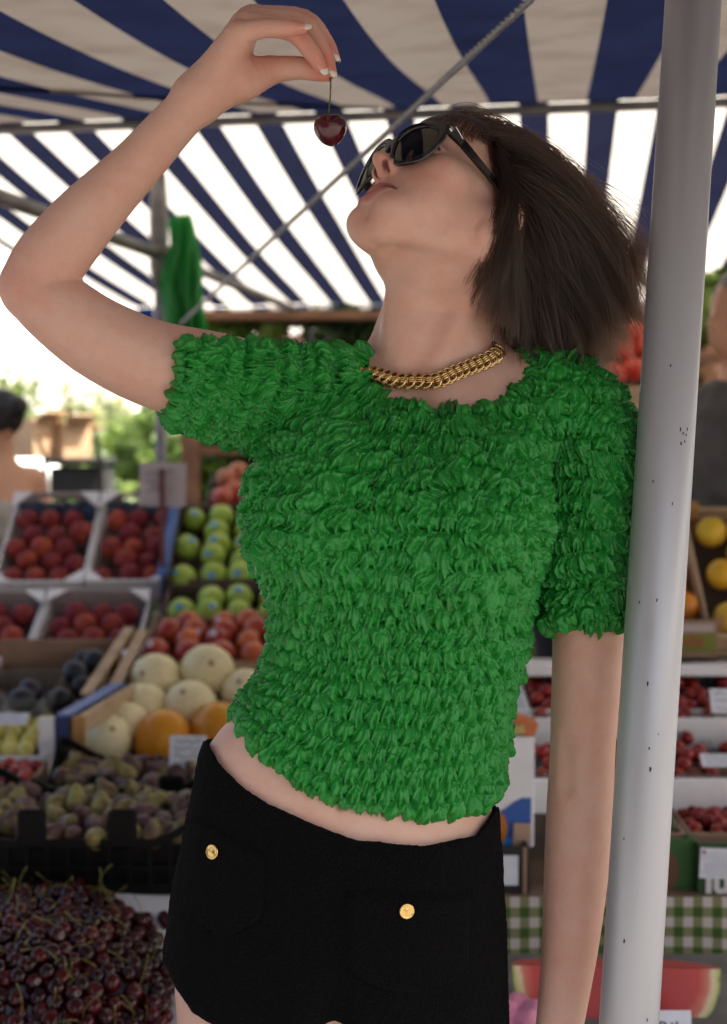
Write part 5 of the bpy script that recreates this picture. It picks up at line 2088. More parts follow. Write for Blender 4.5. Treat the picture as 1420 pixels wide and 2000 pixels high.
def fill(M, w, L, r, z, name, me_, label, cat, group, dx=None, dy=None, jit=.12, second=None, up=.0, sticker=None, p_st=0, margin=.006, skip=(), each=True):
    """hexagonal packing inside a tray"""
    dx = dx or 2.06 * r; dy = dy or 1.80 * r
    row = 0; y = r + margin; out = []
    while y < L - r * .8:
        nx = int((w - 2 * margin - (dx if row % 2 else 0) * .5) / dx)
        x0 = -(nx - 1) * dx / 2 + (dx * .25 if row % 2 else -dx * .25) * (1 if (w - 2 * margin) > (nx + .4) * dx else 0)
        for k in range(nx):
            x = x0 + k * dx
            if (row, k) in skip: continue
            p = M @ Vector((x + rnd.gauss(0, jit * r), y + rnd.gauss(0, jit * r), z + rnd.gauss(0, jit * r) + up * math.sin(math.pi * y / L)))
            mm = rnd.choice(me_) if isinstance(me_, list) else me_
            lab = label
            if each and nx <= 12 and row < 12:
                lab = '%s, %s from left, %s row up' % (label, ORD[k], ORD[row])
            out.append(put(name, mm, p, lab, cat, group, scale=rnd.uniform(.93, 1.05), sticker=sticker if rnd.random() < p_st else None))
        y += dy; row += 1
    return out


def text_mesh(body, size, mat_, offset=0.0, align='LEFT', name='lettering'):
    cu = bpy.data.curves.new(name, 'FONT'); cu.body = body; cu.size = size; cu.extrude = .0003; cu.offset = offset; cu.align_x = align
    o = bpy.data.objects.new(name, cu); COL.objects.link(o)
    bpy.context.view_layer.update()
    me = bpy.data.meshes.new_from_object(o.evaluated_get(bpy.context.evaluated_depsgraph_get()))
    bpy.data.objects.remove(o); bpy.data.curves.remove(cu)
    me.name = name; me.materials.clear(); me.materials.append(mat_)
    return me


def price_tag(px0, px1, py0, py1, y, label, lean=.25, rows=3, twist=0, text=None, tsize=.02, col=None, seed=1):
    """a paper card standing at world depth y with scribbled ink strokes"""
    a = at(px0, py1, y); b = at(px1, py1, y); c = at((px0 + px1) / 2, py0, y)
    w = b.x - a.x; h = c.z - a.z
    r = empty('price_tag', (a + b) / 2)
    r.rotation_euler = (-lean, 0, twist)
    tag(r, label, 'price tag')
    MB().box((0, 0, h / 2), (w, .0012, h), None, .0004).build('card', PAPER, r)
    rr = random.Random(seed)
    if text:
        link('writing', text_mesh(text, tsize, col or INK, 0, 'CENTER', 'writing'), None, r).location = (0, -.0012, h * .30)
        r.children[-1].rotation_euler = (math.pi / 2, 0, 0)
    else:
        for k in range(rows):
            z = h * (.82 - .62 * k / max(1, rows - 1)); x = -w * .38
            pts = []
            while x < w * .36:
                pts.append((x, -.0014, z + rr.uniform(-1, 1) * h * .075)); x += w * rr.uniform(.035, .08)
            MB().tube(pts, h * .012, 5).build('writing', INK, r)
    return r


# ======== left display, from the top down
pk = 'peaches in the white trays'
MA1, wA1, LA1 = tray_matrix(-18, 160, 1136, 975, 3.76, 4.05)
tA1 = carton(MA1, wA1, LA1, .085, 'white cardboard tray of red peaches at the upper left end of the display', back=.03)
fill(MA1, wA1, LA1, .0345, -.022, 'peach', peach_me, 'red peach in the top left white tray', 'peach', pk)
MA2, wA2, LA2 = tray_matrix(164, 326, 1134, 975, 3.76, 4.05)
tA2 = carton(MA2, wA2, LA2, .085, 'white cardboard tray of red peaches beside the blue edged apple crate', back=.03)
fill(MA2, wA2, LA2, .0345, -.022, 'peach', peach_me, 'red peach in the tray beside the green apples', 'peach', pk)
LINER = mat('blue_liner', (.030, .060, .125), rough=.4)
for M_, w_, L_, sd in ((tA1, wA1, LA1, 2), (tA2, wA2, LA2, 5)):
    rr = random.Random(sd); vs = []; fs = []
    for i in range(25):
        for j in range(5):
            vs.append(((i / 24 - .5) * (w_ - .03), L_ - .012 - .035 * (1 - j / 4) - rr.uniform(0, .012), -.055 + .055 * j / 4 + rr.uniform(-.012, .012)))
    for i in range(24):
        for j in range(4):
            k = i * 5 + j; fs.append((k, k + 5, k + 6, k + 1))
    MB().add(vs, fs, True).build('plastic_liner', LINER, M_)
MB1, wB1, LB1 = tray_matrix(-165, 42, 1284, 1160, 3.42, 3.70)
carton(MB1, wB1, LB1, .08, 'white peach tray cut off at the left edge in the second row', back=.012, hole=False)
fill(MB1, wB1, LB1, .0345, -.020, 'peach', peach_me, 'red peach in the cut off second row tray', 'peach', pk)
MB2, wB2, LB2 = tray_matrix(48, 262, 1282, 1158, 3.42, 3.70)
carton(MB2, wB2, LB2, .08, 'white peach tray in the second row above the wooden melon crate', back=.012, hole=False)
fill(MB2, wB2, LB2, .0345, -.020, 'peach', peach_me, 'red peach in the second row tray above the plums', 'peach', pk)

ak = 'green apples'
MC1, wC1, LC1 = tray_matrix(322, 590, 1134, 985, 3.72, 4.02)
r = lug_crate(MC1, wC1, LC1, .10, 'dark apple crate with a blue card edge, upper of the two', m=DARKC, group='dark apple crates')
MB().box((-wC1 / 2 - .006, LC1 * .45, -.02), (.006, LC1 * 1.06, .10), None, .001).build('blue_edge', BLUEC, r)
MB().box((-wC1 / 2 - .004, LC1 * .48, .032), (.030, LC1 * 1.04, .004), None, .001).build('blue_flap', BLUEC, r)
fill(MC1, wC1, LC1, .0365, -.018, 'apple', apple_me, 'green apple in the upper dark crate', 'apple', ak, dx=.088, dy=.068, sticker=st_apple, p_st=.75)
MC2, wC2, LC2 = tray_matrix(312, 590, 1206, 1140, 3.56, 3.72)
r = lug_crate(MC2, wC2, LC2, .09, 'dark apple crate with two rows of fruit, lower of the two', m=DARKC, group='dark apple crates')
fill(MC2, wC2, LC2, .0365, -.010, 'apple', apple_me, 'green apple in the lower dark crate', 'apple', ak, dx=.086, dy=.068, sticker=st_apple, p_st=.75)

MD, wD, LD = tray_matrix(268, 590, 1292, 1205, 3.22, 3.50)
lug_crate(MD, wD, LD, .10, 'brown cardboard box of red and orange nectarines above the melons', m=BROWNC)
fill(MD, wD, LD, .036, -.004, 'nectarine', nect_me, 'red and orange nectarine above the melons', 'nectarine', 'nectarines', dx=.080, dy=.064, up=.012, sticker=st_nect, p_st=.4)

# melons in the wooden crate
ME, wE, LE = tray_matrix(150, 545, 1478, 1290, 2.82, 3.22)
wood_crate(ME, wE, LE, .12, 'pale slatted wooden crate holding the cream melons')
MEL = [(305, 1326, 3.12, 0, 1.0, 'upper left cream melon, touching the leaning crate slats'), (405, 1312, 3.14, 0, 1.08, 'largest cream melon, topmost in the wooden crate'), (478, 1352, 3.10, 0, .92, 'cream melon half hidden by the green top, right end of the crate'),
       (282, 1384, 3.02, 0, .96, 'cream melon in the second row beside the wooden slats'), (372, 1382, 3.02, 0, 1.02, 'cream melon in the middle, right above the two orange melons'), (245, 1420, 2.94, 0, .92, 'cream melon left of the orange melons, partly behind the front one'),
       (208, 1446, 2.88, 0, .94, 'cream melon at the front left corner of the wooden crate'), (318, 1446, 2.90, 1, 1.0, 'ribbed orange melon at the front, left of the price card'), (425, 1430, 2.94, 1, 1.0, 'ribbed orange melon behind the handwritten price card by her hip'), (520, 1400, 3.02, 0, 1.0, 'cream melon hidden behind her waist in the wooden crate')]
for (px, py, yy, k, big, lab) in MEL:
    q = Vector((rnd.uniform(-.5, .5), -.9, rnd.uniform(.3, 1.2))).normalized().to_track_quat('Z', 'Y')
    if k: q = Vector((.25, .5, .8)).normalized().to_track_quat('Z', 'Y')
    o = put('orange_melon' if k else 'melon', omelon_me if k else melon_me, at(px, py, yy), lab, 'melon', 'orange melons' if k else 'cream melons', rot=q, scale=big * .95)
    if not k:
        MB().lathe([(.0075, .0685), (.006, .0698), (.0002, .0700)], 14).build('stem_scar', BROWNC, o)
# narrow crate side leaning between plums and melons (two slats and a blue end)
s0 = at(196, 1382, 2.96); s1 = at(268, 1250, 3.30)
r = empty('slatted_board', s0); tag(r, 'two leaning wooden slats of a crate between the plums and the melons', 'crate slats')
d = s1 - s0
for k, (ox, oz) in enumerate(((-.034, .030), (.020, .022))):
    a = Vector((ox, 0, oz)); b = d + Vector((ox * .6, 0, oz))
    m = (a + b) / 2; dv = (b - a); Ln = dv.length
    R = dv.to_track_quat('Y', 'Z').to_matrix()
    MB().box(m, (.026, Ln, .012), R, .002).build('slat', WOOD, r)
# low box end in front of it: wood, navy and white, with a navy top edge running back
bx0 = at(76, 1478, 2.72); bx1 = at(166, 1402, 2.72)
r = empty('crate_end', bx0); tag(r, 'small wooden box with white and navy end between yellow plums and melons', 'box')
bw = bx1.x - bx0.x; bhh = bx1.z - bx0.z; ln_ = .30
MB().box((bw * .17, .006, bhh / 2), (bw * .34, .012, bhh), None, .001).build('white_end', WHITEC, r)
MB().box((bw * .50, .006, bhh / 2 + .002), (bw * .30, .013, bhh), None, .001).build('navy_end', NAVYC, r)
MB().box((bw * .86, .006, bhh / 2), (bw * .26, .016, bhh + .004), None, .002).build('corner_post', WOODO, r)
dv = at(232, 1338, 3.02) - (bx0 + Vector((bw * .5, 0, bhh))); R = dv.to_track_quat('Y', 'Z').to_matrix()
MB().box(Vector((bw * .50, 0, bhh)) + dv / 2 + Vector((0, .012, .002)), (bw * .34, dv.length, .006), R, .001).build('navy_top', BLUEC, r)
MB().box(Vector((bw * .90, 0, bhh)) + dv / 2 + Vector((0, .014, -.016)), (.014, dv.length, .040), R, .002).build('side_slat', WOOD, r)

# plums, yellow plums
MF, wF, LF = tray_matrix(-70, 190, 1400, 1290, 2.96, 3.28)
lug_crate(MF, wF, LF, .09, 'brown cardboard box of dark blue plums', m=BROWNC, lift=.06)
fill(MF @ Matrix.Translation((wF * .27, 0, 0)), wF * .46, LF, .031, .006, 'plum', plum_me, 'dark blue plum in the brown box', 'plum', 'plums', dx=.066, dy=.058, jit=.25, up=.03)
pn = empty('punnet'); pn.matrix_world = tray_matrix(-60, 96, 1398, 1352, 2.90, 3.05)[0]; tag(pn, 'clear punnet of dark plums at the left edge above the price card', 'punnet')
_pw = (at(96, 1398, 2.90) - at(-60, 1398, 2.90)).length
CLEAR = mat('clear_shell', (.85, .86, .87), rough=.12, Transmission_Weight=.9, IOR=1.1)
for c_, s_ in (((0, 0, .01), (_pw, .0015, .06)), ((0, .20, .01), (_pw, .0015, .06)), ((-_pw / 2, .10, .01), (.0015, .2, .06)), ((_pw / 2, .10, .01), (.0015, .2, .06)), ((0, .10, -.021), (_pw, .2, .0015))): MB().box(c_, s_).build('side', CLEAR, pn)
fill(pn.matrix_world.copy(), _pw, .2, .031, .012, 'plum', plum_me, 'dark plum in the clear punnet', 'plum', 'plums', dx=.07, dy=.07, jit=.15)
MG, wG, LG = tray_matrix(-90, 88, 1478, 1405, 2.70, 2.92)
r = lug_crate(MG, wG, LG, .06, 'white and navy box of small yellow plums at the left', m=WHITEC)
MB().box((0, -.002, -.052), (wG + .004, .003, .016)).build('navy_band', NAVYC, r)
fill(MG, wG, LG, .020, -.004, 'yellow_plum', lemon_me, 'small yellow plum in the white and navy box', 'yellow plum', 'yellow plums', jit=.2, up=.015)
price_tag(-26, 52, 1386, 1416, 2.78, 'white price card lying over the yellow plums', lean=.9, seed=3)
MH, wH, LH = tray_matrix(-120, 60, 1530, 1486, 2.52, 2.66)
lug_crate(MH, wH, LH, .06, 'low tray of red berries left of the fig crates', m=BROWNC)
fill(MH, wH, LH, .0135, -.003, 'raspberry', berry_me, 'red berry in the low tray by the fig crates', 'berry', 'red berries', jit=.3, each=False)
price_tag(330, 402, 1438, 1502, 2.60, 'white handwritten price card in front of the orange melons', lean=.35, seed=5, rows=4)

# figs
gf = 'figs in the black crates'
MI, wI, LI = tray_matrix(62, 470, 1566, 1478, 2.46, 2.70)
plastic_crate(MI, wI, LI, .085, 'black plastic crate of figs, the farther of the two')
MJ, wJ, LJ = tray_matrix(-110, 412, 1640, 1536, 2.18, 2.45)
plastic_crate(MJ, wJ, LJ, .10, 'black plastic crate of figs, the nearer of the two')


def figs(M, w, L, lab):
    for o in fill(M, w, L, .0225, -.012, 'fig', fig_mes, lab, 'fig', gf, dx=.047, dy=.040, jit=.25, up=.012):
        d = Vector((rnd.gauss(0, .8), rnd.gauss(-.2, .7), .75 + rnd.gauss(0, .4))).normalized()
        o.rotation_quaternion = (M.to_3x3() @ d).to_track_quat('Z', 'Y')


figs(MI, wI, LI, 'purple and green fig in the farther black crate')
figs(MJ, wJ, LJ, 'purple and green fig in the nearer black crate')

# cherries: a loose heap on white paper
CH0 = at(60, 1860, 1.96)


def heap(x, y):
    """height of the heap over its board, in metres; x to the right, y away"""
    e = (x / .245) ** 2 + (y / .26) ** 2
    return max(0, .085 * (1 - e)) + .006 * math.sin(x * 40) * math.cos(y * 33)


bm_ = Matrix.Translation(CH0 + Vector((-.02, 0, -.085))) @ Matrix.Rotation(math.radians(21), 4, 'X')
pp = MB(); vs = []; fs = []; na, nb = 36, 26
for i in range(na + 1):
    for j in range(nb + 1):
        x = (i / na - .5) * .92; y = (j / nb - .5) * .60
        vs.append((x, y, .004 + .010 * math.sin(x * 23 + y * 9) * math.cos(y * 17)))
for i in range(na):
    for j in range(nb):
        k = i * (nb + 1) + j; fs.append((k, k + nb + 1, k + nb + 2, k + 1))
pap = pp.add(vs, fs, True).build('wrapping_paper', mat('white_paper', (.62, .62, .68), rough=.85, bump=(25, .3, .004)))
pap.matrix_world = bm_
tag(pap, 'sheet of crumpled white paper under the cherry heap', 'paper')
bd = MB().box((0, 0, -.02), (.96, .62, .03), None, .004).build('display_board', TIMBER); bd.matrix_world = bm_
tag(bd, 'sloping timber board carrying the white paper and cherries', 'board')
cher_me = ball_mesh('cherry', .0145, lambda a, b: 1 - .20 * math.exp(-(a / .42) ** 2) + .03 * math.cos(2 * b) * math.sin(a), 16, 12)
CHM = fruit_mat('cherry_pile_skin', (.018, .0015, .003), (.12, .006, .010), .12, 2.2, (.44, .84), spec=.4)
cher_me.materials.append(CHM)
cand = []
tries = 0
while len(cand) < 300 and tries < 60000:
    tries += 1
    x = rnd.uniform(-.25, .25); y = rnd.uniform(-.27, .26)
    h = heap(x, y)
    if h < .010: continue
    z = h + .012 + rnd.uniform(0, .010)
    q = Vector((x, y, z))
    wq = bm_ @ q
    s_ = wq - _C; dd = s_.dot(_f); ppx = 710 + s_.x / dd * FPX
    if ppx < -60 or ppx > 420: continue
    if all((q - c).length > .0205 for c in cand): cand.append(q)
stem_mes = []
for k in range(5):
    a_ = rnd.uniform(0, 6.28); bnd = rnd.uniform(.3, .9)
    pts = [Vector((0, 0, .0095))] + [Vector((math.cos(a_) * bnd * .040 * t * t, math.sin(a_) * bnd * .040 * t * t, .0095 + .040 * t * (1 - .25 * bnd * t))) for t in (.3, .6, .85, 1)]
    me_ = MB().tube(pts, [.0007, .0006, .0006, .0008, .0013], 5).mesh('stem'); me_.materials.append(mat('pile_stem', (.20, .19, .04), rough=.6) if k == 0 else MATS['pile_stem']); stem_mes.append(me_)
for i, q in enumerate(cand):
    o = put('cherry', cher_me, bm_ @ q, 'dark cherry in the loose heap on white paper', 'cherry', 'cherries heaped on white paper', scale=rnd.uniform(.88, 1.12))
    d = Vector((rnd.gauss(0, .8), rnd.gauss(-.4, .8), .7)).normalized(); o.rotation_quaternion = d.to_track_quat('Z', 'Y') @ Quaternion((0, 0, 1), rnd.uniform(0, 6.28))
    if i % 2 == 0:
        s_ = bpy.data.objects.new('stem', stem_mes[i // 2 % 5]); COL.objects.link(s_); s_.parent = o
# the cherries underneath, one mass
um = MB()
base = ball_mesh('c', .012, None, 9, 6)
bv = [v.co.copy() for v in base.vertices]; bf = [tuple(p.vertices) for p in base.polygons]
for _ in range(900):
    x = rnd.uniform(-.38, .38); y = rnd.uniform(-.28, .27); h = heap(x, y)
    if h < .004: continue
    c = Vector((x, y, max(.012, h - rnd.uniform(-.003, .012))))
    um.add([v + c for v in bv], bf, True)
uo = um.build('cherry_heap', CHM); uo.matrix_world = bm_
tag(uo, 'mass of dark cherries under the top layer of the heap', 'cherries', kind='stuff')

# what carries the left display: stepped timber stand and dark cloth
st = empty('display_stand', (0, 3, 0)); tag(st, 'stepped dark timber stand under the fruit crates on the left', 'display stand')
for (M, w, L, h) in ((MA1, wA1 + .02, LA1, .085), (MA2, wA2 + .02, LA2, .085), (MB1, wB1 + .02, LB1, .08), (MB2, wB2 + .02, LB2, .08), (MC1, wC1, LC1, .10), (MC2, wC2, LC2, .09), (MD, wD, LD, .10), (ME, wE, LE, .12), (MF, wF, LF, .09), (MG, wG, LG, .06), (MH, wH, LH, .06), (MI, wI, LI, .085), (MJ, wJ, LJ, .10)):
    o = MB().box((0, L / 2, -h - .013), (w, L * 1.02, .022), None, .003).build('shelf', TIMBER, st)
    o.matrix_world = M
    for sx in (-.4, .4):
        for yy in (.06, L - .06):
            q = M @ Vector((sx * w, yy, -h - .03))
            MB().box((q.x, q.y - 3, q.z / 2), (.04, .04, q.z - .01), None, .003).build('leg', TIMBER, st)
cl = MB()
cl.box((-.45, 2.06 - 0, .26), (1.3, .012, .52), None, .003)
o = cl.build('skirt_cloth', DARKCLOTH); tag(o, 'dark cloth hanging in front of the left display stand', 'cloth')
# ======== right display
# table with a green gingham cloth
def gingham():
    m = bpy.data.materials.new('gingham'); m.use_nodes = True
    n = m.node_tree.nodes; l = m.node_tree.links; b = n['Principled BSDF']; b.inputs['Roughness'].default_value = .85
    tc = n.new('ShaderNodeTexCoord'); sp = n.new('ShaderNodeSeparateXYZ'); l.new(tc.outputs['Object'], sp.inputs[0])
    out = []
    zy = n.new('ShaderNodeMath'); zy.operation = 'SUBTRACT'; l.new(sp.outputs[2], zy.inputs[0]); l.new(sp.outputs[1], zy.inputs[1])
    for src in (sp.outputs[0], zy.outputs[0]):
        a = n.new('ShaderNodeMath'); a.operation = 'MULTIPLY'; a.inputs[1].default_value = 1 / .0325; l.new(src, a.inputs[0])
        f = n.new('ShaderNodeMath'); f.operation = 'FRACT'; l.new(a.outputs[0], f.inputs[0])
        c = n.new('ShaderNodeMath'); c.operation = 'LESS_THAN'; c.inputs[1].default_value = .5; l.new(f.outputs[0], c.inputs[0]); out.append(c)
    s = n.new('ShaderNodeMath'); s.operation = 'ADD'; l.new(out[0].outputs[0], s.inputs[0]); l.new(out[1].outputs[0], s.inputs[1])
    hv = n.new('ShaderNodeMath'); hv.operation = 'MULTIPLY'; hv.inputs[1].default_value = .5; l.new(s.outputs[0], hv.inputs[0])
    cr = n.new('ShaderNodeValToRGB'); cr.color_ramp.interpolation = 'CONSTANT'
    e = cr.color_ramp.elements; e[0].position = 0; e[0].color = (.56, .49, .47, 1); e[1].position = .75; e[1].color = (.042, .095, .012, 1)
    k = e.new(.25); k.color = (.21, .21, .10, 1)
    l.new(hv.outputs[0], cr.inputs[0]); l.new(cr.outputs[0], b.inputs['Base Color'])
    return m


GY = 2.12
g0_ = at(940, 1752, GY); g1_ = at(1560, 1752, GY)
tb = empty('fruit_table', (g0_.x, GY, g0_.z)); tag(tb, 'table on the right draped with a green and white gingham cloth', 'table')
wt = g1_.x - g0_.x
vs = []; fs = []; na, nb = 120, 20
for i in range(na + 1):
    x = wt * i / na
    for j in range(nb + 1):
        t = j / nb
        vs.append((x, -.012 * t - .010 * t * math.sin(x * 19) - .004 * math.sin(x * 47) * t, -t * .34))
for i in range(na):
    for j in range(nb):
        k = i * (nb + 1) + j; fs.append((k, k + 1, k + nb + 2, k + nb + 1))
GING = gingham()
MB().add(vs, fs, True).build('cloth', GING, tb)
MB().box((wt / 2, .45, -.012), (wt, .9, .02), None, .002).build('table_top', TIMBER, tb)
for x in (.05, wt - .05):
    for y in (.08, .82): MB().box((x, y, -(g0_.z + .022) / 2), (.05, .05, g0_.z - .024), None, .003).build('leg', TIMBER, tb)

# low front ledge with the watermelon
lz = zat(2005, 1.80)
ld = MB().box((0, 0, 0), (.95, .34, .02), None, .003).build('front_ledge', mat('ledge_grey', (.16, .15, .14), rough=.8, noise=(14, .3)))
ld.location = (at(1250, 2000, 1.86).x, 1.90, lz - .012); tag(ld, 'low grey ledge in front of the gingham cloth', 'ledge')
MB().box((-.40, .0, -lz / 2 + .0), (.05, .3, lz - .03)).build('leg', TIMBER, ld)
MB().box((.40, .0, -lz / 2 + .0), (.05, .3, lz - .03)).build('leg', TIMBER, ld)
# watermelon slice: a flat cut face towards us, rind behind
WM = bpy.data.materials.new('watermelon'); WM.use_nodes = True
n = WM.node_tree.nodes; l = WM.node_tree.links; b = n['Principled BSDF']; b.inputs['Roughness'].default_value = .35
at_ = n.new('ShaderNodeVertexColor'); at_.layer_name = 'flesh'
cr = n.new('ShaderNodeValToRGB'); e = cr.color_ramp.elements
e[0].position = 0; e[0].color = (.34, .012, .018, 1); e[1].position = 1; e[1].color = (.10, .17, .03, 1)
for p_, c_ in ((.70, (.46, .030, .030, 1)), (.84, (.56, .16, .10, 1)), (.90, (.66, .56, .36, 1)), (.96, (.52, .50, .18, 1))):
    k = e.new(p_); k.color = c_
ns = n.new('ShaderNodeTexNoise'); ns.inputs['Scale'].default_value = 40; ns.inputs['Detail'].default_value = 6
tcw = n.new('ShaderNodeTexCoord'); l.new(tcw.outputs['Object'], ns.inputs['Vector'])
ma = n.new('ShaderNodeMath'); ma.operation = 'MULTIPLY_ADD'; ma.inputs[1].default_value = .10; ma.inputs[2].default_value = -.05; l.new(ns.outputs['Fac'], ma.inputs[0])
aa = n.new('ShaderNodeMath'); aa.operation = 'ADD'; l.new(at_.outputs['Color'], aa.inputs[0]); l.new(ma.outputs[0], aa.inputs[1])
l.new(aa.outputs[0], cr.inputs[0]); l.new(cr.outputs[0], b.inputs['Base Color'])
RIND = mat('rind', (.035, .09, .018), rough=.4, noise=(24, .6, 5, (.012, .03, .008)))
wl = at(998, 1880, 1.86); wr = at(1412, 1898, 1.84)
wo_ = empty('watermelon_slice', (wl + wr) / 2); tag(wo_, 'large red watermelon slice with green rind on the low ledge', 'watermelon')
hw = (wr - wl).length / 2; hh = .118
wo_.rotation_euler = (-.25, -math.atan2(wr.z - wl.z, wr.x - wl.x) , 0)
vs = []; rad = []; fs = []; na, nr = 60, 14
for i in range(na + 1):
    a = math.pi * i / na
    for j in range(nr + 1):
        t = j / nr
        vs.append((-hw * math.cos(a) * t, 0, -hh * math.sin(a) ** .8 * t)); rad.append(1 - (1 - t) * math.hypot(hw * math.cos(a), hh * math.sin(a)) / .11)
for i in range(na):
    for j in range(nr):
        k = i * (nr + 1) + j; fs.append((k, k + 1, k + nr + 2, k + nr + 1))
n0 = len(vs)
me = bpy.data.meshes.new('cut_face'); me.from_pydata(vs, [], fs)
ca = me.color_attributes.new('flesh', 'FLOAT_COLOR', 'POINT')
ca.data.foreach_set('color', np.array([[max(0, t)] * 3 + [1] for t in rad], dtype=np.float32).ravel())
me.materials.append(WM); link('cut_face', me, None, wo_)
vs = []; fs = []
for i in range(na + 1):
    a = math.pi * i / na
    for j in range(9):
        q = j / 8 * math.pi / 2
        r_ = math.cos(q)
        vs.append((-hw * math.cos(a) * (r_ * .3 + .7 * math.sqrt(max(0, r_))), .085 * math.sin(q) + .0005, -hh * math.sin(a) ** .8 * (r_ * .2 + .8) if j < 8 else -hh * math.sin(a) ** .8 * .8))
for i in range(na):
    for j in range(8):
        k = i * 9 + j; fs.append((k, k + 1, k + 10, k + 9))
MB().add(vs, fs, True).build('rind', RIND, wo_)
# top cut of the wedge
vs = []; fs = []
edge_ = [(-hw * (math.cos(j / 8 * math.pi / 2) * .3 + .7 * math.sqrt(max(0, math.cos(j / 8 * math.pi / 2)))), .085 * math.sin(j / 8 * math.pi / 2) + .0005, 0.0004) for j in range(9)]
MB().add(edge_ + [(-x, y, z) for x, y, z in edge_[-2::-1]], [tuple(range(17))[::-1]]).build('top_cut', mat('flesh_plain', (.42, .03, .03), rough=.4), wo_)
price_tag(1278, 1352, 1978, 2046, 1.76, 'white price card with handwriting leaning on the watermelon', lean=.2, text='Rila', tsize=.030)
# pink paper twist
mb = MB(); vs = []; fs = []
for i in range(25):
    for j in range(17):
        u = i / 24; v = j / 16
        vs.append(((u - .5) * .12, (v - .5) * .10, .030 * math.sin(math.pi * u) * math.sin(math.pi * v) + .010 * math.sin(u * 17 + v * 6) * math.cos(v * 15)))
for i in range(24):
    for j in range(16):
        k = i * 17 + j; fs.append((k, k + 17, k + 18, k + 1))
o = mb.add(vs, fs, True).build('paper_wrap', mat('pink_paper', (.62, .22, .34), rough=.6))
o.location = at(1018, 1992, 1.80); o.location.z += .0; tag(o, 'crumpled pink paper wrap left of the watermelon slice', 'paper')

# boxes along the front of the table
GREENC = mat('green_card', (.018, .085, .010), rough=.6)
BLKC = mat('black_card', (.012, .011, .011), rough=.6)


def box_at(px0, px1, py0, py1, y, depth, m, label, name='produce_box', cat='box', group=None):
    a = at(px0, py1, y); b = at(px1, py0, y)
    r = empty(name, (a.x, y, a.z)); tag(r, label, cat, group)
    w = b.x - a.x; h = b.z - a.z; t = .007
    MB().box((w / 2, t / 2, h / 2), (w, t, h), None, .001).build('front_panel', m, r)
    MB().box((w / 2, depth - t / 2, h / 2), (w, t, h), None, .001).build('back_panel', m, r)
    for x in (t / 2, w - t / 2):
        MB().box((x, depth / 2, h / 2 - .001), (t, depth - 2 * t - .001, h - .004), None, .001).build('side_panel', m, r)
    MB().box((w / 2, depth / 2, .006), (w - 2 * t - .002, depth - 2 * t - .002, .008)).build('floor', DARKC, r)
    return r, w, h


r, w, h = box_at(1165, 1358, 1640, 1750, 2.16, .30, GREENC, 'dark green cardboard produce box with a brown disc printed on it')
mb = MB(); c = Vector((at(1262, 1690, 2.16).x - r.location.x, -.0015, h * .44)); k = 40
mb.add([c + Vector((math.cos(2 * math.pi * i / k) * .056, 0, math.sin(2 * math.pi * i / k) * .056)) for i in range(k)], [tuple(range(k))]).build('printed_disc', mat('print_brown', (.115, .050, .020), rough=.6), r)
for x, z, t_ in ((.085, .012, .0), (.13, .010, .3), (.05, .016, .8)):
    pass
r, w, h = box_at(1362, 1560, 1648, 1758, 2.14, .30, mat('deep_green_card', (.012, .050, .010), rough=.6), 'deep green produce box with white letters and a delivery note')
o = link('lettering', text_mesh('lur', .062, mat('print_white', (.60, .58, .60), rough=.6), .0022), None, r); o.location = (.012, -.0012, .014); o.rotation_euler = (math.pi / 2, 0, 0)
n_ = MB().box((.055, -.0025, h - .034), (.105, .001, .052), Matrix.Rotation(.04, 3, 'Y')).build('delivery_note', PAPER, r)
for k in range(7):
    MB().box((.030 + .05 * ((k * 37) % 5) / 10, -.0036, h - .016 - k * .0062), (.050 + .03 * ((k * 53) % 3) / 3, .0004, .0010)).build('printed_line', mat('print_grey', (.28, .27, .30)) if k == 0 else MATS['print_grey'], r)
MB().box((.0095, -.0036, h - .013), (.006, .0004, .005)).build('red_mark', REDINK, r)
r, w, h = box_at(946, 1036, 1656, 1744, 2.14, .28, BLKC, 'black box with a blank white label beside her hip')
a = at(976, 1728, 2.14); b_ = at(1012, 1670, 2.14)
MB().box(((a.x + b_.x) / 2 - r.location.x, -.002, (a.z + b_.z) / 2 - r.location.z), (b_.x - a.x, .001, b_.z - a.z)).build('label_sticker', PAPER, r)
MB().box((w - .010, -.003, h / 2), (.007, .004, h + .004), None, .001).build('edge_board', BROWNC, r)
# white and blue carton standing above it
r, w, h = box_at(944, 1044, 1440, 1654, 2.20, .12, WHITEC, 'tall white carton with a blue wave print beside her hip', name='fruit_carton', cat='carton')
pts = [(0, 0), (1, 0), (1, .44), (.80, .44), (.62, .40), (.45, .34), (.25, .30), (0, .27)]
MB().add([(x * w * .94, -.0018, .002 + z * h) for x, z in pts], [tuple(range(len(pts)))]).build('blue_print', mat('print_blue', (.012, .085, .36), rough=.4), r)
pts = [(0, 0), (.78, 0), (.78, .10), (.5, .06), (.2, .12), (0, .10)]
MB().add([(x * w * .9, -.0030, .004 + z * h) for x, z in pts], [tuple(range(len(pts)))]).build('light_blue_print', mat('print_sky', (.03, .22, .62), rough=.4), r)
MB().box((w * .75, -.006, h * .115), (w * .34, .006, h * .22), Matrix.Rotation(.05, 3, 'Y'), .001).build('brown_flap', mat('flap_card', (.42, .28, .20), rough=.8), r)
k = 22; c = Vector((w * .22, -.0045, h * .17))
MB().add([c + Vector((math.cos(2 * math.pi * i / k) * .022, 0, math.sin(2 * math.pi * i / k) * .034)) for i in range(k)], [tuple(range(k))]).build('printed_orange', mat('print_orange', (.46, .14, .01), rough=.5), r)
MB().box((w * .80, .03, h + .016), (.045, .05, .028), Matrix.Rotation(.3, 3, 'Y'), .001).build('top_flap', mat('flap_orange', (.52, .15, .05), rough=.6), r)
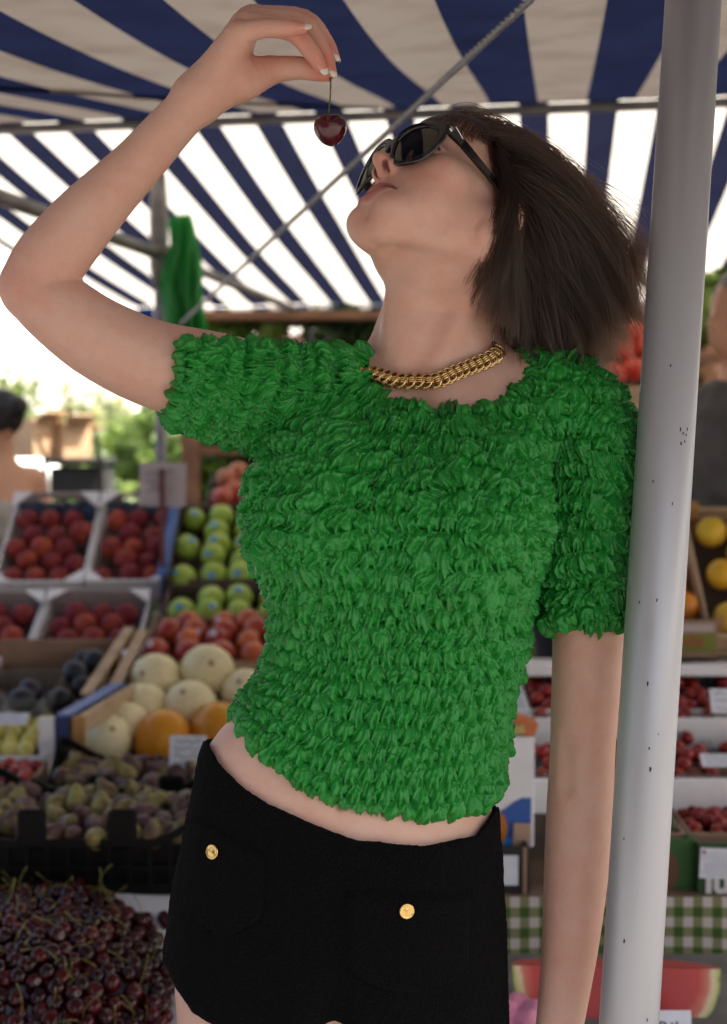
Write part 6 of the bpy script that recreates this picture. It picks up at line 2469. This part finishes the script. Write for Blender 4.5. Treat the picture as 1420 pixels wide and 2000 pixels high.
MB().box((w * .52, .02, h + .010), (.05, .04, .016), Matrix.Rotation(-.2, 3, 'Y'), .001).build('yellow_flap', mat('flap_yellow', (.42, .36, .12), rough=.6), r)

# shelves of strawberry punnets, each with a white front rail
def clear_box():
    m = bpy.data.materials.new('clear_plastic'); m.use_nodes = True
    n = m.node_tree.nodes; l = m.node_tree.links; n.clear()
    o = n.new('ShaderNodeOutputMaterial'); mx = n.new('ShaderNodeMixShader'); mx.inputs[0].default_value = .16
    t = n.new('ShaderNodeBsdfTransparent'); t.inputs[0].default_value = (.92, .93, .93, 1); g = n.new('ShaderNodeBsdfGlossy'); g.inputs['Roughness'].default_value = .12
    l.new(t.outputs[0], mx.inputs[1]); l.new(g.outputs[0], mx.inputs[2]); l.new(mx.outputs[0], o.inputs[0]); return m


CLEAR = clear_box()
sr = 'strawberries in the clear punnets'
for (name_, pyT, pyB, pyF, yF, yB, lab, tl) in (
        ('upper', 1312, 1402, 1418, 2.52, 2.78, 'white strawberry tray, upper of the two on the right', 'upper'),
        ('lower', 1440, 1520, 1545, 2.34, 2.56, 'white strawberry tray, lower of the two on the right', 'lower')):
    M, w, L = tray_matrix(1035, 1560, pyB + 2, pyT, yF, yB)
    r = lug_crate(M, w, L, .075, lab, m=WHITEC, group='white strawberry trays')
    npn = 4
    for k in range(npn):
        x = (k - (npn - 1) / 2) * w / npn
        pn = empty('punnet'); pn.matrix_world = M @ Matrix.Translation((x, .012, -.060)); 
        tag(pn, 'clear punnet of strawberries in the %s white tray, %s from left' % (tl, ORD[k]), 'punnet', 'clear strawberry punnets')
        pw = w / npn - .012; pl_ = L - .03
        for (c, s) in (((0, 0, .036), (pw, .0012, .068)), ((0, pl_, .036), (pw, .0012, .068)), ((-pw / 2, pl_ / 2, .036), (.0012, pl_, .068)), ((pw / 2, pl_ / 2, .036), (.0012, pl_, .068))):
            MB().box(c, s).build('side', CLEAR, pn)
        MB().box((0, pl_ / 2, .001), (pw, pl_, .0012)).build('base', CLEAR, pn)
        Mp = M @ Matrix.Translation((x, .012, 0))
        fill(Mp, pw, pl_, .0155, -.006, 'strawberry', berry_me, 'red strawberry in the %s punnet from left of the %s white tray' % (ORD[k], tl), 'strawberry', sr, jit=.35, up=.012, margin=.004, each=False)
    if tl == 'lower':
        o = link('lettering', text_mesh('La', .05, REDINK), None, r); o.location = (M.inverted() @ at(1386, 1462, yB)) + Vector((0, -.03, .0)); o.rotation_euler = (math.pi / 2, 0, 0)
        MB().box((0, L + .004, .02), (w, .006, .075), None, .001).build('raised_back', WHITEC, r)
        o.location.y = L - .004; o.location.z = .0
price_tag(1390, 1450, 1344, 1392, 2.50, 'white price card on the upper strawberry tray', lean=.5, seed=8, rows=3)
price_tag(1372, 1450, 1466, 1498, 2.30, 'white price card on the lower strawberry tray', lean=.9, seed=9, rows=3)
# row of open brown boxes with tomatoes behind the green ones
for (x0, x1, lab) in ((1150, 1342, 'brown open box of cucumbers behind the green box'), (1346, 1560, 'brown open box of mixed red fruit behind the lettered box')):
    M, w, L = tray_matrix(x0, x1, 1628, 1560, 2.20, 2.40)
    lug_crate(M, w, L, .09, lab, m=BROWNC, lift=.06, group=None)
    if 'red' in lab: fill(M, w, L, .0155, -.006, 'strawberry', berry_me, 'red strawberry in the brown box behind the lettered box', 'strawberry', 'loose strawberries', jit=.3, each=False)
    else:
        for k in range(7):
            a = M @ Vector((-w / 2 + .02 + k * (w - .04) / 6, .02, -.012)); b = M @ Vector((-w / 2 + .02 + k * (w - .04) / 6 + .01, L - .03, -.004))
            dv = b - a
            o = MB().tube([Vector((0, 0, 0)), dv * .15, dv * .5, dv * .85, dv], [.006, .014, .0165, .014, .005], 10).build('cucumber', mat('cucumber_skin', (.016, .045, .010), rough=.4, noise=(40, .4)) if k == 0 else MATS['cucumber_skin'])
            o.location = a; tag(o, 'dark green cucumber in the open brown box', 'cucumber', 'cucumbers')
# white shelf board and the boxes on it
M, w, L = tray_matrix(1030, 1570, 1300, 1286, 2.66, 3.05)
sh = MB().box((0, L / 2, -.011), (w, L, .022), None, .002).build('shelf_board', WHITEC); sh.matrix_world = M; tag(sh, 'white shelf board above the strawberry trays', 'shelf')
r, w, h = box_at(1180, 1402, 1212, 1284, 2.80, .26, BROWNC, 'brown fruit box with a green and red printed band under the wooden crate')
MB().box((w / 2, -.002, h * .40), (w * .985, .001, h * .50)).build('green_band', mat('print_olive', (.16, .17, .012), rough=.6), r)
MB().box((w / 2, -.0022, h * .80), (w * .93, .001, h * .22)).build('white_band', mat('print_pale', (.40, .32, .31), rough=.7), r)
o = link('lettering', text_mesh('naturally', .036, REDINK), None, r); o.location = (w - .155, -.0034, h * .32); o.rotation_euler = (math.pi / 2, 0, 0)
MW, wW, LW = tray_matrix(1392, 1620, 1236, 990, 2.84, 3.10)
wood_crate(MW, wW, LW, .10, 'wooden crate of yellow fruit at the right edge', lift=.03)
fill(MW, wW, LW, .036, -.010, 'yellow_fruit', (lambda m_: (m_.materials.append(YELLOWF), m_)[1])(ball_mesh('yellow_fruit', .037)), 'round yellow fruit in the wooden crate by the pole', 'yellow fruit', 'yellow fruit in the wooden crate', jit=.1)
MX, wX, LX = tray_matrix(1180, 1384, 1212, 1070, 2.90, 3.14)
lug_crate(MX, wX, LX, .09, 'box of oranges behind the aluminium pole', m=BROWNC)
fill(MX, wX, LX, .034, -.006, 'orange', orange_me, 'orange in the brown box behind the pole', 'orange', 'oranges', up=.02)
# big tomatoes and peppers far back on the right
MY, wY, LY = tray_matrix(1120, 1300, 756, 668, 4.5, 4.85)
lug_crate(MY, wY, LY, .12, 'crate of red peppers far behind her hair', m=WOOD)
fill(MY, wY, LY, .042, .0, 'red_pepper', (lambda m_: (m_.materials.append(REDVEG), m_)[1])(ball_mesh('red_pepper', .044, lambda a, b: 1 + .09 * math.cos(3 * b) * math.sin(a) - .15 * math.exp(-(a / .3) ** 2))), 'red pepper in the crate behind her hair', 'red pepper', 'red peppers', up=.10, jit=.25)
# stand under the right display
st2 = empty('side_stand', (1.1, 2.6, 0)); tag(st2, 'dark timber rack under the boxes on the right', 'rack')
for (M, w, L, h) in ((MW, wW, LW, .10), (MX, wX, LX, .09), (MY, wY, LY, .12)):
    o = MB().box((0, L / 2, -h - .013), (w, L * 1.02, .022), None, .003).build('shelf', TIMBER, st2); o.matrix_world = M
    for sx in (-.4, .4):
        for yy in (.06, L - .06):
            q = M @ Vector((sx * w, yy, -h - .03)); MB().box((q.x - 1.1, q.y - 2.6, q.z / 2), (.04, .04, q.z - .01), None, .003).build('leg', TIMBER, st2)
MB().box((.25, .52, .42), (1.6, .02, .84), None, .002).build('back_board', mat('rack_board', (.06, .045, .04), rough=.9), st2)
# ======== people in the background
def figure(loc, rz, height, hair_c, shirt_c, trouser_c, label, bun=False, bald=0.0, bare=False, lean=0.0):
    """a standing person: one continuous body, hair, shirt and trousers as its children"""
    k = height / 1.70
    r = empty('person', loc, rz); tag(r, label, 'person')
    S = lambda *p: np.array(p, float) * k
    spine = [(S(0, -.01, .93), .135 * k), (S(0, -.005, 1.08), .118 * k), (S(0, 0, 1.24), .138 * k), (S(0, .0, 1.36), .10 * k)]
    spine2 = [(S(-.15, 0, 1.375), .052 * k), (S(.15, 0, 1.375), .052 * k)]
    neck = [(S(0, .01, 1.38), .056 * k), (S(0, .0, 1.52), .050 * k)]
    arms = [[(S(s * .18, 0, 1.37), .050 * k), (S(s * .22, .01, 1.10), .040 * k), (S(s * .20, -.10, .88), .030 * k), (S(s * .19, -.16, .80), .034 * k), (S(s * .19, -.20, .74), .022 * k)] for s in (-1, 1)]
    legs = [[(S(s * .09, 0, .92), .090 * k), (S(s * .095, -.005, .50), .055 * k), (S(s * .10, .01, .30), .052 * k), (S(s * .10, .02, .08), .036 * k), (S(s * .105, -.12, .035), .034 * k)] for s in (-1, 1)]

    def trunk(p):
        q = p * np.array([.82, 1.15, 1])
        return smin(s_chain(q, spine, far=.4), s_chain(p, spine2, far=.4), .05 * k)

    def arm(p): return np.minimum(s_chain(p, arms[0], far=.4), s_chain(p, arms[1], far=.4))

    def leg(p): return np.minimum(s_chain(p, legs[0], far=.4), s_chain(p, legs[1], far=.4))

    def head(p):
        d = s_ell(p, S(0, .005, 1.625), np.array([.072, .092, .098]) * k)
        d = smin(d, s_ell(p, S(0, -.045, 1.565), np.array([.052, .050, .055]) * k), .03 * k)
        d = smin(d, s_cone(p, S(0, -.088, 1.615), S(0, -.108, 1.585), .010 * k, .013 * k), .012 * k)
        for s in (-1, 1): d = smin(d, s_ell(p, S(s * .076, .005, 1.605), np.array([.012, .020, .032]) * k), .006 * k)
        return d

    def body(p):
        d = smin(trunk(p), arm(p), .04 * k); d = smin(d, leg(p), .04 * k)
        d = smin(d, s_chain(p, neck, far=.4), .04 * k)
        return smin(d, head(p), .02 * k)
    ax = axis_steps([(-.34 * k, .34 * k, .014)]), axis_steps([(-.30 * k, .20 * k, .014)]), axis_steps([(-.02, 1.80 * k, .014)])
    V, Q = mesh_sdf(body, *ax, blk=5, margin=1.6)
    link('body', npmesh('body', V, Q), mat('skin_plain', srgb(206, 154, 128), rough=.5), r)

    def hair(p):
        d = s_ell(p, S(0, .016, 1.640), np.array([.079, .094, .098]) * k)
        d = smax(d, -s_ell(p, S(0, -.085, 1.575), np.array([.085, .080, .085]) * k), .01)
        if bun: d = smin(d, s_ell(p, S(0, .105, 1.665), np.array([.042, .040, .042]) * k), .012)
        return d
    V, Q = mesh_sdf(hair, axis_steps([(-.12 * k, .12 * k, .009)]), axis_steps([(-.12 * k, .17 * k, .009)]), axis_steps([(1.48 * k, 1.78 * k, .009)]), margin=1.6)
    V = V + mesh_normals(V, Q) * (gnoise(V * np.array([70, 70, 30]), 5) * .005)[:, None]
    link('hair', npmesh('hair', V, Q), mat('hair_plain', hair_c, rough=.55, noise=(60, .4)), r)

    def shirt(p):
        d = smin(trunk(p), np.where(p[:, 2] > (1.34 if bare else .98) * k, arm(p), .5) if not bare else trunk(p) + .01, .04 * k) - .014 * k
        top_ = (1.30 if bare else 1.475) * k
        return smax(smax(d, p[:, 2] - top_, .01), .88 * k - p[:, 2], .01)
    V, Q = mesh_sdf(shirt, axis_steps([(-.36 * k, .36 * k, .014)]), axis_steps([(-.30 * k, .22 * k, .014)]), axis_steps([(.80 * k, 1.50 * k, .014)]), blk=5, margin=1.6)
    V = V + mesh_normals(V, Q) * (gnoise(V * np.array([14, 14, 22]), 8) * .007)[:, None]
    link('shirt', npmesh('shirt', V, Q), mat('shirt_cloth', shirt_c, rough=.9, noise=(20, .2)), r)

    def trousers(p):
        d = smin(leg(p), trunk(p), .04 * k) - .014 * k
        return smax(smax(d, p[:, 2] - .97 * k, .01), .07 * k - p[:, 2], .01)
    V, Q = mesh_sdf(trousers, axis_steps([(-.30 * k, .30 * k, .016)]), axis_steps([(-.25 * k, .22 * k, .016)]), axis_steps([(.0, 1.02 * k, .016)]), blk=5, margin=1.6)
    link('trousers', npmesh('trousers', V, Q), mat('trouser_cloth', trouser_c, rough=.9), r)
    return r


q = at(2, 800, 4.55)
figure((q.x - .008, 4.55, 0), math.radians(238), 1.53, (.010, .008, .008), (.45, .42, .40), (.05, .06, .10), 'bare shouldered woman with black hair tied up, beyond the peach trays', bun=True, bare=True)
q = at(1452, 640, 3.3)
figure((q.x, 3.3, 0), math.radians(-60), 1.79, (.26, .24, .23), (.10, .092, .095), (.04, .04, .05), 'grey haired person in a grey jacket behind the crate of yellow fruit')
q = at(1165, 800, 3.7)
figure((q.x, 3.7, 0), math.radians(160), 1.56, (.05, .035, .025), (.075, .060, .085), (.04, .04, .05), 'person in a dull purple top half hidden behind her hair')

# ======== greens at the back of the stall
LEAFG = fruit_mat('lettuce_leaf', (.10, .20, .025), (.20, .32, .06), .5, 3)
LEAFD = fruit_mat('dark_leaf', (.018, .045, .010), (.05, .10, .018), .5, 3)


def leaf_ball(name, r, n, m, flat=.8, seed=0, leaf=.5):
    rr = random.Random(seed); mb = MB()
    for _ in range(n):
        d = Vector((rr.gauss(0, 1), rr.gauss(0, 1), rr.gauss(0, 1))).normalized()
        c = d * r * rr.uniform(.55, 1.0); c.z *= flat
        t = d.cross(Vector((rr.gauss(0, 1), rr.gauss(0, 1), rr.gauss(0, 1)))).normalized(); b = d.cross(t)
        s = r * leaf * rr.uniform(.6, 1.2)
        pts = []
        for i in range(4):
            for j in range(3):
                u = (i / 3 - .5) * 2; v = (j / 2 - .5) * 2
                pts.append(c + t * (u * s * .7) + b * (v * s * .5 * (1 - .5 * u * u)) + d * (s * .25 * (u * u - .4) + s * .14 * math.sin(v * 3 + u * 5)))
        fs = [(i * 3 + j, (i + 1) * 3 + j, (i + 1) * 3 + j + 1, i * 3 + j + 1) for i in range(3) for j in range(2)]
        mb.add(pts, fs, True)
    me = mb.mesh(name); me.materials.append(m); return me


let_me = [leaf_ball('lettuce', .13, 90, LEAFG, .85, s) for s in range(2)]
herb_me = [leaf_ball('leafy_bunch', .15, 200, LEAFD, .9, 10 + s, .22) for s in range(2)]
# shelf unit with two bays
BY = 5.9
rk = empty('produce_shelf', (at(570, 700, BY).x, BY, 0)); tag(rk, 'brown timber produce shelf with greens at the back of the stall', 'shelf')
x0 = rk.location.x
WB = mat('shelf_brown', (.26, .13, .075), rough=.8, noise=(8, .3))
for px in (372, 572, 745, 1390): 
    MB().box((at(px, 700, BY).x - x0, 0, .93), (.085, .07, 1.86), None, .004).build('upright', WB, rk)
for py in (608, 716, 872, 1010):
    z = zat(py, BY); a = at(372, py, BY).x; b = at(1600, py, BY).x
    MB().box(((a + b) / 2 - x0, .22, z - .02), (b - a - .09, .5, .035), None, .003).build('board', WB, rk)
MB().box(((at(372, 700, BY).x + at(1600, 700, BY).x) / 2 - x0, .50, .95), (3.0, .02, 1.85)).build('back_panel', mat('shelf_back', (.10, .13, .03), rough=.9, noise=(5, .4)), rk)
sd_ = 0
for row, (py, n_) in enumerate(((710, 9), (866, 9), (1000, 6))):
    z = zat(py, BY) + .02
    for k in range(n_):
        px = 415 + k * (110 if row < 2 else 100) + rnd.uniform(-12, 12)
        dark = (px > 590 and row == 0) or (row == 1 and px > 700)
        o = put('leafy_bunch' if dark else 'lettuce', rnd.choice(herb_me if dark else let_me), (at(px, py, BY).x, BY + .12 + rnd.uniform(-.05, .1), z + .11), (('dark leafy bunch' if dark else 'pale green lettuce') + ' on the %s board of the back shelf, %s from left' % (ORD[row], ORD[k])), 'leafy bunch' if dark else 'lettuce', 'dark leafy bunches' if dark else 'pale lettuces', scale=rnd.uniform(.9, 1.15))
        if dark:
            o2 = put('leafy_bunch', rnd.choice(herb_me), (at(px + 50, py, BY).x, BY + .2, z + .16), 'dark leafy bunch set back on the %s board of the back shelf, after the %s' % (ORD[row], ORD[k]), 'leafy bunch', 'dark leafy bunches', scale=rnd.uniform(.9, 1.2))
for k in range(4):
    q = at(1366 + k * 60, 600 + rnd.uniform(-25, 30), 5.0)
    put('lettuce', rnd.choice(let_me), q, 'pale lettuce on the high right shelf, %s from the pole' % ORD[k], 'lettuce', 'hung lettuces', scale=rnd.uniform(1.0, 1.3))
hb = MB().box((0, 0, 0), (.9, .3, .03), None, .003).build('hanging_shelf', WB); hb.location = at(1460, 668, 5.0) - Vector((0, 0, .06)); tag(hb, 'high shelf of lettuces at the right of the stall', 'shelf')
# a crate with tomatoes and a dark box left of her waist, far back
MZ, wZ, LZ = tray_matrix(398, 540, 990, 925, 4.55, 4.85)
lug_crate(MZ, wZ, LZ, .09, 'dark crate of tomatoes just behind the green apples', m=BLKC)
tom = ball_mesh('tomato', .042); tom.materials.append(fruit_mat('tomato_skin', (.40, .05, .03), (.36, .13, .06), .35, 2))
fill(MZ, wZ, LZ, .042, .0, 'tomato', tom, 'red tomato in the dark crate behind the apples', 'tomato', 'tomatoes', up=.02)
q = MZ @ Vector((0, LZ / 2, -.10)); MB().box((q.x - x0, q.y - BY, q.z / 2), (wZ, .3, q.z - .01), None, .004).build('side_counter', TIMBER, rk)

# white sign on a red stake above the peaches
sg = empty('sign_board', at(316, 990, 3.72)); tag(sg, 'blank looking white card sign on a dark red stake above the peach trays', 'sign')
a = at(272, 986, 3.74); b = at(362, 900, 3.74)
cw, chh = b.x - a.x, b.z - a.z
MB().box((0, .02, chh / 2), (cw, .003, chh), Matrix.Rotation(.03, 3, 'Y'), .0006).build('card', mat('sign_card', (.50, .46, .50), rough=.8, noise=(16, .15)), sg)
rr = random.Random(4)
for k in range(3):
    pts = [(-cw * .38 + cw * .09 * i, .0175, chh * (.78 - .2 * k) + rr.uniform(-1, 1) * chh * .06) for i in range(5 + 3 * (k == 0))]
    MB().tube(pts, .0022, 5).build('writing', mat('faded_ink', (.26, .22, .28)) if k == 0 else MATS['faded_ink'], sg)
MB().tube([(0, .006, -.34), (0, .006, chh * .86)], .0075, 10).build('stake', mat('red_stake', (.13, .022, .026), rough=.5), sg)

# ======== beyond the stall, on the left: hedge, cart, boxes, house
def bush(name, loc, rx, ry, rz, n, m, label, seed, leaf=.06, cat='bush', group='sunlit bushes beyond the stall', trunk=True):
    rr = random.Random(seed); r = empty(name, loc); tag(r, label, cat, group)
    lob = [(Vector((rr.uniform(-.7, .7) * rx, rr.uniform(-.6, .6) * ry, rr.uniform(.25, .85) * rz)), rr.uniform(.3, .55)) for _ in range(14)]
    vs = []; fs = []
    for _ in range(n):
        c, s = rr.choice(lob)
        d = Vector((rr.gauss(0, 1), rr.gauss(0, 1), rr.gauss(0, 1))).normalized()
        p = c + Vector((d.x * rx * s, d.y * ry * s, d.z * rz * s * .75)) * rr.uniform(.6, 1.0)
        if p.z < .03: continue
        t = Vector((rr.gauss(0, 1), rr.gauss(0, 1), rr.gauss(0, .6))).normalized(); b = t.cross(d).normalized()
        l_ = leaf * rr.uniform(.6, 1.4); k = len(vs)
        vs += [p - t * l_, p + b * l_ * .45, p + t * l_, p - b * l_ * .45]; fs.append((k, k + 1, k + 2, k + 3))
    o = MB().add(vs, fs).build('crown', m, r); o['kind'] = 'stuff'
    if trunk:
        mb = MB(); mb.tube([(0, 0, -.02), (.02, 0, rz * .25), (-.03, .02, rz * .6)], [.06, .045, .02], 8).build('trunk', mat('bark', (.10, .075, .055), rough=.9), r)
        for c, s in lob[:5]: MB().tube([(0, 0, rz * .2), c * .5 + Vector((0, 0, rz * .1)), c], [.03, .02, .008], 6).build('branch', MATS['bark'], r)
    return r


def leafmat(name, c, tr):
    m = bpy.data.materials.new(name); m.use_nodes = True
    n = m.node_tree.nodes; l = m.node_tree.links; n.clear()
    o = n.new('ShaderNodeOutputMaterial'); d = n.new('ShaderNodeBsdfPrincipled'); t = n.new('ShaderNodeBsdfTranslucent'); mx = n.new('ShaderNodeMixShader'); mx.inputs[0].default_value = .4
    g = n.new('ShaderNodeNewGeometry'); h = n.new('ShaderNodeMix'); h.data_type = 'RGBA'; h.inputs[6].default_value = (*c, 1); h.inputs[7].default_value = (c[0] * 1.9, c[1] * 1.6, c[2] * 1.2, 1)
    l.new(g.outputs['Random Per Island'], h.inputs[0]); l.new(h.outputs[2], d.inputs['Base Color']); d.inputs['Roughness'].default_value = .4
    t.inputs[0].default_value = (*tr, 1); l.new(d.outputs[0], mx.inputs[1]); l.new(t.outputs[0], mx.inputs[2]); l.new(mx.outputs[0], o.inputs[0]); return m


LF1 = leafmat('hedge_leaf', (.085, .14, .040), (.34, .48, .12)); LF2 = leafmat('hedge_leaf_pale', (.15, .18, .09), (.44, .50, .24))
bx_ = lambda px, y: (px - 710) / FPX * y
for i, (px, y, rx, rz, m, lab) in enumerate(((60, 9.6, .75, 1.62, LF2, 'pale sunlit bush straight behind the black haired woman'), (190, 9.0, .62, 1.50, LF1, 'green bush behind the dark cart'), (285, 9.8, .72, 1.82, LF2, 'taller pale bush right of the dark cart'), (380, 8.6, .55, 1.52, LF1, 'green bush beside the grey post'), (470, 9.4, .8, 1.66, LF1, 'green bush behind the lettuce shelf'), (-80, 9.2, .8, 1.7, LF1, 'green bush at the far left beyond the peaches'))):
    bush('bush', (bx_(px, y), y, 0), rx, .5, rz, 5200, m, lab, 40 + i, group='sunlit bushes beyond the stall')
# dark hand cart with open cardboard boxes
cy = 6.6
ct = empty('hand_cart', (bx_(160, cy), cy, 0)); tag(ct, 'dark metal hand cart with thin wheels beyond the peach trays', 'hand cart')
CM = mat('cart_metal', (.03, .03, .035), rough=.4, metal=.5)
zt = zat(893, cy)
MB().box((0, 0, zt - .02), (.30, .36, .03), None, .004).build('deck', CM, ct)
MB().box((.0, .0, zt - .13), (.26, .30, .16), None, .01).build('basket', mat('basket_black', (.02, .02, .02), rough=.6), ct)
for sx in (-1, 1):
    w_ = MB(); torus(w_, Vector((sx * .17, 0, .30)), Vector((0, 1, 0)), Vector((0, 0, 1)), .29, .29, .014, 40, 8); w_.build('tyre', mat('rubber', (.02, .02, .02), rough=.8), ct)
    w_ = MB()
    for k in range(10):
        a = k * math.pi / 5; w_.tube([(sx * .17, 0, .30), (sx * .17, math.cos(a) * .28, .30 + math.sin(a) * .28)], .003, 5, False)
    o = w_.build('spokes', mat('spoke_steel', (.6, .6, .6), rough=.3, metal=1), ct); o['kind'] = 'stuff'
    MB().tube([(sx * .14, -.18, .30), (sx * .14, -.20, zt), (sx * .14, -.34, zt + .10)], .011, 8).build('frame_tube', CM, ct)
    MB().tube([(sx * .12, .16, zt - .02), (sx * .17, .0, .30)], .011, 8).build('frame_tube', CM, ct)
KRAFT = mat('kraft_card', (.52, .34, .20), rough=.8, noise=(10, .15))
for i, (px0, px1, py0, py1, dy, lab) in enumerate(((66, 128, 806, 884, -.02, 'open sunlit cardboard box, left on the hand cart'), (124, 182, 800, 872, .04, 'tilted sunlit cardboard box, right on the hand cart'))):
    a = at(px0, py1, cy + dy); b = at(px1, py0, cy + dy); w_ = b.x - a.x; h_ = b.z - a.z
    r = empty('cardboard_box', (a.x, cy + dy, zt - .004)); r.rotation_euler = (0, 0, .95 - .3 * i); tag(r, lab, 'cardboard box')
    t = .006; dd = .24
    MB().box((w_ / 2, t / 2, h_ / 2), (w_, t, h_)).build('side', KRAFT, r); MB().box((w_ / 2, dd, h_ / 2), (w_, t, h_)).build('side', KRAFT, r)
    MB().box((t / 2, dd / 2, h_ / 2), (t, dd - t, h_ - .002)).build('side', KRAFT, r); MB().box((w_ - t / 2, dd / 2, h_ / 2), (t, dd - t, h_ - .002)).build('side', KRAFT, r)
    MB().box((w_ / 2, dd / 2, .004), (w_ - .02, dd - .02, .006)).build('bottom', KRAFT, r)
    MB().box((w_ + .035, dd / 2, h_ - .02), (.09, dd * .9, t), Matrix.Rotation(.6, 3, 'Y')).build('flap', KRAFT, r)
    MB().box((w_ / 2, -.04, h_ + .01), (w_ * .9, .09, t), Matrix.Rotation(-.5, 3, 'X')).build('flap', KRAFT, r)
# white tarpaulin bundle on the ground, sunlit
for i, (px, py, y, s_) in enumerate(((48, 935, 7.6, .16), (378, 945, 7.2, .09))):
    o = bpy.data.objects.new('white_sack', ball_mesh('white_sack', s_, lambda a, b: 1 + .10 * math.sin(3 * b + a * 2) + .08 * math.cos(a * 5))); COL.objects.link(o)
    o.data.materials.append(mat('sack_white', (.80, .79, .74), rough=.8) if i == 0 else MATS['sack_white'])
    q = at(px, py, y); o.location = (q.x, y, q.z); o.scale = (1.35, 1, .85) if i == 0 else (.8, .8, 1.1)
    tag(o, ('white sack in full sun beside the black haired woman' if i == 0 else 'small white sack in full sun right of the card sign'), 'sack')
    MB().box((0, 0, -(q.z / o.scale[2]) / 2 - s_ * .45), (s_ * 1.3, s_ * 1.3, q.z / o.scale[2] - s_ * .9)).build('pallet', TIMBER, o)
# a house and a long pale wall well behind
hs = empty('house', (-11.6, 62, 0)); tag(hs, 'far house with a brown tiled roof seen past her bent elbow', 'house')
MB().box((0, 0, 3.6), (5.0, 5, 7.2), None, .02).build('wall', mat('render_wall', (.62, .52, .45), rough=.9, noise=(1.2, .15)), hs)
MB().add([(-2.9, -2.9, 7.15), (2.9, -2.9, 7.15), (2.9, 2.9, 7.15), (-2.9, 2.9, 7.15), (-1.2, 0, 9.4), (1.2, 0, 9.4)], [(0, 1, 5, 4), (2, 3, 4, 5), (3, 0, 4), (1, 2, 5), (3, 2, 1, 0)]).build('roof', mat('roof_tile', (.28, .14, .09), rough=.85, noise=(6, .3)), hs)
for x in (-1.5, 0, 1.5):
    o = MB().box((x, -2.52, 5.4), (.8, .06, 1.2), None, .01).build('window', mat('window_frame', (.55, .53, .5)) if x < -1 else MATS['window_frame'], hs)
    MB().box((x, -2.56, 5.4), (.66, .02, 1.06)).build('pane', mat('pane_glass', (.05, .06, .07), rough=.1) if x < -1 else MATS['pane_glass'], o)
# white house added at the far left, sunlit to give the blown-out sky
wh = empty('sky_glare_house', (-6.2, 21, 0), math.radians(48)); tag(wh, 'white plastered house added beyond the bushes to stand in for blown-out sky', 'house')
MB().box((0, 0, 4.6), (9, 6, 9.2), None, .02).build('wall', mat('white_plaster', (.80, .78, .74), rough=.9, noise=(.7, .06)), wh)
MB().add([(-4.8, -3.3, 9.2), (4.8, -3.3, 9.2), (4.8, 3.3, 9.2), (-4.8, 3.3, 9.2), (-3, 0, 11), (3, 0, 11)], [(0, 1, 5, 4), (2, 3, 4, 5), (3, 0, 4), (1, 2, 5), (3, 2, 1, 0)]).build('roof', MATS['roof_tile'], wh)
for i in range(3):
    for j in range(2):
        o = MB().box((-2.8 + i * 2.8, -3.02, 2.3 + j * 3.2), (1.0, .08, 1.5), None, .01).build('window', mat('pale_shutter', (.62, .52, .44), rough=.8) if i + j == 0 else MATS['pale_shutter'], wh)
        MB().box((-2.8 + i * 2.8, -3.065, 2.3 + j * 3.2), (.8, .02, 1.3)).build('pane', mat('sky_pane', (.45, .46, .48), rough=.1) if i + j == 0 else MATS['sky_pane'], o)
